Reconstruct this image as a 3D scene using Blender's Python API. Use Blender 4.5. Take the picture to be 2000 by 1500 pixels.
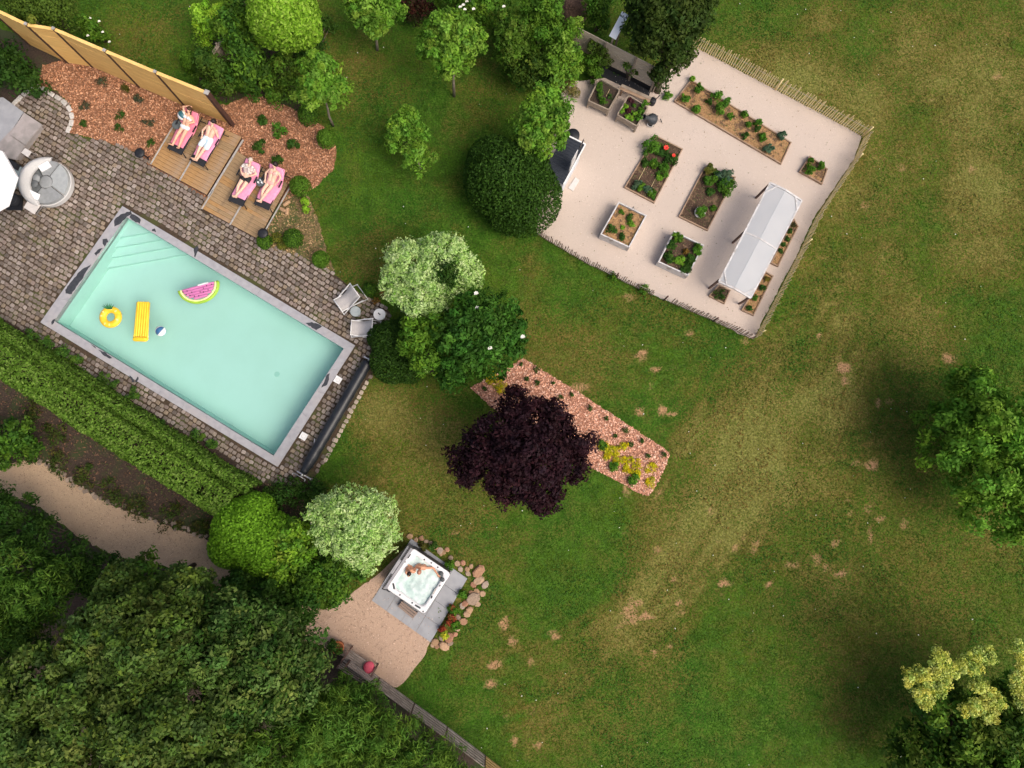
import bpy, math, random
import numpy as np
from mathutils import Vector, Euler, Matrix

for o in list(bpy.data.objects):
    bpy.data.objects.remove(o, do_unlink=True)
scene = bpy.context.scene
COL = scene.collection
R = math.radians

# ------------------------------------------------------------------ camera
H = 28.0                     # drone height in metres
FPX = 1388.0                 # focal length in photo pixels (2000 wide)
ROT = Euler((R(5.96), R(-1.24), 0.0), 'XYZ')
cam_data = bpy.data.cameras.new('camera')
cam = bpy.data.objects.new('camera', cam_data)
COL.objects.link(cam)
cam.location = (0, 0, H)
cam.rotation_euler = ROT
cam_data.sensor_fit = 'HORIZONTAL'
cam_data.sensor_width = 36.0
cam_data.lens = FPX / 2000.0 * 36.0
cam_data.clip_start = 0.1
cam_data.clip_end = 12000
scene.camera = cam

# ------------------------------------------------------------------ sky, sun, exposure
SUN_DIR = Vector((0.54, -0.34, 0.86)).normalized()     # towards the sun
sun_el = math.asin(SUN_DIR.z)
sun_az = math.atan2(SUN_DIR.x, SUN_DIR.y)
world = bpy.data.worlds.new('World')
scene.world = world
world.use_nodes = True
wn = world.node_tree.nodes
wl = world.node_tree.links
wn.clear()
sky = wn.new('ShaderNodeTexSky')
sky.sky_type = 'NISHITA'
sky.sun_disc = False
sky.sun_elevation = sun_el
sky.sun_rotation = sun_az
sky.air_density = 0.7
sky.dust_density = 6.5
sky.ozone_density = 0.3
bg = wn.new('ShaderNodeBackground')
bg.inputs['Strength'].default_value = 0.15
wo = wn.new('ShaderNodeOutputWorld')
wl.new(sky.outputs[0], bg.inputs[0])
wl.new(bg.outputs[0], wo.inputs[0])
sd = bpy.data.lights.new('sun', 'SUN')
sd.energy = 0.95
sd.angle = R(38)
sd.color = (1.0, 0.94, 0.85)
sun = bpy.data.objects.new('sun', sd)
COL.objects.link(sun)
sun.location = (30, -10, 40)
sun.rotation_euler = (-SUN_DIR).to_track_quat('-Z', 'Y').to_euler()
scene.view_settings.view_transform = 'Standard'
scene.view_settings.look = 'None'
scene.view_settings.gamma = 1
scene.view_settings.use_curve_mapping = False
scene.view_settings.exposure = 0.42

# ------------------------------------------------------------------ helpers
RM = ROT.to_matrix()
RNG = np.random.default_rng(7)
random.seed(11)

def P(px, py, z=0.0):
    """The point at height z that the photograph shows at pixel px, py."""
    d = RM @ Vector(((px - 1000.0) / FPX, -(py - 750.0) / FPX, -1.0))
    t = (z - H) / d.z
    return Vector((d.x * t, d.y * t, z))

def ppm(px, py, z=0.0):
    return 1.0 / (P(px + 1, py, z) - P(px, py, z)).length

def PP(pts, z=0.0):
    return [P(a, b, z) for a, b in pts]

ORD = ['first', 'second', 'third', 'fourth', 'fifth', 'sixth', 'seventh', 'eighth', 'ninth', 'tenth', 'eleventh',
       'twelfth', 'thirteenth', 'fourteenth', 'fifteenth', 'sixteenth', 'seventeenth', 'eighteenth', 'nineteenth', 'twentieth']

def srgb(r, g, b):
    f = lambda c: (c / 255.0 / 12.92) if c / 255.0 < 0.04045 else ((c / 255.0 + 0.055) / 1.055) ** 2.4
    return (f(r), f(g), f(b))

MATS = {}
def M(name, c1, c2=None, scale=6.0, rough=0.75, bump=0.0, bscale=None, stretch=(1, 1, 1), metal=0.0, detail=6.0,
      lo=0.35, hi=0.65, spec=0.35, c3=None, s3=1.5, trans=0.0, lo3=0.5, hi3=0.7):
    m = bpy.data.materials.new(name)
    m.use_nodes = True
    nt = m.node_tree
    N, L = nt.nodes, nt.links
    b = N['Principled BSDF']
    b.inputs['Roughness'].default_value = rough
    b.inputs['Metallic'].default_value = metal
    b.inputs['Specular IOR Level'].default_value = spec
    if trans:
        b.inputs['Transmission Weight'].default_value = trans
    c2 = c2 or tuple(x * 0.8 for x in c1)
    tc = N.new('ShaderNodeTexCoord')
    mp = N.new('ShaderNodeMapping')
    mp.inputs['Scale'].default_value = stretch
    L.new(tc.outputs['Object'], mp.inputs[0])
    nz = N.new('ShaderNodeTexNoise')
    nz.inputs['Scale'].default_value = scale
    nz.inputs['Detail'].default_value = detail
    L.new(mp.outputs[0], nz.inputs['Vector'])
    mr = N.new('ShaderNodeMapRange')
    mr.inputs[1].default_value = lo
    mr.inputs[2].default_value = hi
    L.new(nz.outputs[0], mr.inputs[0])
    mx = N.new('ShaderNodeMix')
    mx.data_type = 'RGBA'
    mx.inputs[6].default_value = (*c1, 1)
    mx.inputs[7].default_value = (*c2, 1)
    L.new(mr.outputs[0], mx.inputs[0])
    out = mx.outputs[2]
    if c3:
        n3 = N.new('ShaderNodeTexNoise')
        n3.inputs['Scale'].default_value = s3
        n3.inputs['Detail'].default_value = 5
        L.new(tc.outputs['Object'], n3.inputs['Vector'])
        m3 = N.new('ShaderNodeMapRange')
        m3.inputs[1].default_value = lo3
        m3.inputs[2].default_value = hi3
        L.new(n3.outputs[0], m3.inputs[0])
        x3 = N.new('ShaderNodeMix')
        x3.data_type = 'RGBA'
        L.new(m3.outputs[0], x3.inputs[0])
        L.new(out, x3.inputs[6])
        x3.inputs[7].default_value = (*c3, 1)
        out = x3.outputs[2]
    L.new(out, b.inputs['Base Color'])
    if bump:
        nb = N.new('ShaderNodeTexNoise')
        nb.inputs['Scale'].default_value = bscale or scale * 3
        nb.inputs['Detail'].default_value = 8
        L.new(mp.outputs[0], nb.inputs['Vector'])
        bp = N.new('ShaderNodeBump')
        bp.inputs['Strength'].default_value = bump
        bp.inputs['Distance'].default_value = 0.02
        L.new(nb.outputs[0], bp.inputs['Height'])
        L.new(bp.outputs[0], b.inputs['Normal'])
    MATS[name] = m
    return m

def tint_material(name, rough, translucent=0.0, noise=0.0, spec=0.3):
    """Surface colour comes from the mesh's own per-face colours."""
    m = bpy.data.materials.new(name)
    m.use_nodes = True
    N, L = m.node_tree.nodes, m.node_tree.links
    b = N['Principled BSDF']
    b.inputs['Roughness'].default_value = rough
    b.inputs['Specular IOR Level'].default_value = spec
    at = N.new('ShaderNodeAttribute')
    at.attribute_name = 'tint'
    src = at.outputs['Color']
    if noise:
        tc = N.new('ShaderNodeTexCoord')
        nz = N.new('ShaderNodeTexNoise')
        nz.inputs['Scale'].default_value = 22
        nz.inputs['Detail'].default_value = 6
        L.new(tc.outputs['Object'], nz.inputs['Vector'])
        mr = N.new('ShaderNodeMapRange')
        mr.inputs[1].default_value = 0.3
        mr.inputs[2].default_value = 0.7
        mr.inputs[3].default_value = 1 - noise
        mr.inputs[4].default_value = 1 + noise
        L.new(nz.outputs[0], mr.inputs[0])
        vm = N.new('ShaderNodeVectorMath')
        vm.operation = 'SCALE'
        L.new(src, vm.inputs[0])
        L.new(mr.outputs[0], vm.inputs['Scale'])
        src = vm.outputs[0]
    L.new(src, b.inputs['Base Color'])
    if translucent:
        t = N.new('ShaderNodeBsdfTranslucent')
        L.new(src, t.inputs['Color'])
        ms = N.new('ShaderNodeMixShader')
        ms.inputs[0].default_value = translucent
        L.new(b.outputs[0], ms.inputs[1])
        L.new(t.outputs[0], ms.inputs[2])
        L.new(ms.outputs[0], N['Material Output'].inputs['Surface'])
    MATS[name] = m
    return m

class MB:
    """Collects shapes into one mesh."""
    def __init__(s):
        s.v, s.f = [], []
    def add(s, vs, fs):
        k = len(s.v)
        s.v += [tuple(v) for v in vs]
        s.f += [tuple(i + k for i in f) for f in fs]
        return s
    def prism(s, poly, z0, z1, inset=0.0):
        n = len(poly)
        poly = [(p[0], p[1]) for p in poly]
        a = sum(poly[i][0] * poly[(i + 1) % n][1] - poly[(i + 1) % n][0] * poly[i][1] for i in range(n))
        if a < 0:
            poly = poly[::-1]
        top = poly
        if inset:
            cx = sum(p[0] for p in poly) / n
            cy = sum(p[1] for p in poly) / n
            top = []
            for x, y in poly:
                d = math.hypot(x - cx, y - cy) or 1
                k = 1 - inset / d
                top.append((cx + (x - cx) * k, cy + (y - cy) * k))
        vs = [(x, y, z0) for x, y in poly] + [(x, y, z1) for x, y in top]
        fs = [tuple(range(n - 1, -1, -1)), tuple(range(n, 2 * n))]
        fs += [(i, (i + 1) % n, n + (i + 1) % n, n + i) for i in range(n)]
        return s.add(vs, fs)
    def box(s, c, d, rz=0.0, rx=0.0, ry=0.0):
        m = Euler((rx, ry, rz)).to_matrix()
        c = Vector(c)
        vs = []
        for sx, sy, sz in ((-1, -1, -1), (1, -1, -1), (1, 1, -1), (-1, 1, -1), (-1, -1, 1), (1, -1, 1), (1, 1, 1), (-1, 1, 1)):
            vs.append(c + m @ Vector((sx * d[0] / 2, sy * d[1] / 2, sz * d[2] / 2)))
        return s.add(vs, [(3, 2, 1, 0), (4, 5, 6, 7), (0, 1, 5, 4), (1, 2, 6, 5), (2, 3, 7, 6), (3, 0, 4, 7)])
    def beam(s, a, b, w, h):
        """Box along a-b, w wide, h tall."""
        a, b = Vector(a), Vector(b)
        d = (b - a)
        L = d.length
        d.normalize()
        side = d.cross(Vector((0, 0, 1)))
        if side.length < 1e-3:
            side = Vector((1, 0, 0))
        side.normalize()
        up = side.cross(d)
        vs = []
        for p in (a, b):
            for u, v in ((-1, -1), (1, -1), (1, 1), (-1, 1)):
                vs.append(p + side * (u * w / 2) + up * (v * h / 2))
        return s.add(vs, [(0, 1, 2, 3), (7, 6, 5, 4), (0, 4, 5, 1), (1, 5, 6, 2), (2, 6, 7, 3), (3, 7, 4, 0)])
    def tube(s, pts, rad, n=8, cap=True):
        pts = [Vector(p) for p in pts]
        if not isinstance(rad, (list, tuple)):
            rad = [rad] * len(pts)
        k = len(s.v)
        for i, p in enumerate(pts):
            d = pts[min(i + 1, len(pts) - 1)] - pts[max(i - 1, 0)]
            d.normalize()
            u = d.cross(Vector((0, 0, 1)))
            if u.length < 1e-3:
                u = Vector((1, 0, 0))
            u.normalize()
            w = d.cross(u)
            for j in range(n):
                a = 2 * math.pi * j / n
                s.v.append(tuple(p + (u * math.cos(a) + w * math.sin(a)) * rad[i]))
        for i in range(len(pts) - 1):
            for j in range(n):
                a, b = k + i * n + j, k + i * n + (j + 1) % n
                s.f.append((a, b, b + n, a + n))
        if cap:
            s.f.append(tuple(k + j for j in range(n))[::-1])
            e = k + (len(pts) - 1) * n
            s.f.append(tuple(e + j for j in range(n)))
        return s
    def lathe(s, prof, c=(0, 0, 0), n=24, a0=0.0, a1=2 * math.pi):
        full = abs(a1 - a0 - 2 * math.pi) < 1e-6
        k = len(s.v)
        m = n if full else n + 1
        for r, z in prof:
            for j in range(m):
                a = a0 + (a1 - a0) * j / n
                s.v.append((c[0] + r * math.cos(a), c[1] + r * math.sin(a), c[2] + z))
        for i in range(len(prof) - 1):
            for j in range(n):
                a = k + i * m + j
                b = k + i * m + (j + 1) % m
                s.f.append((a, b, b + m, a + m))
        return s
    def ball(s, c, r, nu=12, nv=8, rot=None):
        if not isinstance(r, (list, tuple)):
            r = (r, r, r)
        k = len(s.v)
        c = Vector(c)
        for i in range(1, nv):
            t = math.pi * i / nv
            for j in range(nu):
                a = 2 * math.pi * j / nu
                q = Vector((r[0] * math.sin(t) * math.cos(a), r[1] * math.sin(t) * math.sin(a), r[2] * math.cos(t)))
                s.v.append(tuple(c + (rot @ q if rot else q)))
        q = Vector((0, 0, r[2]))
        s.v.append(tuple(c + (rot @ q if rot else q)))
        s.v.append(tuple(c - (rot @ q if rot else q)))
        T = k + (nv - 1) * nu
        for i in range(nv - 2):
            for j in range(nu):
                a, b = k + i * nu + j, k + i * nu + (j + 1) % nu
                s.f.append((a, a + nu, b + nu, b))
        for j in range(nu):
            a, b = j, (j + 1) % nu
            s.f.append((T, k + a, k + b))
            s.f.append((T + 1, k + (nv - 2) * nu + b, k + (nv - 2) * nu + a))
        return s
    def capsule(s, a, b, ra, rb=None, n=12):
        rb = ra if rb is None else rb
        a, b = Vector(a), Vector(b)
        d = (b - a).normalized()
        pts, rr = [], []
        for t in (90, 60, 30):
            pts.append(a - d * ra * math.sin(R(t)))
            rr.append(max(ra * math.cos(R(t)), 0.0008))
        pts += [a, b]
        rr += [ra, rb]
        for t in (30, 60, 90):
            pts.append(b + d * rb * math.sin(R(t)))
            rr.append(max(rb * math.cos(R(t)), 0.0008))
        return s.tube(pts, rr, n)
    def torus(s, c, Rr, r, n=32, m=10, squash=1.0):
        k = len(s.v)
        for i in range(n):
            a = 2 * math.pi * i / n
            for j in range(m):
                b = 2 * math.pi * j / m
                q = Rr + r * math.cos(b)
                s.v.append((c[0] + q * math.cos(a), c[1] + q * math.sin(a), c[2] + r * math.sin(b) * squash))
        for i in range(n):
            for j in range(m):
                s.f.append((k + i * m + j, k + ((i + 1) % n) * m + j, k + ((i + 1) % n) * m + (j + 1) % m, k + i * m + (j + 1) % m))
        return s

def wloc(o):
    v = Vector((0, 0, 0))
    while o:
        v += o.location
        o = o.parent
    return v

def obj(name, mb, mat, parent=None, smooth=False, world=True, tint=None):
    """One mesh object; vertices are given in world space, or in the parent's own frame when world is False."""
    me = bpy.data.meshes.new(name)
    v = mb.v
    if parent is not None and world:
        off = wloc(parent)
        v = [(a - off.x, b - off.y, c - off.z) for a, b, c in v]
    me.from_pydata(v, [], mb.f)
    me.update()
    if smooth:
        me.polygons.foreach_set('use_smooth', [True] * len(me.polygons))
    if tint is not None:
        ca = me.attributes.new('tint', 'FLOAT_COLOR', 'FACE')
        ca.data.foreach_set('color', np.asarray([(*t, 1) for t in tint], dtype=np.float32).ravel())
    me.materials.append(MATS[mat] if isinstance(mat, str) else mat)
    o = bpy.data.objects.new(name, me)
    COL.objects.link(o)
    if parent is not None:
        o.parent = parent
    return o

def child(name, me, parent, loc=(0, 0, 0), rz=0.0, scale=(1, 1, 1)):
    o = bpy.data.objects.new(name, me)
    COL.objects.link(o)
    o.parent = parent
    o.location = loc
    o.rotation_euler = (0, 0, rz)
    o.scale = scale
    return o

def mesh_of(name, mb, mat, tint=None):
    me = bpy.data.meshes.new(name)
    me.from_pydata(mb.v, [], mb.f)
    me.update()
    if tint is not None:
        ca = me.attributes.new('tint', 'FLOAT_COLOR', 'FACE')
        ca.data.foreach_set('color', np.tile(np.array([*tint, 1], dtype=np.float32), len(me.polygons)))
    me.materials.append(MATS[mat])
    return me

def tag(o, label, cat, group=None):
    o['label'] = label
    o['category'] = cat
    if group:
        o['group'] = group
    return o

def thing(name, label, cat, loc=(0, 0, 0), rz=0.0, group=None):
    o = bpy.data.objects.new(name, None)
    COL.objects.link(o)
    o.empty_display_size = 0.2
    o.location = loc
    o.rotation_euler = (0, 0, rz)
    return tag(o, label, cat, group)

def struct(name, mb, mat, smooth=False):
    o = obj(name, mb, mat, None, smooth)
    o['kind'] = 'structure'
    return o

def in_poly(x, y, poly):
    x = np.asarray(x)
    y = np.asarray(y)
    ins = np.zeros(x.shape, bool)
    n = len(poly)
    for i in range(n):
        x0, y0 = poly[i][0], poly[i][1]
        x1, y1 = poly[(i + 1) % n][0], poly[(i + 1) % n][1]
        if y0 == y1:
            continue
        c = ((y0 > y) != (y1 > y)) & (x < (x1 - x0) * (y - y0) / (y1 - y0) + x0)
        ins ^= c
    return ins

def smooth_poly(pts, k=2):
    """Chaikin corner cutting for soft natural outlines."""
    for _ in range(k):
        q = []
        n = len(pts)
        for i in range(n):
            a, b = pts[i], pts[(i + 1) % n]
            q.append((a[0] * .75 + b[0] * .25, a[1] * .75 + b[1] * .25))
            q.append((a[0] * .25 + b[0] * .75, a[1] * .25 + b[1] * .75))
        pts = q
    return pts

def rough_poly(pts, amp, step=0.12, seed=1):
    """Cuts edges into short pieces and shakes them a little."""
    rr = random.Random(seed)
    out = []
    n = len(pts)
    for i in range(n):
        a, b = pts[i], pts[(i + 1) % n]
        L = math.hypot(b[0] - a[0], b[1] - a[1])
        k = max(1, int(L / step))
        for j in range(k):
            t = j / k
            out.append((a[0] + (b[0] - a[0]) * t + rr.uniform(-amp, amp), a[1] + (b[1] - a[1]) * t + rr.uniform(-amp, amp)))
    return out

def vnoise(x, y, scale, seed=0, octaves=4):
    """Value noise in 0..1 on arrays of metres."""
    out = np.zeros_like(x, dtype=float)
    amp, tot = 1.0, 0.0
    for o in range(octaves):
        g = np.random.default_rng(seed + o * 17).random((256, 256))
        u = x / scale * 2 ** o + 1000.3
        v = y / scale * 2 ** o + 1000.7
        iu, iv = np.floor(u).astype(int), np.floor(v).astype(int)
        fu, fv = u - iu, v - iv
        fu = fu * fu * (3 - 2 * fu)
        fv = fv * fv * (3 - 2 * fv)
        a = g[iu % 256, iv % 256]
        b = g[(iu + 1) % 256, iv % 256]
        c = g[iu % 256, (iv + 1) % 256]
        d = g[(iu + 1) % 256, (iv + 1) % 256]
        out += amp * ((a * (1 - fu) + b * fu) * (1 - fv) + (c * (1 - fu) + d * fu) * fv)
        tot += amp
        amp *= 0.55
    return out / tot

# ------------------------------------------------------------------ foliage
def np_mesh(name, verts, k, tints, mat, parent=None, off=None):
    """Mesh of n faces with k corners each from an (n, k, 3) array."""
    n = verts.shape[0]
    if off is not None:
        verts = verts - np.array(off)
    me = bpy.data.meshes.new(name)
    me.vertices.add(n * k)
    me.vertices.foreach_set('co', verts.astype(np.float32).ravel())
    me.loops.add(n * k)
    me.loops.foreach_set('vertex_index', np.arange(n * k, dtype=np.int32))
    me.polygons.add(n)
    me.polygons.foreach_set('loop_start', np.arange(0, n * k, k, dtype=np.int32))
    me.update(calc_edges=True)
    ca = me.attributes.new('tint', 'FLOAT_COLOR', 'FACE')
    c4 = np.ones((n, 4), np.float32)
    c4[:, :3] = tints
    ca.data.foreach_set('color', c4.ravel())
    me.materials.append(MATS[mat])
    o = bpy.data.objects.new(name, me)
    COL.objects.link(o)
    if parent is not None:
        o.parent = parent
    return o

def unit(v):
    return v / np.maximum(np.linalg.norm(v, axis=1, keepdims=True), 1e-9)

def leaf_quads(pos, nrm, size, rng, aspect=0.5, spread=0.6, droop=0.0):
    """Diamond-shaped leaves with their faces turned roughly along nrm."""
    n = len(pos)
    nn = unit(nrm + rng.normal(0, spread, (n, 3)))
    t = unit(np.cross(nn, rng.normal(0, 1, (n, 3))))
    b = np.cross(nn, t)
    L = size * rng.uniform(0.65, 1.3, (n, 1))
    W = L * aspect
    base = pos - t * L * 0.5
    tip = pos + t * L * 0.5 - np.array([0, 0, 1.0]) * (droop * L)
    mid = pos + nn * L * 0.06
    return np.stack([base, mid + b * W * 0.5, tip, mid - b * W * 0.5], axis=1)

def pick_tints(cols, n, rng, var=0.18):
    cols = np.array(cols, float)
    w = rng.integers(0, len(cols), n)
    return np.clip(cols[w] * rng.uniform(1 - var, 1 + var, (n, 1)), 0, 1)

def lobe_points(lobes, n, rng, shell=0.25, zmin=-0.35, clump=0, clump_r=0.3):
    """Points spread through the outer shell of a set of ellipsoids, upper side favoured. lobes: (centre, (rx, ry, rz))"""
    area = np.array([r[0] * r[1] + r[2] * (r[0] + r[1]) for _, r in lobes])
    pr = area / area.sum()
    def sample(m):
        k = rng.choice(len(lobes), m, p=pr)
        d = unit(rng.normal(0, 1, (m, 3)))
        flip = (d[:, 2] < zmin)
        d[flip, 2] *= -1
        C = np.array([list(c) for c, _ in lobes])[k]
        RR = np.array([list(r) for _, r in lobes])[k]
        s = 1 - shell * rng.random((m, 1)) ** 1.6
        return C + d * RR * s, unit(d / RR)
    if clump:
        nc = clump
        cp, cn = sample(nc)
        k = rng.integers(0, nc, n)
        rad = clump_r * rng.uniform(0.6, 1.35, nc)
        d = unit(rng.normal(0, 1, (n, 3)))
        q = cp[k] + d * (rad[k] * rng.random(n) ** 0.45)[:, None] * np.array([1, 1, 0.75])
        return q, unit(cn[k] * 0.5 + d * 0.7 + np.array([0, 0, 0.35])), k
    p, nn = sample(n)
    return p, nn, None

def foliage(name, lobes, n, size, cols, parent=None, seed=0, clump=0, clump_r=0.3, shell=0.25, spread=0.55, aspect=0.5,
            var=0.2, zmin=-0.35, cvar=0.22, inner=0.25, zfloor=0.03, hue=.16):
    rng = np.random.default_rng(seed + 1000)
    p, nn, k = lobe_points(lobes, n, rng, shell, zmin, clump, clump_r)
    tn = pick_tints(cols, n, rng, var)
    if k is not None:
        cv = rng.uniform(1 - cvar, 1 + cvar, (clump, 1)) * np.array([1.0, 1.0, 1.0]) * (1 + np.array([hue, .0, -hue * .5]) * rng.uniform(-1, 1, (clump, 1)))
        own = pick_tints(cols, clump, rng, .05)        # each clump leans to one shade
        tn = (tn * .5 + own[k] * .5) * cv[k]
    if inner:
        m = int(n * inner)
        il = [(c, (r[0] * 0.8, r[1] * 0.8, r[2] * 0.8)) for c, r in lobes]
        p2, n2, _ = lobe_points(il, m, rng, 0.5, -0.5)
        p = np.concatenate([p, p2])
        nn = np.concatenate([nn, n2])
        tn = np.concatenate([tn, pick_tints(cols, m, rng, var)])
    tn = np.clip(tn * np.array([1.04, 1.24, .78]), 0, .8)
    up_ = p[:, 2] > zfloor
    p, nn, tn = p[up_], nn[up_], tn[up_]
    q = leaf_quads(p, nn, size, rng, aspect, spread)
    q[:, :, 2] = np.maximum(q[:, :, 2], zfloor * 0.6)
    off = wloc(parent) if parent is not None else None
    return np_mesh(name, q, 4, tn, 'leaf', parent, off)

def lobes_px(spec):
    """(px, py, radius in px, centre height, vertical radius) -> ellipsoids in metres."""
    out = []
    for s in spec:
        px, py, r, zc, rz = s[:5]
        k = 1.0 / ppm(px, py, zc)
        ry = s[5] if len(s) > 5 else r
        out.append((P(px, py, zc), (r * k, ry * k, rz)))
    return out

def trunk_mesh(base, lobes, r0, rng, lean=0.0):
    mb = MB()
    top = Vector((0, 0, 0))
    zmean = sum(c.z - r[2] * 0.55 for c, r in lobes) / len(lobes)
    for c, r in lobes:
        top += c
    top /= len(lobes)
    fork = base.lerp(Vector((top.x, top.y, max(zmean, 0.25))), 0.85)
    pts = [base + Vector((0, 0, -0.05))]
    for t in (0.33, 0.66, 1.0):
        q = base.lerp(fork, t)
        pts.append(q + Vector((rng.uniform(-.04, .04), rng.uniform(-.04, .04), 0)) * (1 if t < 1 else 0))
    mb.tube(pts, [r0 * 1.25, r0, r0 * .85, r0 * .75], 8)
    for c, r in lobes:
        for s in range(3 if len(lobes) < 6 else 2):
            a = rng.uniform(0, 6.28)
            e = c + Vector((math.cos(a) * r[0] * .55, math.sin(a) * r[1] * .55, r[2] * rng.uniform(0, .5)))
            m = fork.lerp(e, .5) + Vector((0, 0, -.12 * r[2]))
            mb.tube([fork, m, e], [r0 * .55, r0 * .35, r0 * .1], 6)
    return mb

def tree(name, label, cat, spec, n, size, cols, base=None, r0=0.07, seed=0, group=None, bark='bark', **kw):
    lobes = lobes_px(spec)
    c = sum((Vector(l[0]) for l in lobes), Vector()) / len(lobes)
    b = base if base is not None else Vector((c.x, c.y, 0))
    t = thing(name, label, cat, b, 0, group)
    obj('trunk', trunk_mesh(b, lobes, r0, random.Random(seed)), bark, t, smooth=True)
    foliage('crown', lobes, n, size, cols, t, seed, **kw)
    return t

def shrub(name, label, cat, spec, n, size, cols, seed=0, group=None, **kw):
    """Bush that carries leaves down to the ground, on a few stems."""
    lobes = lobes_px(spec)
    c = sum((Vector(l[0]) for l in lobes), Vector()) / len(lobes)
    b = Vector((c.x, c.y, 0))
    t = thing(name, label, cat, b, 0, group)
    rr = random.Random(seed)
    mb = MB()
    for lc, r in lobes:
        for s in range(3):
            a = rr.uniform(0, 6.28)
            e = lc + Vector((math.cos(a) * r[0] * .5, math.sin(a) * r[1] * .5, r[2] * .3))
            b0 = Vector((b.x + math.cos(a) * .03, b.y + math.sin(a) * .03, 0))
            mb.tube([b0, b0.lerp(e, .5) + Vector((0, 0, .1 * r[2])), e], [.03, .022, .008], 5)
    obj('stem', mb, 'bark', t)
    foliage('foliage', lobes, n, size, cols, t, seed, **kw)
    return t
# ------------------------------------------------------------------ materials
tint_material('leaf', 0.6, 0.32, spec=.12)
tint_material('blade', 0.8, 0.2, spec=.05)
tint_material('stone_tint', 0.85, 0.0, 0.22)
tint_material('chip', 0.85, 0.0, 0.0)
M('bark', (.11, .085, .06), (.05, .038, .028), 14, .9, .4, stretch=(1, 1, .3))
M('grey_bark', (.26, .22, .17), (.14, .115, .09), 14, .9, .4, stretch=(1, 1, .3))
M('gravel', (.59, .50, .43), (.45, .375, .315), 60, .95, .35, 120, detail=10, lo=.3, hi=.7, c3=(.50, .42, .355), s3=.45, lo3=.46, hi3=.72)
M('path_gravel', (.52, .385, .25), (.35, .25, .16), 45, .95, .5, 90, detail=10, lo=.3, hi=.7, c3=(.44, .315, .205), s3=.6)
M('tub_gravel', (.54, .39, .29), (.36, .25, .18), 45, .95, .5, 90, detail=10, lo=.3, hi=.7, c3=(.47, .33, .235), s3=.7)
M('joint', (.075, .05, .032), (.04, .03, .018), 9, .95, .3, c3=(.06, .065, .02), s3=1.2, lo3=.52, hi3=.62)
M('mulch_soil', (.30, .14, .07), (.15, .07, .038), 25, .95, .6, detail=10)
M('island_soil', (.46, .22, .14), (.25, .12, .075), 25, .95, .6, detail=10)
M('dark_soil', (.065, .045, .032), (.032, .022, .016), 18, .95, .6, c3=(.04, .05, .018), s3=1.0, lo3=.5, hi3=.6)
M('dry_soil', (.23, .155, .075), (.10, .075, .035), 9, .95, .6, c3=(.07, .085, .025), s3=1.5, lo3=.5, hi3=.6)
M('bed_soil', (.105, .065, .042), (.05, .03, .02), 20, .95, .6, detail=10, c3=(.17, .11, .065), s3=4, lo3=.55, hi3=.65)
M('straw_soil', (.42, .25, .115), (.28, .16, .075), 14, .95, .6, detail=10, c3=(.14, .085, .05), s3=5, lo3=.53, hi3=.6)
M('coping', (.36, .36, .38), (.30, .30, .32), 5, .8, .1, 60, detail=8, c3=(.37, .35, .35), s3=1.1)
M('wet', (.055, .058, .065), (.04, .043, .048), 10, .25, spec=.5)
M('pool_liner', (.395, .615, .56), (.37, .58, .52), .55, .6, detail=4)
M('slab', (.33, .34, .36), (.275, .285, .305), 3, .8, .1, 70, detail=8)
M('concrete', (.36, .325, .315), (.29, .265, .255), 4, .85, .15, 60, detail=8, c3=(.22, .21, .20), s3=1.0)
M('deck_wood', (.40, .235, .095), (.29, .165, .065), 3.0, .7, .2, 30, stretch=(1.2, 14, 3), c3=(.33, .235, .15), s3=1.4, lo3=.5, hi3=.75)
M('deck_wood_grey', (.36, .245, .13), (.25, .17, .09), 3.0, .75, .2, 30, stretch=(1.2, 14, 3), c3=(.22, .15, .085), s3=2.5, lo3=.6, hi3=.75)
M('trim_metal', (.52, .50, .46), (.38, .36, .33), 8, .5, metal=.3)
M('fence_wood', (.84, .55, .19), (.74, .46, .15), 2.5, .65, .15, 30, stretch=(1, 1, 10), c3=(.68, .39, .13), s3=.8, lo3=.55, hi3=.8)
M('fence_cap', (.84, .56, .20), (.74, .47, .15), 3, .6)
M('brown_metal', (.085, .04, .03), (.05, .026, .02), 6, .6)
M('grey_wood', (.35, .29, .225), (.235, .19, .145), 4, .85, .25, 40, stretch=(1, 1, 10), c3=(.20, .165, .125), s3=1.5)
M('old_rail', (.30, .25, .215), (.19, .155, .13), 5, .85, .2, c3=(.36, .31, .27), s3=2)
M('pale_plank', (.56, .48, .37), (.42, .35, .27), 4, .85, .25, 40, stretch=(1, 1, 10), c3=(.36, .30, .22), s3=1.5)
M('new_rail', (.40, .27, .10), (.29, .19, .07), 5, .8, .2)
M('picket', (.80, .67, .36), (.66, .53, .26), 5, .8, .2)
M('old_picket', (.27, .17, .11), (.17, .105, .07), 5, .85, .2)
M('white_paint', (.78, .78, .77), (.70, .70, .69), 5, .5)
M('white_wash', (.62, .61, .60), (.46, .45, .44), 6, .75, .2, stretch=(1, 1, 4), c3=(.34, .31, .28), s3=3, lo3=.58, hi3=.7)
M('bed_frame', (.37, .255, .17), (.26, .175, .115), 6, .8, .2)
M('black', (.018, .02, .024), (.012, .013, .016), 8, .5)
M('cover_black', (.02, .023, .028), (.012, .014, .018), 3, .38, .1, 14)
M('black_fabric', (.022, .024, .03), (.015, .017, .02), 30, .85, .1)
M('dark_grey', (.075, .085, .09), (.055, .062, .066), 6, .55)
M('metal', (.62, .62, .62), (.5, .5, .5), 8, .35, metal=.8)

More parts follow.
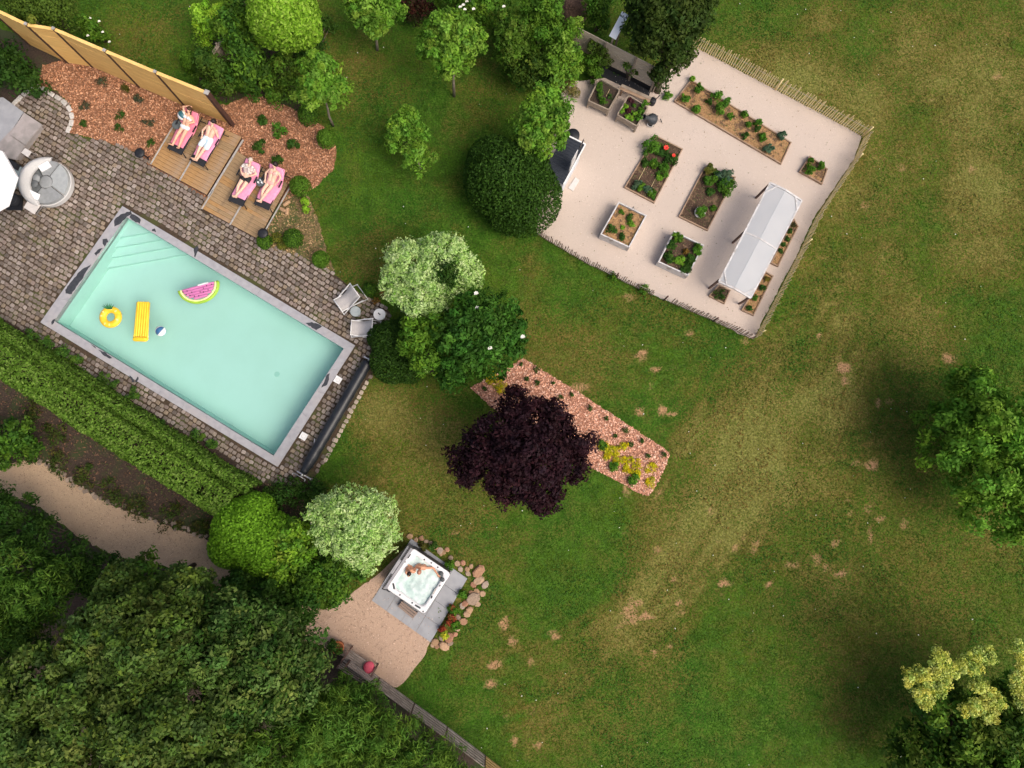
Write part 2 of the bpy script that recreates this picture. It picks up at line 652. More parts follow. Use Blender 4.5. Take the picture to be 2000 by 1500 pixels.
# ------------------------------------------------------------------ ground outlines, traced in the photograph, in metres on the ground
XY = lambda pts, z=0: [(p.x, p.y) for p in PP(pts, z)]
TERRACE = XY([(-90, 160), (20, 215), (36, 195), (70, 172), (110, 178), (138, 205), (142, 240), (136, 258), (160, 268), (205, 275), (245, 285),
              (262, 296), (290, 312), (300, 328), (350, 352), (405, 386), (400, 405), (450, 440), (500, 465), (530, 480), (560, 490),
              (600, 505), (640, 525), (665, 545), (700, 575), (740, 588), (762, 610), (758, 650), (745, 700), (722, 740), (690, 790),
              (640, 885), (612, 938), (560, 950), (500, 935), (400, 868), (300, 812), (200, 750), (120, 698), (70, 660), (0, 628), (-90, 590)])
POOL_OUT = XY([(240, 403), (694, 675), (543, 912), (80, 630)])
POOL_IN = XY([(247, 424), (672, 681), (535, 890), (107, 627)])
MULCH = XY([(72, 168), (85, 128), (130, 116), (185, 128), (280, 166), (360, 204), (445, 205), (490, 183), (540, 198), (590, 222), (642, 255),
            (657, 290), (652, 330), (617, 366), (590, 378), (540, 400), (420, 400), (300, 330), (262, 297), (205, 276), (136, 259), (143, 240), (139, 205), (110, 177)])
DRYBED = XY([(505, 475), (560, 380), (600, 378), (622, 430), (640, 500), (655, 530), (640, 532), (600, 509), (560, 494), (520, 484)])
ISLAND = XY([(918, 757), (960, 735), (1022, 700), (1120, 760), (1200, 812), (1300, 878), (1308, 888), (1300, 910), (1279, 952), (1266, 968),
             (1254, 966), (1165, 918), (1040, 850), (960, 795)])
POTAGER = XY([(1345, 85), (1430, 130), (1500, 168), (1600, 220), (1683, 266), (1668, 310), (1590, 425), (1560, 490), (1500, 605), (1472, 660), (1463, 661),
              (1380, 620), (1250, 565), (1130, 505), (1048, 456), (1040, 300), (1090, 190), (1120, 160), (1200, 150), (1300, 150), (1335, 100)])
PATH = XY([(-60, 925), (0, 906), (50, 900), (92, 904), (150, 948), (220, 988), (330, 1028), (400, 1048), (440, 1090), (470, 1150), (560, 1180),
           (640, 1190), (640, 1260), (520, 1250), (425, 1160), (360, 1118), (300, 1100), (230, 1090), (150, 1045), (80, 992), (0, 960), (-60, 952)])
TUBYARD = XY([(590, 1210), (640, 1188), (700, 1150), (752, 1110), (800, 1060), (850, 1200), (840, 1256), (828, 1282), (788, 1334), (776, 1342), (762, 1340),
              (735, 1320), (690, 1290), (640, 1270)])
HEDGEBED = XY([(-60, 600), (70, 655), (200, 745), (400, 862), (500, 930), (560, 945), (620, 935), (640, 960), (600, 1010), (560, 1080), (470, 1130),
               (400, 1052), (330, 1030), (220, 990), (150, 950), (92, 906), (0, 908), (-60, 925)])
BACKBED = XY([(385, 170), (400, 100), (440, 30), (500, -40), (560, 120), (600, 250), (560, 215), (490, 190), (440, 200)])
CORNERBED = XY([(-90, 20), (40, 70), (130, 118), (86, 130), (72, 168), (36, 195), (20, 215), (-90, 160)])
WOODFLOOR = XY([(-80, 960), (0, 962), (80, 994), (150, 1048), (230, 1092), (360, 1120), (425, 1162), (520, 1252), (640, 1268), (690, 1292), (760, 1350),
                (980, 1520), (900, 1620), (-80, 1620)])
HARD = [TERRACE, POTAGER, PATH, TUBYARD, ISLAND, MULCH, HEDGEBED, CORNERBED]

# ------------------------------------------------------------------ lawn
def lawn_maps(x, y):
    """How dry and how bare the lawn is at x, y; dry also holds painted right-side dimness."""
    pt = lambda a, b: P(a, b)
    dry = 0.04 + 0.46 * np.clip((vnoise(x, y, 3.6, 3) - .45) * 3.4, 0, 1)
    def blob(px, py, rx, ry, amt, rot=0.0):
        c = P(px, py)
        k = 1 / ppm(px, py)
        dx, dy = x - c.x, y - c.y
        ca, sa = math.cos(rot), math.sin(rot)
        u = (dx * ca + dy * sa) / (rx * k)
        v = (-dx * sa + dy * ca) / (ry * k)
        return amt * np.exp(-(u * u + v * v))
    n2 = vnoise(x, y, 2.0, 31)
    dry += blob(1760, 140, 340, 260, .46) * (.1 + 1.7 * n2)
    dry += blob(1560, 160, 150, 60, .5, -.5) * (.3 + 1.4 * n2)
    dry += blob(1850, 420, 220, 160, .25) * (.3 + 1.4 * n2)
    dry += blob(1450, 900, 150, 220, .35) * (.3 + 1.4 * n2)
    dry += blob(1720, 800, 190, 260, .36)  # right and lower right: dry grass plus the dim edge painted in as brown
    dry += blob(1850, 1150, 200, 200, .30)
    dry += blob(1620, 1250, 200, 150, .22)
    dry += blob(880, 850, 90, 70, .2)
    dry += blob(740, 800, 70, 60, .3)
    dry += blob(700, 140, 80, 90, .38)
    dry += blob(280, 60, 90, 60, .40)
    dry += blob(590, 420, 40, 60, .4)
    # worn tracks where the mower and feet pass
    for pts, w, amt in (([(1560, 600), (1490, 740), (1420, 900), (1330, 1060), (1220, 1190), (1080, 1270), (900, 1310)], .55, .34),
                        ([(1640, 640), (1560, 800), (1480, 960), (1380, 1110), (1260, 1230), (1120, 1330), (980, 1370)], .45, .26),
                        ([(1500, 640), (1420, 760), (1330, 870)], .4, .25)):
        q = [P(a, b) for a, b in pts]
        d = np.full(x.shape, 1e9)
        for a, b in zip(q[:-1], q[1:]):
            ex, ey = b.x - a.x, b.y - a.y
            t = np.clip(((x - a.x) * ex + (y - a.y) * ey) / (ex * ex + ey * ey), 0, 1)
            d = np.minimum(d, np.hypot(x - a.x - t * ex, y - a.y - t * ey))
        dry += amt * np.exp(-(d / w) ** 2) * (.3 + 1.3 * n2)
        wv = vnoise(x, y, 2.4, 131, 3)
        dry += .15 * np.cos((d + .5 * wv) * 2 * math.pi / .66) * np.exp(-(d / 1.9) ** 2) * np.clip((vnoise(x, y, 1.7, 133, 3) - .38) * 3, 0, 1)
    bare = np.zeros_like(x)
    spots = [(1633, 1060, 10), (1592, 1092, 9), (1545, 1105, 10), (1474, 1079, 7), (1478, 1062, 6), (1413, 1139, 9), (1412, 1163, 4), (1615, 1108, 8),
             (1638, 1120, 7), (1232, 1196, 16), (1250, 1178, 9), (1210, 1220, 8), (1262, 1205, 9), (1316, 1131, 8), (1283, 1075, 8), (1403, 1055, 7),
             (1437, 1070, 7), (1452, 1052, 6), (1330, 1200, 7), (1325, 1178, 8), (1278, 1275, 7), (1308, 1262, 5), (1645, 718, 11), (1650, 745, 9),
             (1855, 700, 11), (1715, 790, 8), (1738, 785, 8), (1703, 908, 11), (1670, 905, 9), (1695, 995, 9), (1720, 1015, 7), (1660, 1000, 7),
             (1765, 1025, 9), (1700, 1045, 8), (1655, 975, 7), (1130, 755, 12), (1245, 697, 9), (1280, 725, 9), (1310, 720, 7), (1275, 752, 7),
             (1292, 798, 8), (1312, 810, 7), (1250, 805, 7), (985, 1220, 10), (965, 1298, 9), (1038, 1295, 9), (1000, 1255, 7), (960, 1335, 9),
             (1040, 1380, 9), (992, 1400, 8), (1085, 1240, 8), (1005, 1450, 8), (1050, 1455, 7), (1215, 1042, 7), (1500, 1142, 7), (1390, 1000, 8),
             (1560, 260, 8), (1700, 60, 7), (1690, 400, 9), (1640, 700, 7), (1255, 690, 6), (1200, 500, 6), (1230, 580, 10), (1085, 410, 6), (1345, 650, 9),
             (1455, 665, 9), (1600, 655, 6), (890, 1040, 7), (1820, 200, 8), (1900, 330, 9), (1760, 330, 9), (1950, 150, 8), (1285, 965, 9), (1225, 958, 9)]
    wob = vnoise(x, y, .35, 77)
    for px, py, r in spots:
        c = P(px, py)
        k = 1 / ppm(px, py)
        q_ = ((px * 3 + py) % 7) / 7
        d = np.hypot((x - c.x) * (.7 + .6 * q_), (y - c.y) * (1.3 - .6 * q_)) / (r * k)
        bare = np.maximum(bare, (.55 + .45 * ((px * 7 + py * 13) % 10) / 9) * np.clip(1.5 - d - (wob - .5) * 2.2, 0, 1))
    return np.clip(dry, 0, 1), np.clip(bare, 0, 1)

inner_x = np.linspace(-24, 26, 270)
inner_y = np.linspace(-15, 24, 220)
gx = np.concatenate([[-5000, -700, -160, -70, -38], inner_x, [40, 75, 170, 700, 5000]])
gy = np.concatenate([[-5000, -700, -160, -65, -30], inner_y, [40, 80, 170, 700, 5000]])
GX, GY = np.meshgrid(gx, gy)
nx, ny = len(gx), len(gy)
gi = np.arange(nx * ny).reshape(ny, nx)
faces = np.stack([gi[:-1, :-1], gi[:-1, 1:], gi[1:, 1:], gi[1:, :-1]], -1).reshape(-1, 4)
# the pool's hole: drop the cells that lie wholly inside the coping
pcx = sum(p[0] for p in POOL_OUT) / 4
pcy = sum(p[1] for p in POOL_OUT) / 4
HOLE = [(pcx + (x - pcx) * .985, pcy + (y - pcy) * .985) for x, y in POOL_OUT]
vin = in_poly(GX.ravel(), GY.ravel(), HOLE)
faces = faces[~vin[faces].any(1)]
me = bpy.data.meshes.new('ground')
me.from_pydata(np.stack([GX.ravel(), GY.ravel(), np.zeros(nx * ny)], -1).tolist(), [], faces.tolist())
me.update()
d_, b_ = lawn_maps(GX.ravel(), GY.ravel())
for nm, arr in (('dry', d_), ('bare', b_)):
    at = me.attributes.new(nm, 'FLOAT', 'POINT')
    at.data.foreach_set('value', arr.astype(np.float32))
gm = bpy.data.materials.new('lawn')
gm.use_nodes = True
N, L = gm.node_tree.nodes, gm.node_tree.links
bs = N['Principled BSDF']
bs.inputs['Roughness'].default_value = .9
bs.inputs['Specular IOR Level'].default_value = .15
tc = N.new('ShaderNodeTexCoord')
def noise(scale, detail=6, vec=None):
    n = N.new('ShaderNodeTexNoise')
    n.inputs['Scale'].default_value = scale
    n.inputs['Detail'].default_value = detail
    L.new(vec or tc.outputs['Object'], n.inputs['Vector'])
    return n.outputs[0]
def rng_(src, a, b, c=0.0, d=1.0):
    n = N.new('ShaderNodeMapRange')
    for i, v in enumerate((a, b, c, d)):
        n.inputs[i + 1].default_value = v
    L.new(src, n.inputs[0])
    return n.outputs[0]
def mixc(f, a, b):
    n = N.new('ShaderNodeMix')
    n.data_type = 'RGBA'
    L.new(f, n.inputs[0])
    for i, v in ((6, a), (7, b)):
        if isinstance(v, tuple):
            n.inputs[i].default_value = (*v, 1)
        else:
            L.new(v, n.inputs[i])
    return n.outputs[2]
def attr(nm):
    a = N.new('ShaderNodeAttribute')
    a.attribute_name = nm
    return a.outputs['Fac']
def madd(a, k, b):
    n = N.new('ShaderNodeMath')
    n.operation = 'MULTIPLY_ADD'
    L.new(a, n.inputs[0])
    n.inputs[1].default_value = k
    L.new(b, n.inputs[2])
    return n.outputs[0]
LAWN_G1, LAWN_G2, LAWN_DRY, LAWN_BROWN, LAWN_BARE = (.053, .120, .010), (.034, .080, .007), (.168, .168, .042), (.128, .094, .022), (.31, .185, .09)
green = mixc(rng_(noise(2.0, 9), .38, .62), LAWN_G1, LAWN_G2)
green = mixc(rng_(noise(.9, 9), .48, .68), green, (.078, .104, .014))
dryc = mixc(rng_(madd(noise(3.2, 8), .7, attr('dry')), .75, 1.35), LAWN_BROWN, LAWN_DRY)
mpn = N.new('ShaderNodeMapping')
mpn.inputs['Rotation'].default_value = (0, 0, R(-57))
mpn.inputs['Scale'].default_value = (.22, 1.5, 1)
L.new(tc.outputs['Object'], mpn.inputs[0])
streak = noise(1.5, 7, mpn.outputs[0])
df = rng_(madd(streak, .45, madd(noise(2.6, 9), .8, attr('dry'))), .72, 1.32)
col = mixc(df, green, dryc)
bf = rng_(madd(noise(9, 8), .7, attr('bare')), .55, 1.1)
col = mixc(bf, col, LAWN_BARE)
fine = rng_(noise(14, 12), .3, .7, .5, 1.5)
sc = N.new('ShaderNodeVectorMath')
sc.operation = 'SCALE'
L.new(col, sc.inputs[0])
L.new(fine, sc.inputs['Scale'])
L.new(sc.outputs[0], bs.inputs['Base Color'])
bp = N.new('ShaderNodeBump')
bp.inputs['Strength'].default_value = .6
bp.inputs['Distance'].default_value = .03
L.new(noise(40, 8), bp.inputs['Height'])
L.new(bp.outputs[0], bs.inputs['Normal'])
me.materials.append(gm)
ground = bpy.data.objects.new('ground', me)
COL.objects.link(ground)
ground['kind'] = 'structure'
ground['label'] = 'green lawn with dry yellow and bare brown patches'

def scatter(n, x0, x1, y0, y1, rng):
    return rng.uniform(x0, x1, n), rng.uniform(y0, y1, n)

rng = np.random.default_rng(5)
bx, by = scatter(430000, -23, 24, -14, 21, rng)
keep = np.ones(len(bx), bool)
for poly in HARD:
    keep &= ~in_poly(bx, by, poly)
keep &= ~in_poly(bx, by, WOODFLOOR)
bx, by = bx[keep], by[keep]
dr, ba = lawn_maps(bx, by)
keep = rng.random(len(bx)) > ba * .85
bx, by, dr = bx[keep], by[keep], dr[keep]
n = len(bx)
a = rng.uniform(0, 6.283, n)
ln = rng.uniform(.05, .12, n)
h = rng.uniform(.015, .05, n)
wd = rng.uniform(.012, .022, n)
ca, sa = np.cos(a), np.sin(a)
base = np.stack([bx, by, np.full(n, .002)], -1)
side = np.stack([-sa * wd, ca * wd, np.zeros(n)], -1)
tip = np.stack([bx + ca * ln, by + sa * ln, h], -1)
tri = np.stack([base - side, base + side, tip], 1)
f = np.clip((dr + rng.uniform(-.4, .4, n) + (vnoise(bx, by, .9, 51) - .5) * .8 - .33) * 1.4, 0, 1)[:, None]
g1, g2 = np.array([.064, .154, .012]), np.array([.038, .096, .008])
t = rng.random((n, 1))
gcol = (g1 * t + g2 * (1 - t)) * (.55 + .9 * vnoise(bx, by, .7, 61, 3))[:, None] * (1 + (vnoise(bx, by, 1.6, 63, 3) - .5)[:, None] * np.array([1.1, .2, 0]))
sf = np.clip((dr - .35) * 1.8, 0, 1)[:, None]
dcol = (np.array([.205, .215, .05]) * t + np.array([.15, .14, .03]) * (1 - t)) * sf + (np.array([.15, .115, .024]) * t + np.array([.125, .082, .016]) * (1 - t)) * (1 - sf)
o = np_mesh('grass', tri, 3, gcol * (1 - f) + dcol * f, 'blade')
o['kind'] = 'stuff'
o['label'] = 'short mown grass with dry yellow patches'
# clover and weed rosettes in uneven patches
wx, wy = scatter(170000, -23, 24, -14, 21, rng)
kw = vnoise(wx, wy, 1.3, 91, 4) + .5 * vnoise(wx, wy, 6.0, 93, 2) > .86
for poly in HARD + [WOODFLOOR]:
    kw &= ~in_poly(wx, wy, poly)
wx, wy = wx[kw], wy[kw]
wdr, wba = lawn_maps(wx, wy)
kw = wba < .2
wx, wy, wdr = wx[kw], wy[kw], wdr[kw]
m = len(wx)
q = leaf_quads(np.stack([wx, wy, rng.uniform(.03, .06, m)], -1), np.tile([0, 0, 1.0], (m, 1)), .075, rng, .6, .35)
wf = np.clip((wdr - .4) * 2.5, 0, 1)[:, None]
wt = pick_tints([(.045, .125, .016), (.06, .15, .02), (.035, .095, .012)], m, rng, .2) * (1 - wf) + pick_tints([(.19, .14, .035), (.15, .10, .025), (.22, .18, .05)], m, rng, .25) * wf
o = np_mesh('lawn_weeds', q, 4, wt, 'blade')
o['kind'] = 'stuff'
o['label'] = 'clover and weed patches in the lawn'
# daisies dotted over the lawn
k = 220
i = rng.integers(0, n, k)
c = np.stack([bx[i], by[i], np.full(k, .055)], -1)
s = rng.uniform(.012, .03, (k, 1))
ex, ey = np.array([[1, 0, 0]]) * s, np.array([[0, 1, 0]]) * s
o = np_mesh('daisies', np.stack([c - ex, c - ey, c + ex, c + ey], 1), 4, np.tile([.75, .75, .66], (k, 1)), 'leaf')
o['kind'] = 'stuff'
o['label'] = 'tiny pale flowers dotted over the lawn'

# ------------------------------------------------------------------ flat ground pieces
def sheet(name, poly, z, mat, amp=0.0, seed=1, label=None):
    p = rough_poly(poly, amp, .15, seed) if amp else poly
    o = struct(name, MB().prism(p, -.08, z), mat)
    if label:
        o['label'] = label
    return o
sheet('gravel_yard', POTAGER, .012, 'gravel', .03, 1, 'pale pink gravel yard of the kitchen garden')
sheet('gravel_path', PATH, .016, 'path_gravel', .05, 2, 'tan gravel path curving below the hedge')
sheet('gravel_terrace', TUBYARD, .020, 'tub_gravel', .03, 3, 'tan gravel terrace in front of the hot tub')
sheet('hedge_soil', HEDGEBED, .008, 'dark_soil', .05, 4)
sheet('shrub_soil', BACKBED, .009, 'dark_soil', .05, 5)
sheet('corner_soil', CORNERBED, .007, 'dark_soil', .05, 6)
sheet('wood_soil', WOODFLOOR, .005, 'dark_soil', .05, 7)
sheet('bark_bed', MULCH, .014, 'mulch_soil', .04, 8, 'orange bark mulch bed behind the sun decks')
sheet('dry_bed', DRYBED, .018, 'dry_soil', .06, 9, 'dry earth bed at the end of the sun deck')
sheet('island_bed', ISLAND, .014, 'island_soil', .03, 10, 'long pink bark bed in the lawn')

def chips(name, poly, dens, cols, skip=(), seed=0, z=.02, L0=.10, label=None):
    rng = np.random.default_rng(seed)
    xs, ys = [p[0] for p in poly], [p[1] for p in poly]
    A = (max(xs) - min(xs)) * (max(ys) - min(ys))
    x, y = scatter(int(A * dens), min(xs), max(xs), min(ys), max(ys), rng)
    k = in_poly(x, y, poly)
    for s in skip:
        k &= ~in_poly(x, y, s)
    x, y = x[k], y[k]
    n = len(x)
    p = np.stack([x, y, z + rng.uniform(0, .03, n)], -1)
    q = leaf_quads(p, np.tile([0, 0, 1.0], (n, 1)), L0, rng, .42, .32)
    q[:, :, 2] = np.maximum(q[:, :, 2], z - .004)
    o = np_mesh(name, q, 4, pick_tints(cols, n, rng, .3), 'chip')
    o['kind'] = 'stuff'
    if label:
        o['label'] = label
    return o
DECK1 = XY([(294, 322), (359, 216), (476, 272), (408, 384)])
DECK2 = XY([(394, 408), (462, 296), (566, 364), (508, 470)])
chips('bark_chips', MULCH, 420, [(.50, .25, .135), (.37, .18, .10), (.58, .33, .20), (.22, .11, .065), (.43, .20, .105)], (DECK1, DECK2, TERRACE), 1,
      label='orange bark chips behind the sun decks')
chips('island_chips', ISLAND, 420, [(.74, .42, .29), (.58, .29, .19), (.80, .52, .39), (.40, .19, .12), (.68, .35, .22)], (), 2,
      label='pink bark chips of the island bed')
chips('leaf_litter', DRYBED, 260, [(.30, .2, .09), (.16, .12, .05), (.4, .27, .14), (.09, .1, .03)], (DECK2, TERRACE), 3, .022)
chips('hedge_litter', HEDGEBED, 110, [(.16, .085, .05), (.09, .06, .04), (.06, .075, .02), (.11, .07, .045)], (TERRACE,), 4, .014)
chips('gravel_stones', TUBYARD, 190, [(.5, .36, .27), (.38, .27, .2), (.6, .46, .36), (.3, .2, .15)], (), 5, .024, .05)
chips('path_stones', PATH, 190, [(.42, .3, .2), (.32, .22, .15), (.5, .38, .27), (.2, .14, .1)], (), 6, .02, .05)
chips('fallen_leaves', POTAGER, 3, [(.2, .13, .06), (.12, .09, .04), (.10, .14, .04), (.3, .22, .1)], (), 17, .018, .055, label='fallen leaves and crumbs of soil on the pale gravel')
chips('yard_stones', POTAGER, 60, [(.50, .45, .40), (.40, .35, .30), (.6, .55, .5)], (), 7, .016, .04)
# ------------------------------------------------------------------ cobbled terrace
# strips around the coping, so that the pool stays open
def clip_half(poly, a, b):
    """Part of poly left of the line a-b."""
    out = []
    n = len(poly)
    s = lambda p: (b[0] - a[0]) * (p[1] - a[1]) - (b[1] - a[1]) * (p[0] - a[0])
    for i in range(n):
        p, q = poly[i], poly[(i + 1) % n]
        sp, sq = s(p), s(q)
        if sp >= 0:
            out.append(p)
        if (sp >= 0) != (sq >= 0):
            t = sp / (sp - sq)
            out.append((p[0] + (q[0] - p[0]) * t, p[1] + (q[1] - p[1]) * t))
    return out
A0, B0, C0, D0 = POOL_OUT          # top, right, bottom, left in the photograph
mb = MB()
rest = TERRACE
for a, b in ((A0, B0), (B0, C0), (C0, D0), (D0, A0)):
    side = clip_half(rest, a, b)
    if len(side) > 2:
        mb.prism(side, -.08, .006)
    rest = clip_half(rest, b, a)
terrace = obj('terrace', mb, 'joint')
terrace['kind'] = 'structure'
terrace['label'] = 'old cobbled terrace round the pool'

uax = Vector((B0[0] - A0[0], B0[1] - A0[1], 0)).normalized()
vax = Vector((D0[0] - A0[0], D0[1] - A0[1], 0)).normalized()
ANG = math.atan2(uax.y, uax.x)
rng = np.random.default_rng(21)
pitch = .19
cob = []
for i in range(-60, 130):
    for j in range(-60, 60):
        u = i * pitch + (.095 if j % 2 else 0) + rng.normal(0, .010)
        v = j * pitch * 1.0 + rng.normal(0, .010) + .035 * math.sin(i * .23)
        bend = .05 * math.sin(u * .5) + .0
        cob.append((A0[0] + uax.x * u - uax.y * v - uax.y * bend, A0[1] + uax.y * u + uax.x * v + uax.x * bend))
cob = np.array(cob)
LOUNGE_STEP = XY([(-90, 300), (0, 190), (36, 210), (84, 240), (32, 312), (-60, 330)])
COVERSTRIP = XY([(722, 690), (735, 712), (600, 945), (578, 935)])
ok = in_poly(cob[:, 0], cob[:, 1], TERRACE) & ~in_poly(cob[:, 0], cob[:, 1], POOL_OUT) & ~in_poly(cob[:, 0], cob[:, 1], DECK1) & ~in_poly(cob[:, 0], cob[:, 1], DECK2)
ok &= ~in_poly(cob[:, 0], cob[:, 1], LOUNGE_STEP) & ~in_poly(cob[:, 0], cob[:, 1], COVERSTRIP)
# keep whole stones clear of the coping
for q in (.105,):
    for dx, dy in ((q, 0), (-q, 0), (0, q), (0, -q)):
        ok &= ~in_poly(cob[:, 0] + dx * .8, cob[:, 1] + dy * .8, POOL_OUT)
cob = cob[ok]
COBC = [(.27, .222, .19), (.23, .187, .157), (.31, .262, .222), (.20, .16, .13), (.25, .198, .168), (.29, .243, .193), (.35, .30, .265), (.17, .142, .12), (.265, .21, .15)]
def cobble_shape(rr, w=.155, d=.15):
    n = 8
    pts = []
    for sx, sy in ((-1, -1), (1, -1), (1, 1), (-1, 1)):
        x, y = sx * w / 2, sy * d / 2
        c = .028
        for ax, ay in (((0, 1), (1, 0)) if sx * sy > 0 else ((1, 0), (0, 1))):
            pts.append((x - (sx * c * ax), y - (sy * c * ay)))
    pts = [(x + rr.uniform(-.010, .010), y + rr.uniform(-.010, .010)) for x, y in pts]
    cx = [p[0] for p in pts]
    # order by angle
    pts.sort(key=lambda p: math.atan2(p[1], p[0]))
    top = [(x * .84, y * .84) for x, y in pts]
    vs = [(x, y, -.05) for x, y in pts] + [(x, y, .022) for x, y in pts] + [(x, y, .036) for x, y in top]
    fs = []
    for k in range(2):
        fs += [(k * n + i, k * n + (i + 1) % n, (k + 1) * n + (i + 1) % n, (k + 1) * n + i) for i in range(n)]
    fs.append(tuple(2 * n + i for i in range(n)))
    return vs, fs
rr = random.Random(4)
shade = lambda c, k: tuple(x * k for x in c)
shapes = [cobble_shape(rr, rr.uniform(.142, .17), rr.uniform(.138, .166)) for _ in range(14)]
cob_meshes = []
for k, (vs, fs) in enumerate(shapes):
    for q in range(2):
        cob_meshes.append(mesh_of('cobble', MB().add(vs, fs), 'stone_tint', shade(COBC[(k * 2 + q) % len(COBC)], rr.uniform(.68, 1.0))))
# the stones that show largest: in view and unhidden between the deck and the pool
wc = P(420, 430)
inview = np.hypot(cob[:, 0] - wc.x, cob[:, 1] - wc.y)
order = np.argsort(inview)
big = set(order[:300].tolist())
rest_mb, rest_t = MB(), []
patch = vnoise(cob[:, 0], cob[:, 1], 3.0, 9)
for k, (x, y) in enumerate(cob):
    rz = ANG + rr.uniform(-.09, .09)
    zz = rr.uniform(-.006, .006)
    if k in big:
        child('cobble', cob_meshes[rr.randrange(len(cob_meshes))], terrace, (x, y, zz), rz)
    else:
        vs, fs = shapes[rr.randrange(len(shapes))]
        ca, sa = math.cos(rz), math.sin(rz)
        rest_mb.add([(x + a * ca - b * sa, y + a * sa + b * ca, c + zz) for a, b, c in vs], fs)
        t = COBC[rr.randrange(len(COBC))]
        s = rr.uniform(.68, .98) * (.7 + .6 * patch[k])
        rest_t += [tuple(c * s for c in t)] * len(fs)
o = obj('cobbles', rest_mb, 'stone_tint', terrace, tint=rest_t)
o['kind'] = 'stuff'
# pale kerb stones round the circular end of the terrace
kerb = [(22, 212), (30, 202), (39, 193), (50, 183), (61, 175), (73, 170), (88, 175), (101, 184), (114, 192), (126, 201), (136, 213), (141, 227), (140, 241), (135, 254)]
ks = [tuple(P(a, b).xy) for a, b in kerb]
for k, (x, y) in enumerate(ks):
    nx_, ny_ = ks[min(k + 1, len(ks) - 1)]
    px_, py_ = ks[max(k - 1, 0)]
    vs, fs = cobble_shape(rr, .27, .17)
    me_ = mesh_of('kerb_stone', MB().add(vs, fs), 'stone_tint', shade((.46, .44, .41), rr.uniform(.85, 1.15)))
    child('kerb_stone', me_, terrace, (x, y, .03), math.atan2(ny_ - py_, nx_ - px_))
# white stones scattered as a border row beside the cover roller
row = [(P(716, 748), P(636, 898))]
for a, b in row:
    nst = 17
    for k in range(nst):
        p = a.lerp(b, k / (nst - 1))
        vs, fs = cobble_shape(rr, .17, .15)
        me_ = mesh_of('kerb_stone', MB().add(vs, fs), 'stone_tint', shade((.36, .30, .24), rr.uniform(.75, 1.2)))
        child('kerb_stone', me_, terrace, (p.x, p.y, .0), math.atan2((b - a).y, (b - a).x) + rr.uniform(-.15, .15))

# ------------------------------------------------------------------ swimming pool
pool = thing('swimming_pool', 'rectangular swimming pool with pale grey coping and mint green liner', 'pool', P(385, 655))
WZ, DEPTH, CZ = -.10, -1.0, .045
a, b, c, d = POOL_IN
mb = MB()
v = [(p[0], p[1], CZ - .01) for p in POOL_IN] + [(p[0], p[1], DEPTH) for p in POOL_IN]
mb.add(v, [(0, 1, 5, 4), (1, 2, 6, 5), (2, 3, 7, 6), (3, 0, 4, 7), (4, 5, 6, 7)])
obj('basin', mb, 'pool_liner', pool)
A2, B2, D2 = Vector((*a, 0)), Vector((*b, 0)), Vector((*d, 0))
pu, pv = (B2 - A2).normalized(), (D2 - A2).normalized()
for k, (su, sv) in enumerate(((.95, .85), (1.42, 1.28), (1.9, 1.72), (2.42, 2.18))):
    z1 = -.18 - .17 * (k + 1) + .02
    p0 = A2 + pu * .002 + pv * .002
    q = [p0, p0 + pu * su, p0 + pv * sv]
    ob = obj('step', MB().prism([(p.x, p.y) for p in q], DEPTH + .002 + .001 * k, z1), 'pool_liner', pool)
# coping slabs, butted end to end with fine joints
def edge_slabs(o0, o1, i0, i1, n):
    for k in range(n):
        t0, t1 = k / n, (k + 1) / n
        g = .004 / max((Vector(o1) - Vector(o0)).length, 1)
        t0, t1 = t0 + g, t1 - g
        l = lambda p, q, t: (p[0] + (q[0] - p[0]) * t, p[1] + (q[1] - p[1]) * t)
        poly = [l(o0, o1, t0), l(o0, o1, t1), l(i0, i1, t1), l(i0, i1, t0)]
        obj('coping_slab', MB().prism(poly, -.2, CZ, .0), 'coping', pool)
for (o0, o1, i0, i1, n) in ((A0, B0, a, b, 10), (B0, C0, b, c, 5), (C0, D0, c, d, 10), (D0, A0, d, a, 5)):
    edge_slabs(o0, o1, i0, i1, n)
# wet splashes on the coping
def splash(pts, seed):
    p = XY(pts, CZ)
    rr_ = random.Random(seed)
    p = rough_poly(p, .022, .07, seed)
    obj('wet_patch', MB().prism(p, CZ - .003, CZ + .0025), 'wet', pool)
for k, pts in enumerate([
        [(228, 424), (240, 417), (256, 412), (258, 418), (247, 424), (240, 432), (232, 438), (224, 442), (222, 432)],
        [(258, 418), (266, 421), (275, 430), (272, 437), (262, 432), (252, 425)],
        [(296, 447), (302, 446), (304, 453), (297, 451)],
        [(200, 468), (208, 466), (211, 472), (204, 481), (201, 475)],
        [(190, 487), (200, 484), (196, 492), (188, 500), (184, 495)],
        [(152, 535), (160, 526), (172, 520), (178, 516), (173, 524), (160, 545), (140, 574), (128, 573), (128, 566), (140, 548)],
        [(378, 485), (386, 481), (388, 485), (384, 498), (381, 503), (379, 496)],
        [(597, 631), (608, 629), (620, 632), (629, 638), (618, 645), (606, 638)],
        [(640, 730), (644, 730), (643, 740), (637, 753), (628, 757), (632, 747)],
        [(176, 672), (182, 674), (188, 680), (183, 678)],
        [(192, 683), (204, 688), (220, 699), (214, 701), (202, 693)],
        [(253, 733), (258, 737), (264, 746), (268, 735), (271, 737), (268, 748), (258, 746)],
        [(102, 624), (108, 621), (106, 632), (100, 634)]]):
    splash(pts, 50 + k)
M('drain', (.30, .52, .46), (.28, .5, .44), 5, .6)
dc = P(541, 731, DEPTH)
obj('drain', MB().lathe([(0, .012), (.10, .012), (.11, 0)], dc, 16), 'drain', pool)
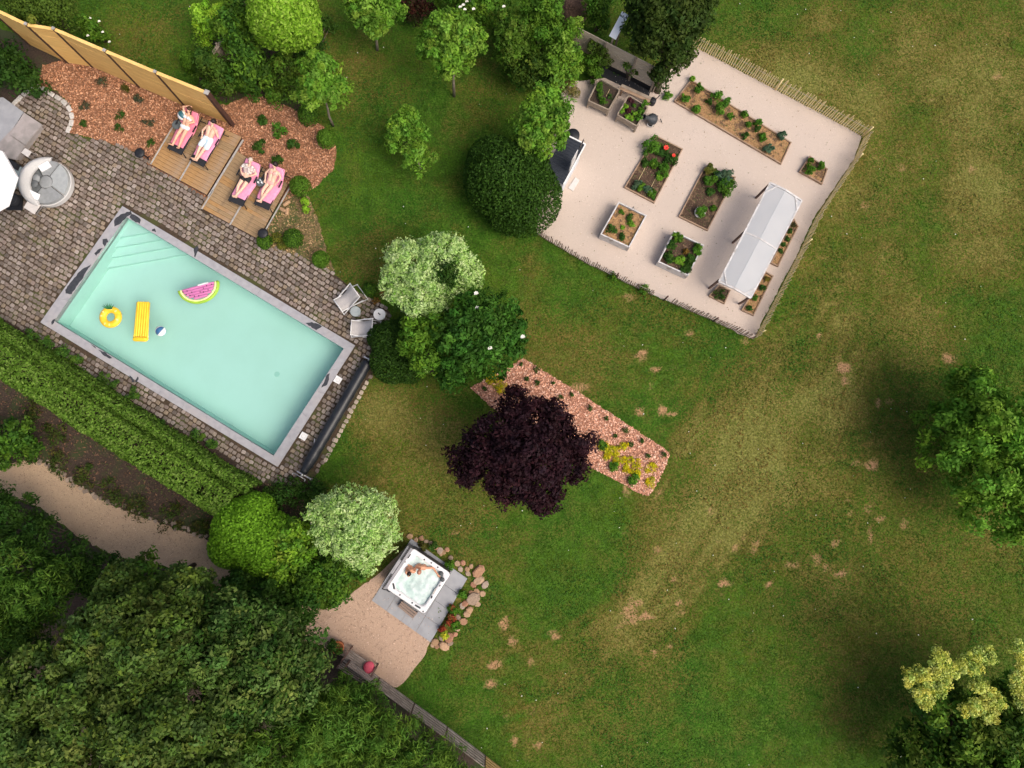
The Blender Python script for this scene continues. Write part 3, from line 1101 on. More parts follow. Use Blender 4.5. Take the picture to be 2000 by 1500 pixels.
for q in ((660, 742), (593, 852)):
    p = P(*q, .03)
    obj('skimmer_lid', MB().box((p.x, p.y, .032), (.27, .27, .05), ANG + .02), 'white_paint', pool)
    obj('skimmer_ring', MB().torus((p.x, p.y, .058), .075, .006, 20, 6), 'white_wash', pool)

# water: clear, faintly tinted, gently rippled
wm = bpy.data.materials.new('water')
wm.use_nodes = True
N, L = wm.node_tree.nodes, wm.node_tree.links
N.clear()
tr = N.new('ShaderNodeBsdfTransparent')
tr.inputs['Color'].default_value = (.90, .985, .965, 1)
gl = N.new('ShaderNodeBsdfGlossy')
gl.inputs['Roughness'].default_value = .06
fr = N.new('ShaderNodeFresnel')
fr.inputs['IOR'].default_value = 1.33
nz = N.new('ShaderNodeTexNoise')
nz.inputs['Scale'].default_value = 2.6
nz.inputs['Detail'].default_value = 5
tcw = N.new('ShaderNodeTexCoord')
L.new(tcw.outputs['Object'], nz.inputs['Vector'])
bpn = N.new('ShaderNodeBump')
bpn.inputs['Strength'].default_value = .9
bpn.inputs['Distance'].default_value = .08
L.new(nz.outputs[0], bpn.inputs['Height'])
L.new(bpn.outputs[0], gl.inputs['Normal'])
L.new(bpn.outputs[0], fr.inputs['Normal'])
ms = N.new('ShaderNodeMixShader')
L.new(fr.outputs[0], ms.inputs[0])
L.new(tr.outputs[0], ms.inputs[1])
L.new(gl.outputs[0], ms.inputs[2])
ow = N.new('ShaderNodeOutputMaterial')
L.new(ms.outputs[0], ow.inputs[0])
MATS['water'] = wm
mb = MB()
mb.add([(p[0], p[1], WZ) for p in POOL_IN], [(0, 1, 2, 3)])
water = struct('water', mb, 'water')
water['label'] = 'clear mint green pool water'

# ------------------------------------------------------------------ floats in the pool
M('float_yellow', (.86, .60, .04), (.80, .52, .03), 6, .35)
M('float_cream', (.86, .72, .30), (.84, .66, .22), 8, .35)
M('float_green', (.03, .20, .07), (.02, .14, .05), 8, .5)
M('float_lime', (.36, .58, .05), (.26, .46, .04), 3, .35)
M('float_rind', (.82, .84, .42), (.80, .80, .36), 6, .35)
M('float_pink', (.62, .22, .44), (.55, .17, .38), 5, .35)
M('seed', (.03, .01, .02), (.02, .01, .015), 6, .5)
M('ball_blue', (.05, .16, .32), (.04, .12, .26), 6, .3)
M('ball_light', (.30, .55, .72), (.26, .5, .66), 6, .3)
# pineapple ring
p = P(218, 620, WZ)
t = thing('swim_ring', 'yellow pineapple swim ring with green leaf crown floating in the pool', 'swim ring', p)
obj('tube', MB().torus((0, 0, .07), .30, .135, 40, 14, .85), 'float_yellow', t, True, False)
for k in range(11):
    an = 2 * math.pi * k / 11 + .2
    obj('cream_patch', MB().ball((.315 * math.cos(an), .315 * math.sin(an), .158), (.065, .05, .034), 12, 6, Euler((0, 0, an)).to_matrix()),
        'float_cream' if k % 3 else 'float_yellow', t, True, False)
for k in range(7):
    an = R(90 + (k - 3) * 17 + 8)
    mb = MB()
    b0 = Vector((.30 * math.cos(R(92) + (k - 3) * .09), .30 * math.sin(R(92)), .17))
    e = b0 + Vector((.2 * math.cos(an), .22 * math.sin(an), .10 + .03 * (k % 2)))
    mb.tube([b0, b0.lerp(e, .5) + Vector((0, 0, .03)), e], [.022, .022, .003], 5)
    obj('leaf', mb, 'float_green', t, True, False)
# lilo
a1, a2 = P(279, 588, 0), P(273, 668, 0)
ln = (a2 - a1).length
mid = (a1 + a2) / 2
t = thing('air_mattress', 'yellow air mattress floating upright between pineapple ring and beach ball', 'air mattress', (mid.x, mid.y, WZ), math.atan2((a1 - a2).y, (a1 - a2).x) - math.pi / 2)
for k in range(5):
    x = -.185 + k * .0925
    obj('air_chamber', MB().capsule((x, -ln / 2 + .26, .05), (x, ln / 2 - .06, .05), .052, .052, 12), 'float_yellow', t, True, False)
mb = MB()
mb.capsule((-.2, -ln / 2 + .12, .07), (.2, -ln / 2 + .12, .07), .095, .095, 14)
obj('pillow', mb, 'float_yellow', t, True, False)
for s in (-1, 1):
    obj('side_chamber', MB().tube([(s * .235, ln / 2 - .05, .05), (s * .238, 0, .05), (s * .25, -ln / 2 + .3, .05), (s * .275, -ln / 2 + .1, .05)], [.03, .038, .038, .03], 10), 'float_yellow', t, True, False)
# watermelon slice
c0 = P(349, 570, WZ)
c1 = P(428, 549, WZ)
t = thing('watermelon_float', 'pink watermelon slice pool float with green rind near the long pool edge', 'pool float', (c0 + c1) / 2, math.atan2((c1 - c0).y, (c1 - c0).x))
W2 = (c1 - c0).length / 2
DP = .70
def half_pt(an, k=1.0):
    return (W2 * k * math.cos(an), -DP * k * math.sin(an) if True else 0)
def arc_band(k0, k1, z, zb):
    mb = MB()
    n = 26
    vs = []
    for i in range(n + 1):
        an = math.pi * i / n
        x0, y0 = half_pt(an, k0)
        x1, y1 = half_pt(an, k1)
        xm, ym = half_pt(an, (k0 + k1) / 2)
        vs += [(x0, y0, zb), (x0, y0, z * .75), (xm, ym, z), (x1, y1, z * .75), (x1, y1, zb)]
    fs = []
    for i in range(n):
        for j in range(4):
            q = i * 5 + j
            fs.append((q, q + 1, q + 6, q + 5))
    fs += [(0, 1, 2, 3, 4)[::-1], tuple(n * 5 + j for j in range(5))]
    return mb.add(vs, fs)
obj('green_rind', arc_band(.90, 1.0, .14, -.03), 'float_lime', t, True, False)
obj('pale_rind', arc_band(.80, .90, .15, -.03), 'float_rind', t, True, False)
for k in range(5):
    y = -.035 - k * .105
    half = W2 * .80 * math.sqrt(max(0, 1 - (abs(y) + .05) ** 2 / (DP * .8) ** 2))
    if half > .1:
        obj('pink_chamber', MB().capsule((-half + .05, y, .075), (half - .05, y, .075), .056, .056, 10), 'float_pink', t, True, False)
for k, (x, y) in enumerate([(-.62, -.10), (-.45, -.10), (-.52, -.23), (-.38, -.30), (-.28, -.20), (-.22, -.38), (-.05, -.41), (.04, -.27), (.16, -.31), (.2, -.16), (.36, -.27), (.34, -.1), (.55, -.09)]):
    obj('melon_seed', MB().ball((x, y, .128), (.022, .03, .012), 8, 6), 'seed', t, True, False)
obj('white_label', MB().box((.22, .01, .125), (.42, .06, .012)), 'white_paint', t, False, False)
# beach balls
def beach_ball(loc, label, rz, cols, r=.2):
    t = thing('beach_ball', label, 'beach ball', loc, rz)
    n = 6
    for k in range(n):
        mb = MB()
        a0, a1 = 2 * math.pi * k / n, 2 * math.pi * (k + 1) / n
        prof = [(max(r * math.sin(math.pi * i / 12), .001), -r * math.cos(math.pi * i / 12)) for i in range(13)]
        mb.lathe(prof, (0, 0, 0), 6, a0, a1)
        # lay the poles sideways
        m_ = Euler((R(90), 0, 0)).to_matrix() @ Euler((0, 0, R(60))).to_matrix()
        mb.v = [tuple(m_ @ Vector(q) + Vector((0, 0, r))) for q in mb.v]
        obj('panel', mb, cols[k % len(cols)], t, True, False)
    return t
beach_ball(P(317, 648, WZ) + Vector((0, 0, -.06)), 'white beach ball with a blue stripe floating in the pool', R(-40), ['ball_blue', 'white_paint', 'white_paint', 'white_paint', 'ball_light', 'white_paint'], .2)

# ------------------------------------------------------------------ pool cover on its roller
e0, e1 = P(719, 706, .35), P(592, 924, .35)
t = thing('pool_cover_roller', 'black rolled pool cover on a crank roller along the pool end', 'pool cover', (e1.x, e1.y, 0))
n = 40
pts, rad = [], []
for k in range(n + 1):
    q = e0.lerp(e1, k / n)
    pts.append(q)
    rad.append((.215 if k < n - 2 else .16) + .012 * math.sin(k * 1.7) * rr.random())
obj('cover_roll', MB().tube(pts, rad, 20), 'cover_black', t, True)
dr_ = (e1 - e0).normalized()
sd_ = Vector((-dr_.y, dr_.x, 0))
for s_, ee in ((1, e1), (-1, e0)):
    hub = ee + dr_ * (.10 * s_)
    obj('axle', MB().tube([ee, hub + dr_ * .05 * s_], .05, 12), 'metal', t, True)
    obj('stand', MB().beam(hub + sd_ * .32 - Vector((0, 0, .33)), hub - sd_ * .32 - Vector((0, 0, .33)), .05, .04).beam(hub - Vector((0, 0, .33)), hub, .05, .05), 'metal', t)
    if s_ == 1:
        cr = hub + dr_ * .07
        obj('crank_handle', MB().tube([cr - sd_ * .33, cr + sd_ * .2], .014, 8).tube([cr + sd_ * .2, cr + sd_ * .2 + dr_ * .1], .018, 8)
            .tube([cr - sd_ * .33, cr - sd_ * .33 + dr_ * .1], .018, 8), 'metal', t, True)
st = P(612, 878, .3)
obj('strap', MB().beam(st, st + Vector((.05, .42, .06)), .025, .01), 'metal', t)
# ------------------------------------------------------------------ sun decks
def lerp2(p, q, t):
    return Vector((p[0] + (q[0] - p[0]) * t, p[1] + (q[1] - p[1]) * t, 0))
def deck(quad, label, mats, seed, tz=.17):
    """quad: front-left, back-left, back-right, front-right; boards run left to right."""
    fl, bl, br, fr = quad
    c = (lerp2(fl, br, .5))
    t = thing('sun_deck', label, 'deck', (c.x, c.y, 0))
    rr_ = random.Random(seed)
    n = 17
    for k in range(n):
        t0, t1 = (k + .03) / n, (k + .97) / n
        for h in range(2):       # boards meet over the middle joist
            s0, s1 = ((0.012, .4985), (.5015, .988))[h]
            q = []
            for tt, ss in ((t0, s0), (t0, s1), (t1, s1), (t1, s0)):
                l, r = lerp2(fl, bl, tt), lerp2(fr, br, tt)
                q.append(l.lerp(r, ss))
            dz = rr_.uniform(-.003, .003)
            # local frame along the board so the grain follows it
            o0 = q[0]
            an = math.atan2((q[1] - q[0]).y, (q[1] - q[0]).x)
            ca, sa = math.cos(-an), math.sin(-an)
            loc = [((p - o0).x * ca - (p - o0).y * sa, (p - o0).x * sa + (p - o0).y * ca) for p in q]
            me_ = mesh_of('plank', MB().prism(loc, tz - .03, tz + dz), mats[rr_.randrange(len(mats))])
            child('plank', me_, t, o0 - t.location, an)
    mb = MB()
    for s in (.03, .35, .65, .97):
        a, b = lerp2(fl, fr, s), lerp2(bl, br, s)
        mb.beam((a.x, a.y, .07), (b.x, b.y, .07), .06, .132)
    for aa, bb in ((fl, fr), (bl, br)):
        a, b = lerp2(aa, bb, .02), lerp2(aa, bb, .98)
        mb.beam((a.x, a.y, .068), (b.x, b.y, .068), .03, .12)
    obj('joist_frame', mb, 'brown_metal', t)
    return t
d1 = deck(DECK1, 'left wooden sun deck below the yellow fence', ['deck_wood', 'deck_wood', 'deck_wood_grey'], 1)
d2 = deck(DECK2, 'right wooden sun deck next to the shrubs', ['deck_wood', 'deck_wood_grey', 'deck_wood_grey'], 2)
def strip(t, a, b, w, z):
    a, b = P(*a, z), P(*b, z)
    obj('metal_trim', MB().beam(a, b, w, .02), 'trim_metal', t)
strip(d1, (294, 321), (337, 249), .05, .185)
strip(d1, (351, 352), (385, 294), .06, .187)
strip(d1, (407, 384), (475, 273), .07, .185)
strip(d2, (394, 408), (417, 371), .05, .185)
strip(d2, (449, 439), (480, 386), .06, .187)
strip(d2, (508, 468), (566, 366), .05, .185)

# ------------------------------------------------------------------ people
M('skin_a', (.70, .42, .29), (.63, .36, .245), 12, .55)
M('skin_b', (.74, .50, .37), (.68, .43, .31), 12, .55)
M('skin_c', (.60, .31, .19), (.52, .25, .15), 12, .5)
M('hair_brown', (.07, .035, .018), (.04, .02, .01), 40, .6, stretch=(1, 6, 1))
M('hair_dark', (.022, .014, .012), (.014, .009, .008), 40, .55, stretch=(1, 6, 1))
M('hair_grey', (.62, .55, .46), (.5, .43, .36), 40, .6)
M('cloth_white', (.72, .76, .80), (.58, .64, .70), 25, .8)
M('cloth_blue', (.55, .72, .80), (.70, .80, .85), 6, .8)
M('cloth_black', (.012, .013, .015), (.02, .02, .022), 20, .8)
M('cloth_print', (.62, .52, .46), (.36, .25, .25), 16, .85, c3=(.70, .66, .60), s3=12, lo3=.5, hi3=.6)
M('cloth_pink', (.72, .40, .36), (.66, .34, .31), 14, .8)
M('towel', (.82, .27, .37), (.76, .22, .32), 9, .95, .4, 60)
M('towel_light', (.84, .34, .50), (.78, .28, .44), 9, .95, .4, 60)

def fuse(name, mb, mat, parent, voxel=.011, smooth=3):
    """Melts overlapping shapes into one continuous skin."""
    me_ = bpy.data.meshes.new(name)
    me_.from_pydata(mb.v, [], mb.f)
    me_.update()
    o = bpy.data.objects.new(name, me_)
    COL.objects.link(o)
    md = o.modifiers.new('r', 'REMESH')
    md.mode = 'VOXEL'
    md.voxel_size = voxel
    s_ = o.modifiers.new('s', 'SMOOTH')
    s_.iterations = smooth
    s_.factor = .5
    dg = bpy.context.evaluated_depsgraph_get()
    new = bpy.data.meshes.new_from_object(o.evaluated_get(dg))
    o.modifiers.clear()
    o.data = new
    bpy.data.meshes.remove(me_)
    new.name = name
    new.materials.clear()
    new.materials.append(MATS[mat])
    new.polygons.foreach_set('use_smooth', [True] * len(new.polygons))
    o.parent = parent
    return o

def hand(mb, wrist, direction, palm_n, curl=.35, s=1.0, side=1):
    """Palm, four unequal fingers with a knuckle bend, and a thumb from the side of the palm."""
    d = Vector(direction).normalized()
    nrm = Vector(palm_n).normalized()
    across = d.cross(nrm).normalized() * side
    w = Vector(wrist)
    for k in (-1.2, -.4, .4, 1.2):
        mb.capsule(w + across * .012 * k, w + d * .085 * s + across * .0205 * k, .0135, .0125, 8)
    for k, ln_ in zip((-1.5, -.5, .5, 1.5), (.062, .078, .083, .072)):
        b0 = w + d * .088 * s + across * .0205 * k
        m_ = b0 + (d * math.cos(curl) + nrm * math.sin(curl)) * ln_ * .52 * s + across * .003 * k
        e = m_ + (d * math.cos(curl * 2.2) + nrm * math.sin(curl * 2.2)) * ln_ * .48 * s
        mb.capsule(b0, m_, .0092, .0086, 8)
        mb.capsule(m_, e, .0086, .0072, 8)
    b0 = w + d * .028 * s + across * .026
    m_ = b0 + (across * .75 + d * .6 + nrm * .25).normalized() * .040
    e = m_ + (across * .25 + d * .9 + nrm * .3).normalized() * .032
    mb.capsule(b0, m_, .0125, .0105, 8)
    mb.capsule(m_, e, .0105, .0085, 8)

def limb(mb, pts, rad):
    for i in range(len(pts) - 1):
        mb.capsule(pts[i], pts[i + 1], rad[i], rad[i + 1], 12)

def head_on(mb, c, up, face, s=1.0):
    """Skull, jaw, nose, brow, lips and ears; up = crown direction, face = where it looks."""
    up = Vector(up).normalized()
    fc = (Vector(face) - up * Vector(face).dot(up)).normalized()
    sd2 = up.cross(fc)
    m_ = Matrix((sd2, fc, up)).transposed()
    c = Vector(c)
    mb.ball(c + up * .022 * s, (.074 * s, .094 * s, .098 * s), 16, 12, m_)
    mb.ball(c - up * .045 * s + fc * .022 * s, (.056 * s, .066 * s, .068 * s), 14, 10, m_)
    mb.capsule(c + fc * .088 * s + up * .012 * s, c + fc * .112 * s - up * .022 * s, .010 * s, .014 * s, 8)
    mb.capsule(c + fc * .078 * s - up * .062 * s + sd2 * .018, c + fc * .078 * s - up * .062 * s - sd2 * .018, .011 * s, .011 * s, 8)
    for q in (-1, 1):
        mb.ball(c + sd2 * .076 * s * q - up * .008 * s, (.012, .022, .032), 8, 8, m_)
    return m_

def person(label, skin, parent_loc, rz, pose, clothes, hair, name='person'):
    """Lying figure in its lounger's frame: y runs to the head, z = 0 is the mat."""
    t = thing(name, label, 'person', parent_loc, rz)
    mb = MB()
    k = pose.get('k', 1.0)
    V_ = lambda x, y, z: Vector((x * k, y * k, z))
    inc = pose.get('inc', R(24))
    def on_back(dist, x=0, lift=.11):
        return V_(x, dist * math.cos(inc), lift + dist * math.sin(inc))
    w = pose.get('w', 1.0)
    # trunk
    for s_ in (-1, 1):
        limb(mb, [V_(s_ * .075 * w, -.02, .125), on_back(.16, s_ * .055 * w, .118), on_back(.36, s_ * .085 * w, .125), on_back(.46, s_ * .10 * w, .125)],
             [.112, .096, .112, .085])
        limb(mb, [on_back(.46, s_ * .11 * w, .125), on_back(.475, s_ * .175 * w, .12)], [.07, .056])
    if pose.get('bust'):
        for s_ in (-1, 1):
            mb.ball(on_back(.36, s_ * .075, .205), (.068, .07, .05), 12, 8)
    if pose.get('belly'):
        mb.ball(on_back(.12, 0, .18), (.13, .15, .085), 14, 10)
    limb(mb, [on_back(.47, 0, .13), on_back(.575, 0, .15)], [.060, .052])
    hc = on_back(.685, pose.get('hx', 0), .185)
    upv = (hc - on_back(.50, 0, .14)).normalized()
    m_ = head_on(mb, hc, upv, pose.get('face', (0, -.72, .68)))
    # legs
    for s_, kn, an, toe in ((-1, *pose['legL']), (1, *pose['legR'])):
        hip = V_(s_ * .095 * w, -.03, .12)
        limb(mb, [hip, V_(*kn), V_(*an)], [.092 * w, .062, .043])
        mid_ = V_(*kn).lerp(V_(*an), .32)
        mb.ball(mid_ - Vector((0, 0, .012)), (.056, .10, .05), 10, 8)
        a_, e_ = V_(*an), V_(*an) + Vector(toe).normalized() * .165
        heel = a_ - Vector((0, .02, .015))
        for q in (-1, 0, 1):
            limb(mb, [heel + Vector((q * .012, 0, 0)), a_.lerp(e_, .6) + Vector((q * .022, 0, 0)), e_ + Vector((q * .026, 0, 0))], [.034, .026, .017])
    # arms
    for s_, el, wr, hd, pn in ((-1, *pose['armL']), (1, *pose['armR'])):
        sh = on_back(.47, s_ * .185 * w, .12)
        limb(mb, [sh, V_(*el), V_(*wr)], [.052, .041, .030])
        hand(mb, V_(*wr), hd, pn, .45, 1.0, -s_)
    fuse('body', mb, skin, t, .0105, 3)
    # hair cap over the crown and back of the head
    hm = MB()
    fcv = m_ @ Vector((0, 1, 0))
    hs = pose.get('hs', 1.0)
    hm.ball(hc + upv * .042 * hs - fcv * .010, (.088 * hs, .104 * hs, .094 * hs), 16, 10, m_)
    if pose.get('long'):
        for q in (-1, 0, 1):
            hm.capsule(hc + upv * .01 - fcv * .05 + (m_ @ Vector((q * .05, 0, 0))), hc - upv * .15 + (m_ @ Vector((q * .085, -.02, 0))), .04, .025)
    if pose.get('tail'):
        hm.capsule(hc + upv * .02 + (m_ @ Vector((.06, 0, 0))), hc + Vector(pose['tail']), .03, .012)
    fuse('hair', hm, hair, t, .012, 2)
    em = MB()
    for q in (-1, 1):
        em.ball(hc + fcv * .087 + upv * .018 + (m_ @ Vector((q * .031, 0, 0))), (.016, .009, .009), 8, 6, m_)
    obj('eyes', em, 'seed', t, True, False)
    for (nm, cm, fn, vx) in clothes:
        cmb = MB()
        fn(cmb, on_back, V_, w)
        fuse(nm, cmb, cm, t, vx, 2)
    return t

def lounger(headpx, footpx, label, towel, seed):
    a, b = P(*headpx, .62), P(*footpx, .34)
    a.z = b.z = 0
    d = a - b
    Lh = d.length
    rz = math.atan2(d.y, d.x) - math.pi / 2
    org = b + d * (.60)            # hip line
    zs = .17 + .33
    t = thing('sun_lounger', label, 'sun lounger', (org.x, org.y, .17), rz, 'sun loungers on the decks')
    y0, y1 = -Lh * .60, Lh * .40
    inc = R(24)
    bl = y1 / math.cos(inc) * .97
    hw = .31
    S = .33
    # frame: side rails, legs, arms
    for s_ in (-1, 1):
        obj('side_rail', MB().tube([(s_ * hw, y0, S - .03), (s_ * hw, 0.02, S - .03), (s_ * hw, y1 * .99, S - .03)], .02, 8), 'black', t, True, False)
        for yy in (y0 + .12, y1 * .75):
            obj('leg', MB().tube([(s_ * hw, yy, S - .03), (s_ * (hw + .07), yy - .09 * (1 if yy < 0 else -1), .0)], .018, 8), 'black', t, True, False)
        obj('armrest', MB().box((s_ * (hw + .07), .08, S + .16), (.05, .30, .025)).tube([(s_ * hw, .0, S - .02), (s_ * (hw + .07), .02, S + .15)], .014, 6), 'black', t, False, False)
    obj('seat_sling', MB().box((0, (y0 + 0) / 2, S - .018), (hw * 2, -y0, .022)), 'black_fabric', t, False, False)
    cb = Vector((0, math.cos(inc) * bl / 2, S - .018 + math.sin(inc) * bl / 2))
    obj('backrest', MB().box(cb, (hw * 2, bl, .022), 0, inc), 'black_fabric', t, False, False)
    obj('back_stay', MB().tube([(-hw + .03, y1 * .6, S - .03), (-hw + .03, y1 * .62, S + math.sin(inc) * bl * .6)], .012, 6)
        .tube([(hw - .03, y1 * .6, S - .03), (hw - .03, y1 * .62, S + math.sin(inc) * bl * .6)], .012, 6), 'black', t, True, False)
    # towel: a draped sheet with slight folds
    ny_, nx_ = 34, 12
    rr_ = random.Random(seed)
    ys = np.linspace(y0 + .27, bl * .985, ny_)
    mb = MB()
    ph = [rr_.uniform(0, 6) for _ in range(4)]
    for j, yy in enumerate(ys):
        for i in range(nx_):
            u = -1 + 2 * i / (nx_ - 1)
            edge = .045 * math.sin(yy * 3.1 + ph[0]) * (u > 0) + .03 * math.sin(yy * 4.3 + ph[1]) * (u < 0)
            x = u * (hw + .035) + edge * abs(u) ** 3 + .02 * math.sin(ph[2])
            z = S + .006 + .006 * math.sin(yy * 9 + u * 3 + ph[2]) + .006
            if abs(u) > .96:
                z -= .05
            if yy > 0:
                z += yy * math.sin(inc)
                y = yy * math.cos(inc)
            else:
                y = yy
            mb.v.append((x, y, z))
    for j in range(ny_ - 1):
        for i in range(nx_ - 1):
            q = j * nx_ + i
            mb.f.append((q, q + 1, q + nx_ + 1, q + nx_))
    tw = obj('towel', mb, towel, None, True)
    md = tw.modifiers.new('thick', 'SOLIDIFY')
    md.thickness = .012
    tw.location = t.location
    tw.rotation_euler = t.rotation_euler
    return t, tw, (org.x, org.y, .17 + S + .012), rz

LG = [lounger((379, 219), (343, 299), 'black sun lounger nearest the yellow fence corner, beside the beach ball', 'towel', 1),
      lounger((424, 245), (386, 322), 'black sun lounger with bare headrest top in the middle of the left deck', 'towel_light', 2),
      lounger((497, 317), (462, 400), 'black sun lounger on the right deck, left of the small round table', 'towel_light', 3),
      lounger((544, 327), (512, 407), 'black sun lounger nearest the round shrubs at the right deck edge', 'towel_light', 4)]
for (t, tw, _, _), lab in zip(LG, ('deep pink towel under the person in the white bikini', 'pink towel under the person in pale blue shorts',
                                    'pink towel under the person in the printed top', 'pink towel with a folded edge under the person with dark cap')):
    tag(tw, lab, 'towel', 'pink towels on the loungers')

def top_bikini(cm, ob, V_, w):
    for s_ in (-1, 1):
        cm.ball(ob(.36, s_ * .075, .213), (.076, .072, .052), 12, 8)
    cm.capsule(ob(.34, -.16, .16), ob(.34, .16, .16), .05, .05)
def bottom_bikini(cm, ob, V_, w):
    cm.capsule(V_(-.085, -.01, .13), V_(.085, -.01, .13), .122, .122, 14)
def bottom_small(cm, ob, V_, w):
    cm.capsule(V_(-.07, -.02, .15), V_(.07, -.02, .15), .105, .105, 14)
def shorts(cm, ob, V_, w):
    cm.capsule(V_(-.085, .03, .135), V_(.085, .03, .135), .132, .132, 14)
    for s_ in (-1, 1):
        cm.capsule(V_(s_ * .10, -.03, .125), V_(s_ * .125, -.30, .14), .118, .112, 14)
def trunks(cm, ob, V_, w):
    cm.capsule(V_(-.085, .02, .13), V_(.085, .02, .13), .126, .126, 14)
    for s_ in (-1, 1):
        cm.capsule(V_(s_ * .095, -.03, .125), V_(s_ * .10, -.10, .13), .106, .10, 14)
def print_top(cm, ob, V_, w):
    for s_ in (-1, 1):
        limb(cm, [ob(.22, s_ * .06, .135), ob(.36, s_ * .09, .14), ob(.46, s_ * .105, .135)], [.108, .122, .095])
        limb(cm, [ob(.46, s_ * .11, .13), ob(.44, s_ * .22, .14), ob(.36, s_ * .245, .17)], [.078, .068, .06])
    cm.ball(ob(.36, .0, .215), (.15, .08, .06), 14, 8)

straight = dict(legL=((-.11, -.44, .14), (-.13, -.86, .07), (-.35, -.45, .8)), legR=((.12, -.44, .14), (.14, -.86, .07), (.3, -.45, .8)))
person('person in a white bikini lying with one arm raised behind the head', 'skin_a', LG[0][2], LG[0][3],
       dict(k=.98, w=.93, bust=1, long=1, hs=1.06, **straight,
            armL=((-.27, .64, .46), (-.10, .72, .50), (.9, .3, -.1), (0, .2, -1)), armR=((.30, .30, .26), (.14, .14, .30), (-.9, -.35, 0), (0, 0, -1)), inc=R(24)),
       [('bikini_top', 'cloth_white', top_bikini, .012), ('bikini_bottom', 'cloth_white', bottom_bikini, .012)], 'hair_brown')
person('person in pale blue swim shorts lying with both hands near the chest', 'skin_b', LG[1][2], LG[1][3],
       dict(k=1.03, w=1.06, legL=((-.10, -.44, .15), (-.06, -.88, .07), (-.5, -.4, .75)), legR=((.07, -.45, .15), (.02, -.90, .11), (-.3, -.5, .8)),
            armL=((-.33, .22, .20), (-.24, .02, .20), (.3, -.9, .1), (0, 0, -1)), armR=((.34, .26, .24), (.19, .42, .44), (-.75, .6, .1), (0, -.4, -.9)), face=(-.25, -.9, .3), hs=1.12),
       [('swim_shorts', 'cloth_blue', shorts, .012)], 'hair_dark')
person('person in a printed short-sleeved top and black trunks lying with crossed ankles', 'skin_b', LG[2][2], LG[2][3],
       dict(k=1.0, w=1.05, belly=1, legL=((-.13, -.42, .15), (-.03, -.84, .09), (-.35, -.5, .8)), legR=((.08, -.44, .17), (-.02, -.82, .17), (-.3, -.5, .8)),
            armL=((-.33, .28, .24), (-.20, .10, .28), (.8, -.5, .1), (0, 0, -1)), armR=((.33, .28, .24), (.2, .12, .28), (-.8, -.5, .1), (0, 0, -1)), face=(.1, -.75, .65)),
       [('printed_top', 'cloth_print', print_top, .012), ('trunks', 'cloth_black', trunks, .012)], 'hair_grey')
t4 = person('person in a pale pink bikini and black cap lying with crossed legs', 'skin_b', LG[3][2], LG[3][3],
       dict(k=1.0, w=.98, bust=1, belly=0, legL=((-.14, -.43, .15), (-.05, -.85, .08), (-.5, -.45, .75)), legR=((.03, -.46, .17), (-.04, -.83, .16), (-.4, -.45, .8)),
            armL=((-.31, .26, .22), (-.24, .02, .18), (.15, -.95, 0), (0, 0, -1)), armR=((.33, .30, .28), (.26, .06, .22), (-.4, -.9, 0), (0, 0, -1)), face=(-.3, -.9, .25), hs=1.14,
            tail=(.14, -.06, .05)),
       [('bikini_top', 'cloth_pink', top_bikini, .012), ('bikini_bottom', 'cloth_pink', bottom_small, .012)], 'hair_dark')

# ------------------------------------------------------------------ little tables and the lamps by the deck
def side_table(px, label, r, z, mat, h0=0.0, glasses=()):
    p = P(*px, z)
    t = thing('side_table', label, 'side table', (p.x, p.y, h0))
    hh = z - h0
    obj('table_top', MB().lathe([(0, hh), (r * .96, hh), (r, hh - .01), (r, hh - .03), (0, hh - .03)], (0, 0, 0), 28), mat, t, False, False)
    obj('table_post', MB().tube([(0, 0, .01), (0, 0, hh - .03)], .022, 8), mat, t, True, False)
    obj('table_foot', MB().lathe([(0, .02), (r * .62, .015), (r * .65, 0)], (0, 0, 0), 24), mat, t, False, False)
    return t
M('ball_teal', (.03, .13, .16), (.025, .1, .13), 6, .3)
M('table_grey', (.10, .12, .125), (.08, .095, .10), 6, .6)
M('table_pale', (.36, .40, .40), (.30, .34, .34), 4, .5, c3=(.25, .29, .3), s3=6)
side_table((345, 243), 'small dark grey round table between bark bed and first lounger', .19, .58, 'table_grey', .17)
side_table((509, 355), 'small grey round table with glasses between the right deck loungers', .19, .56, 'table_grey', .17)
side_table((694, 608), 'small pale grey round table between the two deckchairs', .205, .45, 'table_pale', .04)
tw_ = side_table((741, 614), 'small white round table beside the pale leaved tree', .235, .48, 'white_paint', .04)
M('glass', (.75, .8, .82), (.7, .75, .78), 4, .1, spec=.6)
for k, (dx, dy) in enumerate(((-.06, -.06), (.03, .03), (.08, -.07))):
    p = P(509, 355, .56)
    o = obj('drinking_glass', MB().lathe([(0, 0), (.028, 0), (.036, .11), (.032, .11), (.025, .01), (0, .01)], (p.x + dx, p.y + dy, .561), 12), 'glass', None, True)
    tag(o, 'clear drinking glass, ' + ('leftmost', 'middle', 'rightmost')[k] + ' of three on the grey deck table', 'glass', 'glasses on the deck table')
pp_ = P(741, 613, .481)
o = obj('sunglasses', MB().box((pp_.x - .03, pp_.y + .02, .489), (.055, .045, .014), R(-45)).box((pp_.x + .015, pp_.y - .025, .489), (.055, .045, .014), R(-45))
        .box((pp_.x - .005, pp_.y, .489), (.05, .012, .01), R(-45)), 'black', None)
tag(o, 'black sunglasses lying on the white round table', 'sunglasses')
bb_ = P(357, 226, .75)
beach_ball((bb_.x, bb_.y, .581), 'white and teal beach ball on the small dark table', R(30), ['ball_teal', 'white_paint', 'white_paint', 'ball_light', 'white_paint', 'white_paint'], .19)

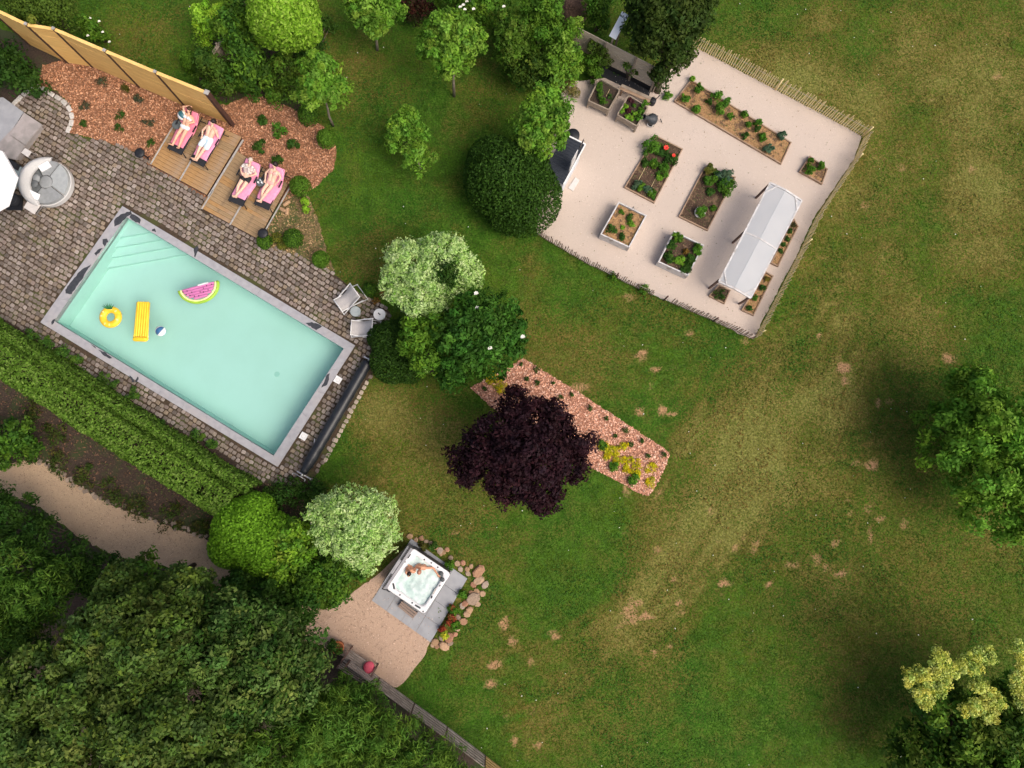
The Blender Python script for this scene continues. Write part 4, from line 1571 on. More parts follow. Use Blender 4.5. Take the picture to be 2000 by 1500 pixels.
def garden_lamp(px, basepx, label):
    b0 = P(*basepx, 0)
    p = P(*px, .62)
    t = thing('garden_lamp', label, 'lamp', (b0.x, b0.y, 0))
    d = p - b0
    obj('stem', MB().tube([(0, 0, 0), (d.x * .5, d.y * .5, .32), (d.x, d.y, .6)], .03, 8), 'black', t, True, False)
    obj('lamp_shade', MB().lathe([(0, .66), (.10, .655), (.18, .63), (.205, .59), (.19, .585), (0, .62)], (d.x, d.y, 0), 28), 'black', t, True, False)
    obj('foot', MB().lathe([(0, .03), (.09, .02), (.10, 0)], (0, 0, 0), 16), 'black', t, False, False)
garden_lamp((272, 298), (291, 309), 'black mushroom shaped garden lamp at the corner of the left deck')
garden_lamp((513, 455), (528, 466), 'black mushroom shaped garden lamp at the corner of the right deck')

# ------------------------------------------------------------------ two deckchairs
M('sling', (.46, .44, .43), (.40, .385, .375), 20, .85, .1)
def deckchair(corners, label, seed):
    """corners: foot-left, foot-right, head-right, head-left pixels of the sling."""
    fl, fr, hr, hl = corners
    fm = (P(*fl, .3) + P(*fr, .3)) / 2
    hm = (P(*hr, .75) + P(*hl, .75)) / 2
    d = hm - fm
    d.z = 0
    Ln = d.length
    rz = math.atan2(d.y, d.x) - math.pi / 2
    t = thing('deckchair', label, 'deckchair', ((fm + hm) / 2).xy.to_3d() + Vector((0, 0, .04)), rz, 'folding deckchairs by the pool')
    hw = .28
    y0, y1 = -Ln / 2, Ln / 2
    for s_ in (-1, 1):
        obj('long_rail', MB().beam((s_ * (hw + .045), y0 - .04, .06), (s_ * (hw + .045), y1 + .02, .80), .03, .05), 'white_paint', t, False, False)
        obj('seat_rail', MB().beam((s_ * (hw + .01), y0 - .02, .40), (s_ * (hw + .01), y1 + .02, .02), .03, .05), 'white_paint', t, False, False)
        obj('prop_rail', MB().beam((s_ * (hw + .085), y1 + .22, .02), (s_ * (hw + .085), .05, .46), .025, .04), 'white_paint', t, False, False)
    for (y, z, w) in ((y1 + .01, .79, .64), (y0, .40, .60), (y1 + .2, .03, .70), (y0 - .03, .07, .64)):
        obj('cross_bar', MB().tube([(-w / 2, y, z), (w / 2, y, z)], .018, 8), 'white_paint', t, True, False)
    ny_ = 14
    mb = MB()
    for j in range(ny_):
        q = j / (ny_ - 1)
        y = y0 + (y1 - y0) * q
        z = .40 * (1 - q) + .79 * q - .30 * math.sin(math.pi * q) * (1 - .35 * q)
        for x in (-hw, -hw * .33, hw * .33, hw):
            mb.v.append((x, y, z - (.012 if abs(x) < hw * .5 else 0)))
    for j in range(ny_ - 1):
        for i in range(3):
            q = j * 4 + i
            mb.f.append((q, q + 1, q + 5, q + 4))
    s2 = obj('sling', mb, 'sling', t, True, False)
    md = s2.modifiers.new('thick', 'SOLIDIFY')
    md.thickness = .008
deckchair([(654, 588), (670, 609), (703, 580), (684, 556)], 'folding deckchair with grey sling turned towards the pool steps', 1)
deckchair([(687, 654), (687, 628), (727, 626), (727, 652)], 'folding deckchair with grey sling squarely facing the pool corner', 2)
# ------------------------------------------------------------------ lounge corner at the west edge
M('wicker', (.56, .56, .55), (.46, .46, .455), 60, .85, .5, 120)
M('cushion_grey', (.36, .385, .39), (.31, .335, .34), 8, .9, .1, 40)
M('cushion_dark', (.13, .14, .145), (.10, .11, .115), 8, .9)
M('cushion_mid', (.27, .285, .29), (.23, .245, .25), 8, .9)
M('canvas_white', (.85, .87, .88), (.82, .84, .86), 3, .85)
M('cushion_blue', (.28, .34, .36), (.23, .285, .31), 6, .9)
t = thing('concrete_bench', 'wide grey concrete bench running under the white parasol', 'bench', P(20, 265))
def slab_part(name, pts, z0, z1, mat, par):
    return obj(name, MB().prism(XY(pts, z1), z0, z1), mat, par)
slab_part('bench_top', [(20, 263), (47, 220), (82, 243), (49, 283)], .34, .42, 'concrete', t)
slab_part('bench_top', [(-25, 300), (19, 264), (48, 284), (31, 312)], .34, .42, 'concrete', t)
slab_part('plinth', [(-20, 298), (48, 226), (76, 244), (30, 308)], 0, .339, 'concrete', t)
slab_part('ledge', [(-60, 300), (-60, 195), (6, 190), (46, 219), (18, 262), (-27, 299)], 0, .30, 'slab', t)
# round wicker daybed
cx = P(92, 357, .35)
t = thing('round_daybed', 'round grey wicker daybed with folded hood on the cobbles', 'daybed', (cx.x, cx.y, .04))
RB = .93
obj('base', MB().lathe([(0, .02), (RB - .04, .0), (RB, .06), (RB, .26), (RB - .03, .28), (0, .28)], (0, 0, 0), 48), 'wicker', t, False, False)
def wedge(r0, r1, a0, a1, z0, z1):
    mb = MB()
    n = 14
    poly = [(r1 * math.cos(a0 + (a1 - a0) * i / n), r1 * math.sin(a0 + (a1 - a0) * i / n)) for i in range(n + 1)]
    poly += [(r0 * math.cos(a1 + (a0 - a1) * i / n), r0 * math.sin(a1 + (a0 - a1) * i / n)) for i in range(n + 1)]
    return mb.prism(poly, z0, z1, .02)
for k, (a0, a1, m_) in enumerate(((-35, 55, 'cushion_grey'), (58, 118, 'cushion_mid'), (-122, -38, 'cushion_mid'), (121, 236, 'cushion_dark'))):
    obj('seat_cushion', wedge(.27, RB - .03, R(a0), R(a1), .282, .42), m_, t, False, False)
obj('round_cushion', MB().lathe([(0, .43), (.22, .43), (.255, .41), (.255, .282)], (0, 0, 0), 32), 'cushion_mid', t, True, False)
# folded hood: a thick crescent shell at the back
mb = MB()
n, m = 30, 8
for i in range(n + 1):
    an = R(78) + R(182) * i / n
    e = math.sin(math.pi * i / n)
    for j in range(m + 1):
        q = j / m
        rad_ = RB + .10 - (.12 + .42 * e ** .6) * q
        z = .35 + .36 * math.sin(math.pi * (.12 + .75 * q)) * (.35 + .65 * e)
        mb.v.append((rad_ * math.cos(an), rad_ * math.sin(an), z))
for i in range(n):
    for j in range(m):
        q = i * (m + 1) + j
        mb.f.append((q, q + m + 1, q + m + 2, q + 1))
ho = obj('folded_hood', mb, 'wicker', t, True, False)
ho.modifiers.new('thick', 'SOLIDIFY').thickness = .03
for (x, y, rz, m_) in ((-.30, .10, .5, 'cushion_mid'), (-.36, -.12, -.15, 'cushion_dark')):
    obj('throw_pillow', MB().ball((x, y, .50), (.17, .17, .075), 14, 8, Euler((0, R(-18), rz)).to_matrix()), m_, t, True, False)
for (x, y, rz) in ((-.02, .60, .55), (-.38, -.56, -.45)):
    obj('white_pillow', MB().box((x, y, .47), (.42, .24, .09), rz, R(10)), 'canvas_white', t, False, False)
def white_box(quad, z, label, name, cat):
    q = PP(quad, z)
    c = sum(q, Vector()) / 4
    t = thing(name, label, cat, (c.x, c.y, .04))
    loc = [(p.x - c.x, p.y - c.y) for p in q]
    obj('top', MB().prism(loc, z - .08, z - .04), 'concrete_pale', t, False, False)
    for x, y in loc:
        obj('leg', MB().box((x * .85, y * .85, (z - .08) / 2 - .02), (.035, .035, z - .085)), 'metal', t, False, False)
    return t
M('concrete_pale', (.60, .575, .55), (.52, .50, .48), 6, .8)
white_box([(41, 298), (49, 289), (61, 296), (54, 307)], .42, 'small pale square stool at the end of the concrete bench', 'stool', 'stool')
tt = white_box([(46, 405), (57, 387), (79, 400), (66, 418)], .46, 'small pale square table below the round daybed', 'side_table', 'side table')
a, b = P(72, 417, .30), P(84, 402, .30)
obj('handle_bar', MB().beam(a, b, .03, .03), 'metal', tt)
# white parasol
pc = P(-50, 354, 2.3)
t = thing('parasol', 'large white parasol cut by the west edge of the picture', 'parasol', (pc.x, pc.y, .04))
k = 8
rim = []
for i in range(k):
    an = 2 * math.pi * (i + .2) / k
    rim.append(Vector((1.48 * math.cos(an), 1.48 * math.sin(an), 2.2)))
apex = Vector((0, 0, 2.75))
for i in range(k):
    obj('canopy_panel', MB().add([apex, rim[i], rim[(i + 1) % k], rim[(i + 1) % k] - Vector((0, 0, .14)), rim[i] - Vector((0, 0, .14))], [(0, 1, 2), (1, 4, 3, 2)]), 'canvas_white', t, False, False)
    obj('rib', MB().tube([apex - Vector((0, 0, .05)), rim[i] - Vector((0, 0, .03))], .012, 6), 'metal', t, True, False)
obj('pole', MB().tube([(0, 0, 0), (0, 0, 2.8)], .03, 10), 'metal', t, True, False)
obj('foot_plate', MB().box((0, 0, .04), (.6, .6, .08)), 'black', t, False, False)
# sofa under the parasol
sa_, sb_ = P(-10, 296, .35), P(40, 327, .35)
t = thing('outdoor_sofa', 'black framed outdoor sofa with blue grey cushion half under the parasol', 'sofa', ((P(8, 330)).x, (P(8, 330)).y, .04))
obj('base_frame', MB().prism(XY([(-60, 300), (0, 298), (36, 320), (6, 396), (-60, 400)], .25), .04, .25), 'black', t)
obj('backrest', MB().prism(XY([(-60, 283), (0, 300), (33, 320), (29, 330), (-4, 310), (-60, 296)], .62), .255, .62), 'black_fabric', t)
obj('seat_cushion', MB().prism(XY([(24, 331), (36, 322), (47, 329), (41, 344), (22, 371), (13, 366)], .42), .26, .42, .02), 'cushion_blue', t)
pb = P(22, 388, .3)
t = thing('pouffe', 'black round pouffe in the shade of the white parasol', 'pouffe', (pb.x, pb.y, .04))
obj('seat', MB().lathe([(0, .32), (.2, .31), (.25, .26), (.26, .12), (.24, .0), (0, .0)], (0, 0, 0), 24), 'black_fabric', t, True, False)
obj('piping', MB().torus((0, 0, .29), .232, .012, 28, 6), 'black', t, True, False)

# ------------------------------------------------------------------ yellow panel fence
FH = 2.6
posts = [(60, 88), (133, 123), (182, 131), (273, 170), (363, 208), (455, 245)]
names = ['leftmost', 'second', 'third', 'fourth', 'last']
fence = thing('panel_fence', 'tall yellow wooden panel fence with dark posts behind the bark bed', 'fence', P(300, 180))
for i, px in enumerate(posts):
    p = P(*px)
    w = .16 if i == len(posts) - 1 else .09
    an = math.atan2((P(*posts[min(i + 1, 5)]) - P(*posts[max(i - 1, 0)])).y, (P(*posts[min(i + 1, 5)]) - P(*posts[max(i - 1, 0)])).x)
    ps = obj('post', MB().box((p.x, p.y, FH / 2 + .02), (w, w, FH + .04), an), 'brown_metal', fence)
    obj('post_cap', MB().box((p.x, p.y, FH + .055), (w + .02, w + .02, .03), an), 'trim_metal', ps)
rr_ = random.Random(8)
for a, b in zip(posts[:-1], posts[1:]):
    pa, pb = P(*a), P(*b)
    d = (pb - pa).normalized()
    pa, pb = pa + d * .05, pb - d * (.05 if b != posts[-1] else .085)
    nb = 13
    bh = (FH - .10) / nb
    for k in range(nb):
        z = .05 + bh * (k + .5)
        sh = rr_.uniform(-.004, .004)
        off = Vector((-d.y, d.x, 0)) * sh
        obj('board', MB().beam(pa + off + Vector((0, 0, z)), pb + off + Vector((0, 0, z)), .03, bh - .006), 'fence_wood', fence)
    obj('top_rail', MB().beam(pa + Vector((0, 0, FH - .02)), pb + Vector((0, 0, FH - .02)), .12, .05), 'fence_cap', fence)
# weathered grey fence among the shrubs
g0, g1 = P(478, 98), P(432, 165)
t = thing('grey_fence', 'weathered grey fence panel poking out between bright shrubs', 'fence', g0)
d = (g1 - g0)
for k in range(8):
    obj('board', MB().beam(g0 + Vector((0, 0, .1 + k * .19)), g1 + Vector((0, 0, .1 + k * .19)), .028, .18), 'grey_wood', t)
for q in (0, .5, 1):
    p = g0.lerp(g1, q) + Vector((-.05, .04, 0))
    obj('post', MB().box((p.x, p.y, .82), (.08, .08, 1.64), math.atan2(d.y, d.x)), 'grey_wood', t)
obj('cap_rail', MB().beam(g0 + Vector((0, 0, 1.56)), g1 + Vector((0, 0, 1.56)), .13, .035), 'grey_wood', t)
# ------------------------------------------------------------------ kitchen garden
VEG = [(.075, .16, .022), (.055, .12, .018), (.11, .21, .03)]
VEG_DARK = [(.04, .085, .02), (.055, .11, .025)]
VEG_LIGHT = [(.20, .32, .05), (.15, .27, .035)]
VEG_BLUE = [(.075, .12, .10), (.06, .10, .09), (.10, .14, .13)]
VEG_PURPLE = [(.10, .03, .045), (.07, .02, .04)]
def veg(px, py, r, z0, h, cols, label, seed, n=160, size=.10, name='vegetable_plant', group=None, aspect=.5, clump=9):
    k = 1.15 / ppm(px, py, z0 + h * .5)
    n = int(n * 1.6)
    p = P(px, py, z0 + h * .4)
    rr_ = r * k
    t = thing(name, label, 'plant', (p.x, p.y, z0), 0, group)
    lob = [(Vector((p.x, p.y, z0 + h * .45)), (rr_ * .85, rr_ * .85, h * .55))]
    mb = MB()
    rx = random.Random(seed)
    for s in range(4):
        a = rx.uniform(0, 6.28)
        mb.tube([(p.x, p.y, z0), (p.x + math.cos(a) * rr_ * .5, p.y + math.sin(a) * rr_ * .5, z0 + h * .7)], [.008, .004], 4)
    obj('stem', mb, 'veg_stem', t)
    foliage('foliage', lob, n, size, cols, t, seed, clump=clump, clump_r=rr_ * .35, shell=.5, zfloor=z0 + .01, inner=.2, aspect=aspect)
    return t
M('veg_stem', (.09, .14, .035), (.07, .10, .025), 8, .7)

def bed(quad, label, soil, frame, h=.10, z_soil=None, bw=.045, boards=1, name='vegetable_bed', cat='garden bed'):
    """quad: pixel corners of the rim at height h, in order."""
    q = PP(quad, h)
    c = sum(q, Vector()) / 4
    t = thing(name, label, cat, (c.x, c.y, .012))
    zs = (h - .05) if z_soil is None else z_soil
    ins = [(c + (p - c) * (1 - bw / max((p - c).length, .1))) for p in q]
    obj('soil', MB().prism([(p.x, p.y) for p in ins], .013, zs), soil, t)
    lit = {'straw_soil': [(.46, .29, .14), (.34, .2, .09), (.22, .14, .07), (.12, .15, .04)], 'bed_soil': [(.16, .10, .06), (.08, .05, .03), (.07, .12, .03), (.24, .17, .10)]}[soil]
    ch = chips('litter', [(p.x, p.y) for p in ins], 260, lit, (), len(label), zs + .006, .06)
    ch.parent = t
    ch.location = -t.location
    for i in range(4):
        a, b = q[i], q[(i + 1) % 4]
        d = (b - a).normalized()
        for k in range(boards):
            z0, z1 = .013 + (h - .013) * k / boards, .013 + (h - .013) * (k + 1) / boards - (.004 if boards > 1 else 0)
            a2, b2 = a + d * (bw / 2 + .001), b - d * (bw / 2 + .001)
            obj('board', MB().beam((a2.x, a2.y, (z0 + z1) / 2), (b2.x, b2.y, (z0 + z1) / 2), bw, z1 - z0), frame, t)
        obj('corner_post', MB().box((a.x, a.y, h / 2 + .008), (bw * .98, bw * .98, h + .006), math.atan2(d.y, d.x)), frame, t)
    return t, zs

S = 300
# long straw-mulched bed
b, z = bed([(1350, 156), (1545, 278), (1526, 319), (1318, 197)], 'long narrow garden bed with straw coloured soil parallel to the picket fence', 'straw_soil', 'bed_frame', .12)
LB = [(1352, 154, 5, VEG_LIGHT), (1337, 195, 10, VEG), (1364, 175, 9, VEG), (1362, 214, 10, VEG), (1385, 198, 6, VEG_DARK), (1400, 189, 11, VEG), (1407, 213, 14, VEG), (1420, 200, 8, VEG),
      (1425, 228, 8, VEG), (1455, 225, 8, VEG), (1462, 245, 6, VEG), (1455, 266, 6, VEG_DARK), (1481, 240, 8, VEG), (1479, 253, 6, VEG_DARK), (1489, 268, 8, VEG), (1500, 290, 10, VEG_BLUE), (1526, 264, 9, VEG_BLUE)]
for i, (x, y, r, c) in enumerate(LB):
    veg(x, y, r, z, .16 + r * .015, c, f'green plant, {ORD[i]} from the tree end of the long straw bed', S + i, 60 + r * 14, .10, group='plants in the long straw bed')
# bed two with the red flowers
b, z = bed([(1281, 265), (1333, 291), (1278, 395), (1221, 365)], 'flush garden bed with red flowers and leafy rows', 'bed_soil', 'bed_frame', .12)
B2_ = [(1268, 285, 19, VEG, 'big bushy herb spilling over the corner of the bed with red flowers', .5), (1296, 296, 13, VEG_DARK, 'dark leafy plant under the larger red flower', .3),
       (1310, 312, 12, VEG_DARK, 'dark leafy plant under the smaller red flower', .3), (1277, 321, 9, VEG, 'small leafy plant left of the potato clump in the red flower bed', .25),
       (1295, 335, 13, VEG, 'bright leafy clump at the path side of the red flower bed', .3), (1260, 318, 8, VEG_DARK, 'low dark plant just below the big bushy herb', .2),
       (1287, 348, 7, VEG_LIGHT, 'pale green lettuce below the bright leafy clump', .15), (1243, 361, 9, VEG_BLUE, 'blue green cabbage, first of the row at the red flower bed end', .2),
       (1253, 366, 9, VEG, 'green cabbage, second of the row at the red flower bed end', .2), (1264, 372, 9, VEG_BLUE, 'blue green cabbage, third of the row at the red flower bed end', .2),
       (1274, 378, 9, VEG, 'green cabbage, last of the row at the red flower bed end', .2)]
for i, (x, y, r, c, lab, h) in enumerate(B2_):
    veg(x, y, r, z, h, c, lab, S + 40 + i, 80 + r * 18, .10)
M('red_petal', (.72, .05, .03), (.60, .03, .02), 10, .5)
for (x, y, r, lab) in ((1301, 288, .12, 'large red flower in the leafy garden bed'), (1316, 303, .085, 'smaller red flower in the leafy garden bed')):
    p = P(x, y, .5)
    t = thing('red_flower', lab, 'flower', (p.x, p.y, .07))
    for q in range(7):
        an = q * .9
        obj('petal', MB().ball((math.cos(an) * r * .5, math.sin(an) * r * .5, .42), (r * .5, r * .36, .02), 8, 6, Euler((0, R(-20), an)).to_matrix()), 'red_petal', t, True, False)
    obj('stem', MB().tube([(0, 0, 0), (0, 0, .41)], .008, 5), 'veg_stem', t, False, False)
for i, (a, bb) in enumerate((((1264, 320), (1247, 352)), ((1281, 347), (1272, 365)))):
    a, bb = P(*a, .09), P(*bb, .09)
    o = obj('garden_line', MB().tube([a, bb], .008, 5), 'picket', None)
    tag(o, ('longer', 'shorter')[i] + ' pale stick laid along a row in the red flower bed', 'stick')
# bed three with the round pot
b, z = bed([(1377, 326), (1436, 346), (1382, 449), (1327, 422)], 'flush dark soil bed with a potted herb next to the clear roofed shelter', 'bed_soil', 'bed_frame', .12)
B3_ = [(1387, 332, 11, [(.10, .11, .03), (.14, .13, .045)], 'olive brown plant at the head of the dark soil bed', .3), (1388, 353, 12, VEG, 'fresh green clump on the path side of the dark soil bed', .35),
       (1419, 369, 17, VEG, 'large fresh green clump spilling out of the dark soil bed', .4), (1416, 346, 16, VEG_BLUE, 'blue purple cabbage clump at the head of the dark soil bed', .35),
       (1400, 341, 8, VEG_DARK, 'dark low plant between olive plant and blue cabbage', .2), (1386, 375, 8, VEG_DARK, 'dark seedling in the middle of the dark soil bed', .15),
       (1393, 408, 6, VEG, 'small seedling beside the potted herb', .15)]
for i, (x, y, r, c, lab, h) in enumerate(B3_):
    veg(x, y, r, z, h, c, lab, S + 60 + i, 80 + r * 20, .11)
M('pot_white', (.62, .60, .57), (.55, .53, .5), 6, .7)
p = P(1367, 415, .25)
t = thing('potted_herb', 'round green herb in a pale pot standing in the dark soil bed', 'potted plant', (p.x, p.y, .07))
obj('pot', MB().lathe([(0, 0), (.17, 0), (.225, .22), (.205, .22), (.19, .17), (0, .17)], (0, 0, 0), 28), 'pot_white', t, True, False)
foliage('foliage', [(Vector((p.x + .02, p.y + .03, .33)), (.21, .21, .15))], 700, .075, VEG, t, 401, clump=16, clump_r=.09, zfloor=.2)
# raised white boxes
b, z = bed([(1209, 395), (1262, 421), (1229, 482), (1174, 457)], 'raised white plank box with straw mulch and few plants', 'straw_soil', 'white_wash', .55, .45, .05, 3, 'raised_bed', 'raised bed')
for i, (x, y, r, c, lab, h) in enumerate([(1213, 415, 5, VEG, 'small green plant by the upper corner of the straw filled white box', .12), (1231, 425, 8, VEG_DARK, 'olive plant by the far wall of the straw filled white box', .15),
                                     (1233, 438, 7, VEG_LIGHT, 'bright lettuce in the straw filled white box', .15), (1195, 447, 11, VEG_DARK, 'dark plant in the near corner of the straw filled white box', .2),
                                     (1215, 462, 8, VEG_DARK, 'dark plant at the bottom wall of the straw filled white box', .15), (1216, 444, 4, VEG_LIGHT, 'tiny bright seedling in the middle of the straw filled box', .1)]):
    veg(x, y, r, z, h, c, lab, S + 80 + i, 60 + r * 14, .08)
M('tap', (.3, .3, .3), (.2, .2, .2), 6, .4, metal=.8)
p = P(1236, 406, .6)
t = thing('garden_tap', 'small metal garden tap on the rim of the straw filled white box', 'tap', (p.x, p.y, .012))
obj('riser', MB().tube([(0, 0, 0), (0, 0, .75)], .016, 8), 'tap', t, True, False)
obj('spout', MB().tube([(0, 0, .72), (.02, -.08, .74), (.03, -.12, .68)], .013, 8), 'tap', t, True, False)
b, z = bed([(1317, 452), (1374, 479), (1344, 537), (1287, 511)], 'raised white plank box crowded with leafy greens', 'bed_soil', 'white_wash', .55, .45, .05, 3, 'raised_bed', 'raised bed')
for i, (x, y, r, c, lab, h) in enumerate([(1325, 464, 11, VEG, 'feathery green plant in the upper corner of the leafy white box', .25), (1314, 480, 10, VEG_DARK, 'dark herb left of centre in the leafy white box', .2),
                                     (1362, 486, 11, VEG, 'feathery green plant at the right wall of the leafy white box', .25), (1305, 502, 12, VEG_DARK, 'dark herb in the left corner of the leafy white box', .22),
                                     (1327, 509, 11, VEG_LIGHT, 'bright yellow green lettuce in the leafy white box', .2), (1347, 505, 10, VEG_DARK, 'dark herb right of the bright lettuce', .2),
                                     (1341, 522, 11, VEG_DARK, 'dark herb in the bottom corner of the leafy white box', .2), (1339, 492, 6, [(.16, .07, .02), (.2, .1, .03)], 'rust coloured plant in the middle of the leafy white box', .15)]):
    veg(x, y, r, z, h, c, lab, S + 100 + i, 90 + r * 18, .09)
# small bed near the east fence
b, z = bed([(1582, 305), (1616, 330), (1606, 358), (1563, 334)], 'small square garden bed near the east picket fence', 'straw_soil', 'bed_frame', .14)
for i, (x, y, r, lab) in enumerate([(1579, 333, 11, 'bushy green plant at the left corner of the small square bed'), (1604, 325, 8, 'green plant at the right side of the small square bed'), (1582, 314, 5, 'low sprig at the top of the small square bed')]):
    veg(x, y, r, z, .3, VEG, lab, S + 120 + i, 200, .1)
# beds beside the shelter
b, z = bed([(1551, 428), (1559, 442), (1520, 519), (1507, 513)], 'slim bed squeezed behind the clear roofed shelter', 'straw_soil', 'bed_frame', .14)
for i, (x, y) in enumerate([(1550, 440), (1543, 452), (1537, 466), (1530, 478), (1524, 490)]):
    veg(x, y, 5, z, .15, VEG_DARK if i else [(.09, .07, .04), (.06, .05, .03)], f'scrubby low plant, {ORD[i]} from the top in the slim bed behind the shelter', S + 130 + i, 90, .08)
b, z = bed([(1496, 531), (1510, 539), (1472, 615), (1450, 605)], 'slim straw bed at the lower corner of the shelter', 'straw_soil', 'bed_frame', .14)
for i, (x, y, c) in enumerate([(1497, 546, [(.16, .11, .03), (.2, .14, .04)]), (1490, 562, VEG_DARK), (1474, 582, VEG), (1463, 602, VEG_DARK)]):
    veg(x, y, 6, z, .18, c, f'low plant, {ORD[i]} from the top in the slim straw bed', S + 140 + i, 100, .08)
b, z = bed([(1405, 557), (1426, 567), (1415, 592), (1386, 577)], 'small dark bed under the near corner of the shelter', 'bed_soil', 'bed_frame', .14)
veg(1405, 575, 12, z, .15, VEG_DARK, 'sparse dark seedlings in the small bed below the shelter', S + 150, 150, .07)
for i, (x, y) in enumerate([(1303, 187), (1258, 566), (1198, 540)]):
    veg(x, y, (8, 10, 9)[i], .01, .3, VEG, ('weed with drooping leaves on the gravel below the dark tree', 'leafy weed at the foot of the south picket fence, by the lone post', 'leafy weed growing through the south picket fence')[i], S + 160 + i, 160, .1)

# ------------------------------------------------------------------ clear roofed shelter
M('poly', (.66, .70, .73), (.62, .665, .70), 2, .28, spec=.6)
pm = MATS['poly']
N, L = pm.node_tree.nodes, pm.node_tree.links
tb = N.new('ShaderNodeBsdfTranslucent')
tb.inputs['Color'].default_value = (.78, .80, .82, 1)
tp = N.new('ShaderNodeBsdfTransparent')
m1 = N.new('ShaderNodeMixShader')
m1.inputs[0].default_value = .45
m2 = N.new('ShaderNodeMixShader')
m2.inputs[0].default_value = .26
L.new(N['Principled BSDF'].outputs[0], m1.inputs[1])
L.new(tb.outputs[0], m1.inputs[2])
L.new(m1.outputs[0], m2.inputs[1])
L.new(tp.outputs[0], m2.inputs[2])
L.new(m2.outputs[0], N['Material Output'].inputs['Surface'])
EZ, RZ = 1.42, 1.52
tl, tr_, br_, bl_ = P(1504, 357, EZ), P(1566, 392, EZ), P(1466, 582, EZ), P(1404, 550, EZ)
t = thing('rain_shelter', 'clear roofed plant shelter on slanting dark posts', 'shelter', ((tl + br_) / 2).xy.to_3d() + Vector((0, 0, .012)))
def roof_pt(u, v):
    p = (tl.lerp(tr_, u)).lerp(bl_.lerp(br_, u), v)
    k = max(0, 1 - abs(u - .45) / .5)
    p.z = EZ + (RZ - EZ) * (1 - abs(u - .45) / (.45 if u < .45 else .55))
    return p
for (v0, v1) in ((.012, .494), (.506, .988)):
    for (u0, u1) in ((.012, .45), (.45, .988)):
        q = [roof_pt(u0, v0), roof_pt(u1, v0), roof_pt(u1, v1), roof_pt(u0, v1)]
        o = obj('roof_panel', MB().add(q, [(0, 1, 2, 3)]), 'poly', t)
        o.modifiers.new('thick', 'SOLIDIFY').thickness = .012
for v in (0, .5, 1):
    obj('cross_frame', MB().beam(roof_pt(0, v), roof_pt(.45, v), .07, .05).beam(roof_pt(.45, v), roof_pt(1, v), .07, .05), 'white_wash', t)
for u in (0, 1):
    obj('side_frame', MB().beam(roof_pt(u, 0), roof_pt(u, 1), .06, .05), 'white_wash', t)
obj('ridge_bar', MB().beam(roof_pt(.45, 0) + Vector((0, 0, -.03)), roof_pt(.45, 1) + Vector((0, 0, -.03)), .03, .03), 'trim_metal', t)
up = Vector((0, 0, .035))
for (u0, v0, u1, v1) in ((.0, .10, .22, .0), (.78, 0, 1, .10), (0, .90, .22, 1), (.78, 1, 1, .90)):
    obj('corner_brace', MB().beam(roof_pt(u0, v0) + up, roof_pt(u1, v1) + up, .045, .02), 'white_wash', t)
M('post_dark', (.16, .095, .075), (.10, .06, .048), 8, .8)
for (u, v) in ((0, .02), (0, .5), (0, .98), (1, .02), (1, .5), (1, .98)):
    p = roof_pt(u, v)
    obj('post', MB().beam((p.x, p.y, .0), (p.x, p.y, p.z - .03), .07, .07), 'post_dark', t)

# ------------------------------------------------------------------ picket fences round the kitchen garden
def picket_fence(pts, h, n, label, mat, seed, gap=(), posts_at=(), wid=.021):
    q = [P(a, b) for a, b in pts]
    seg = [(q[i + 1] - q[i]).length for i in range(len(q) - 1)]
    tot = sum(seg)
    def at(s):
        for i, L_ in enumerate(seg):
            if s <= L_ or i == len(seg) - 1:
                return q[i].lerp(q[i + 1], s / L_), (q[i + 1] - q[i]).normalized()
            s -= L_
    t = thing('picket_fence', label, 'fence', q[len(q) // 2], 0, 'split picket fences round the kitchen garden')
    rr_ = random.Random(seed)
    ms = []
    for k in range(6):
        hh = h * (1 + .04 * (k - 2.5))
        w = wid + .003 * (k % 3)
        mb = MB()
        mb.add([(-w, -.010, 0), (w, -.010, 0), (w, .010, 0), (-w, .010, 0), (-w * .9, -.009, hh * .93), (w * .9, -.009, hh * .93), (w * .9, .009, hh * .93), (-w * .9, .009, hh * .93), (0, 0, hh)],
               [(0, 1, 5, 4), (1, 2, 6, 5), (2, 3, 7, 6), (3, 0, 4, 7), (4, 5, 8), (5, 6, 8), (6, 7, 8), (7, 4, 8)])
        ms.append(mesh_of('picket', mb, mat))
    for k in range(n):
        s = tot * (k + .5) / n
        if any(a <= s / tot <= b for a, b in gap):
            continue
        p, d = at(s)
        o = child('picket', ms[rr_.randrange(6)], t, p - t.location, math.atan2(d.y, d.x) + rr_.uniform(-.2, .2))
        o.rotation_euler = (rr_.uniform(-.05, .05), rr_.uniform(-.06, .06), o.rotation_euler[2])
    for z in (h * .25, h * .75):
        pts_ = [at(tot * j / 30)[0] + Vector((0, 0, z)) for j in range(31)]
        obj('wire', MB().tube(pts_, .007, 4), 'trim_metal', t)
    pmat = 'picket' if mat == 'picket' else 'post_dark'
    for s in posts_at:
        p, d = at(tot * s)
        obj('post', MB().tube([p, p + Vector((0, 0, h * 1.04))], .034, 8), pmat, t, True)
    return t
picket_fence([(1344, 86), (1430, 130), (1500, 168), (1600, 221), (1684, 267)], .82, 84, 'north split picket fence, yellowish, along the dry meadow', 'picket', 1, posts_at=(0, .5, 1))
picket_fence([(1686, 270), (1668, 312), (1592, 427), (1562, 492), (1502, 607), (1474, 661)], .82, 104, 'east split picket fence seen nearly edge on', 'picket', 2, posts_at=(.12, .55, .98))
picket_fence([(1470, 663), (1380, 622), (1250, 567), (1130, 507), (1046, 457)], .70, 118, 'south split picket fence with brown stakes facing the green lawn', 'old_picket', 3, gap=((.37, .45),), posts_at=(.18, .40, .62), wid=.013)

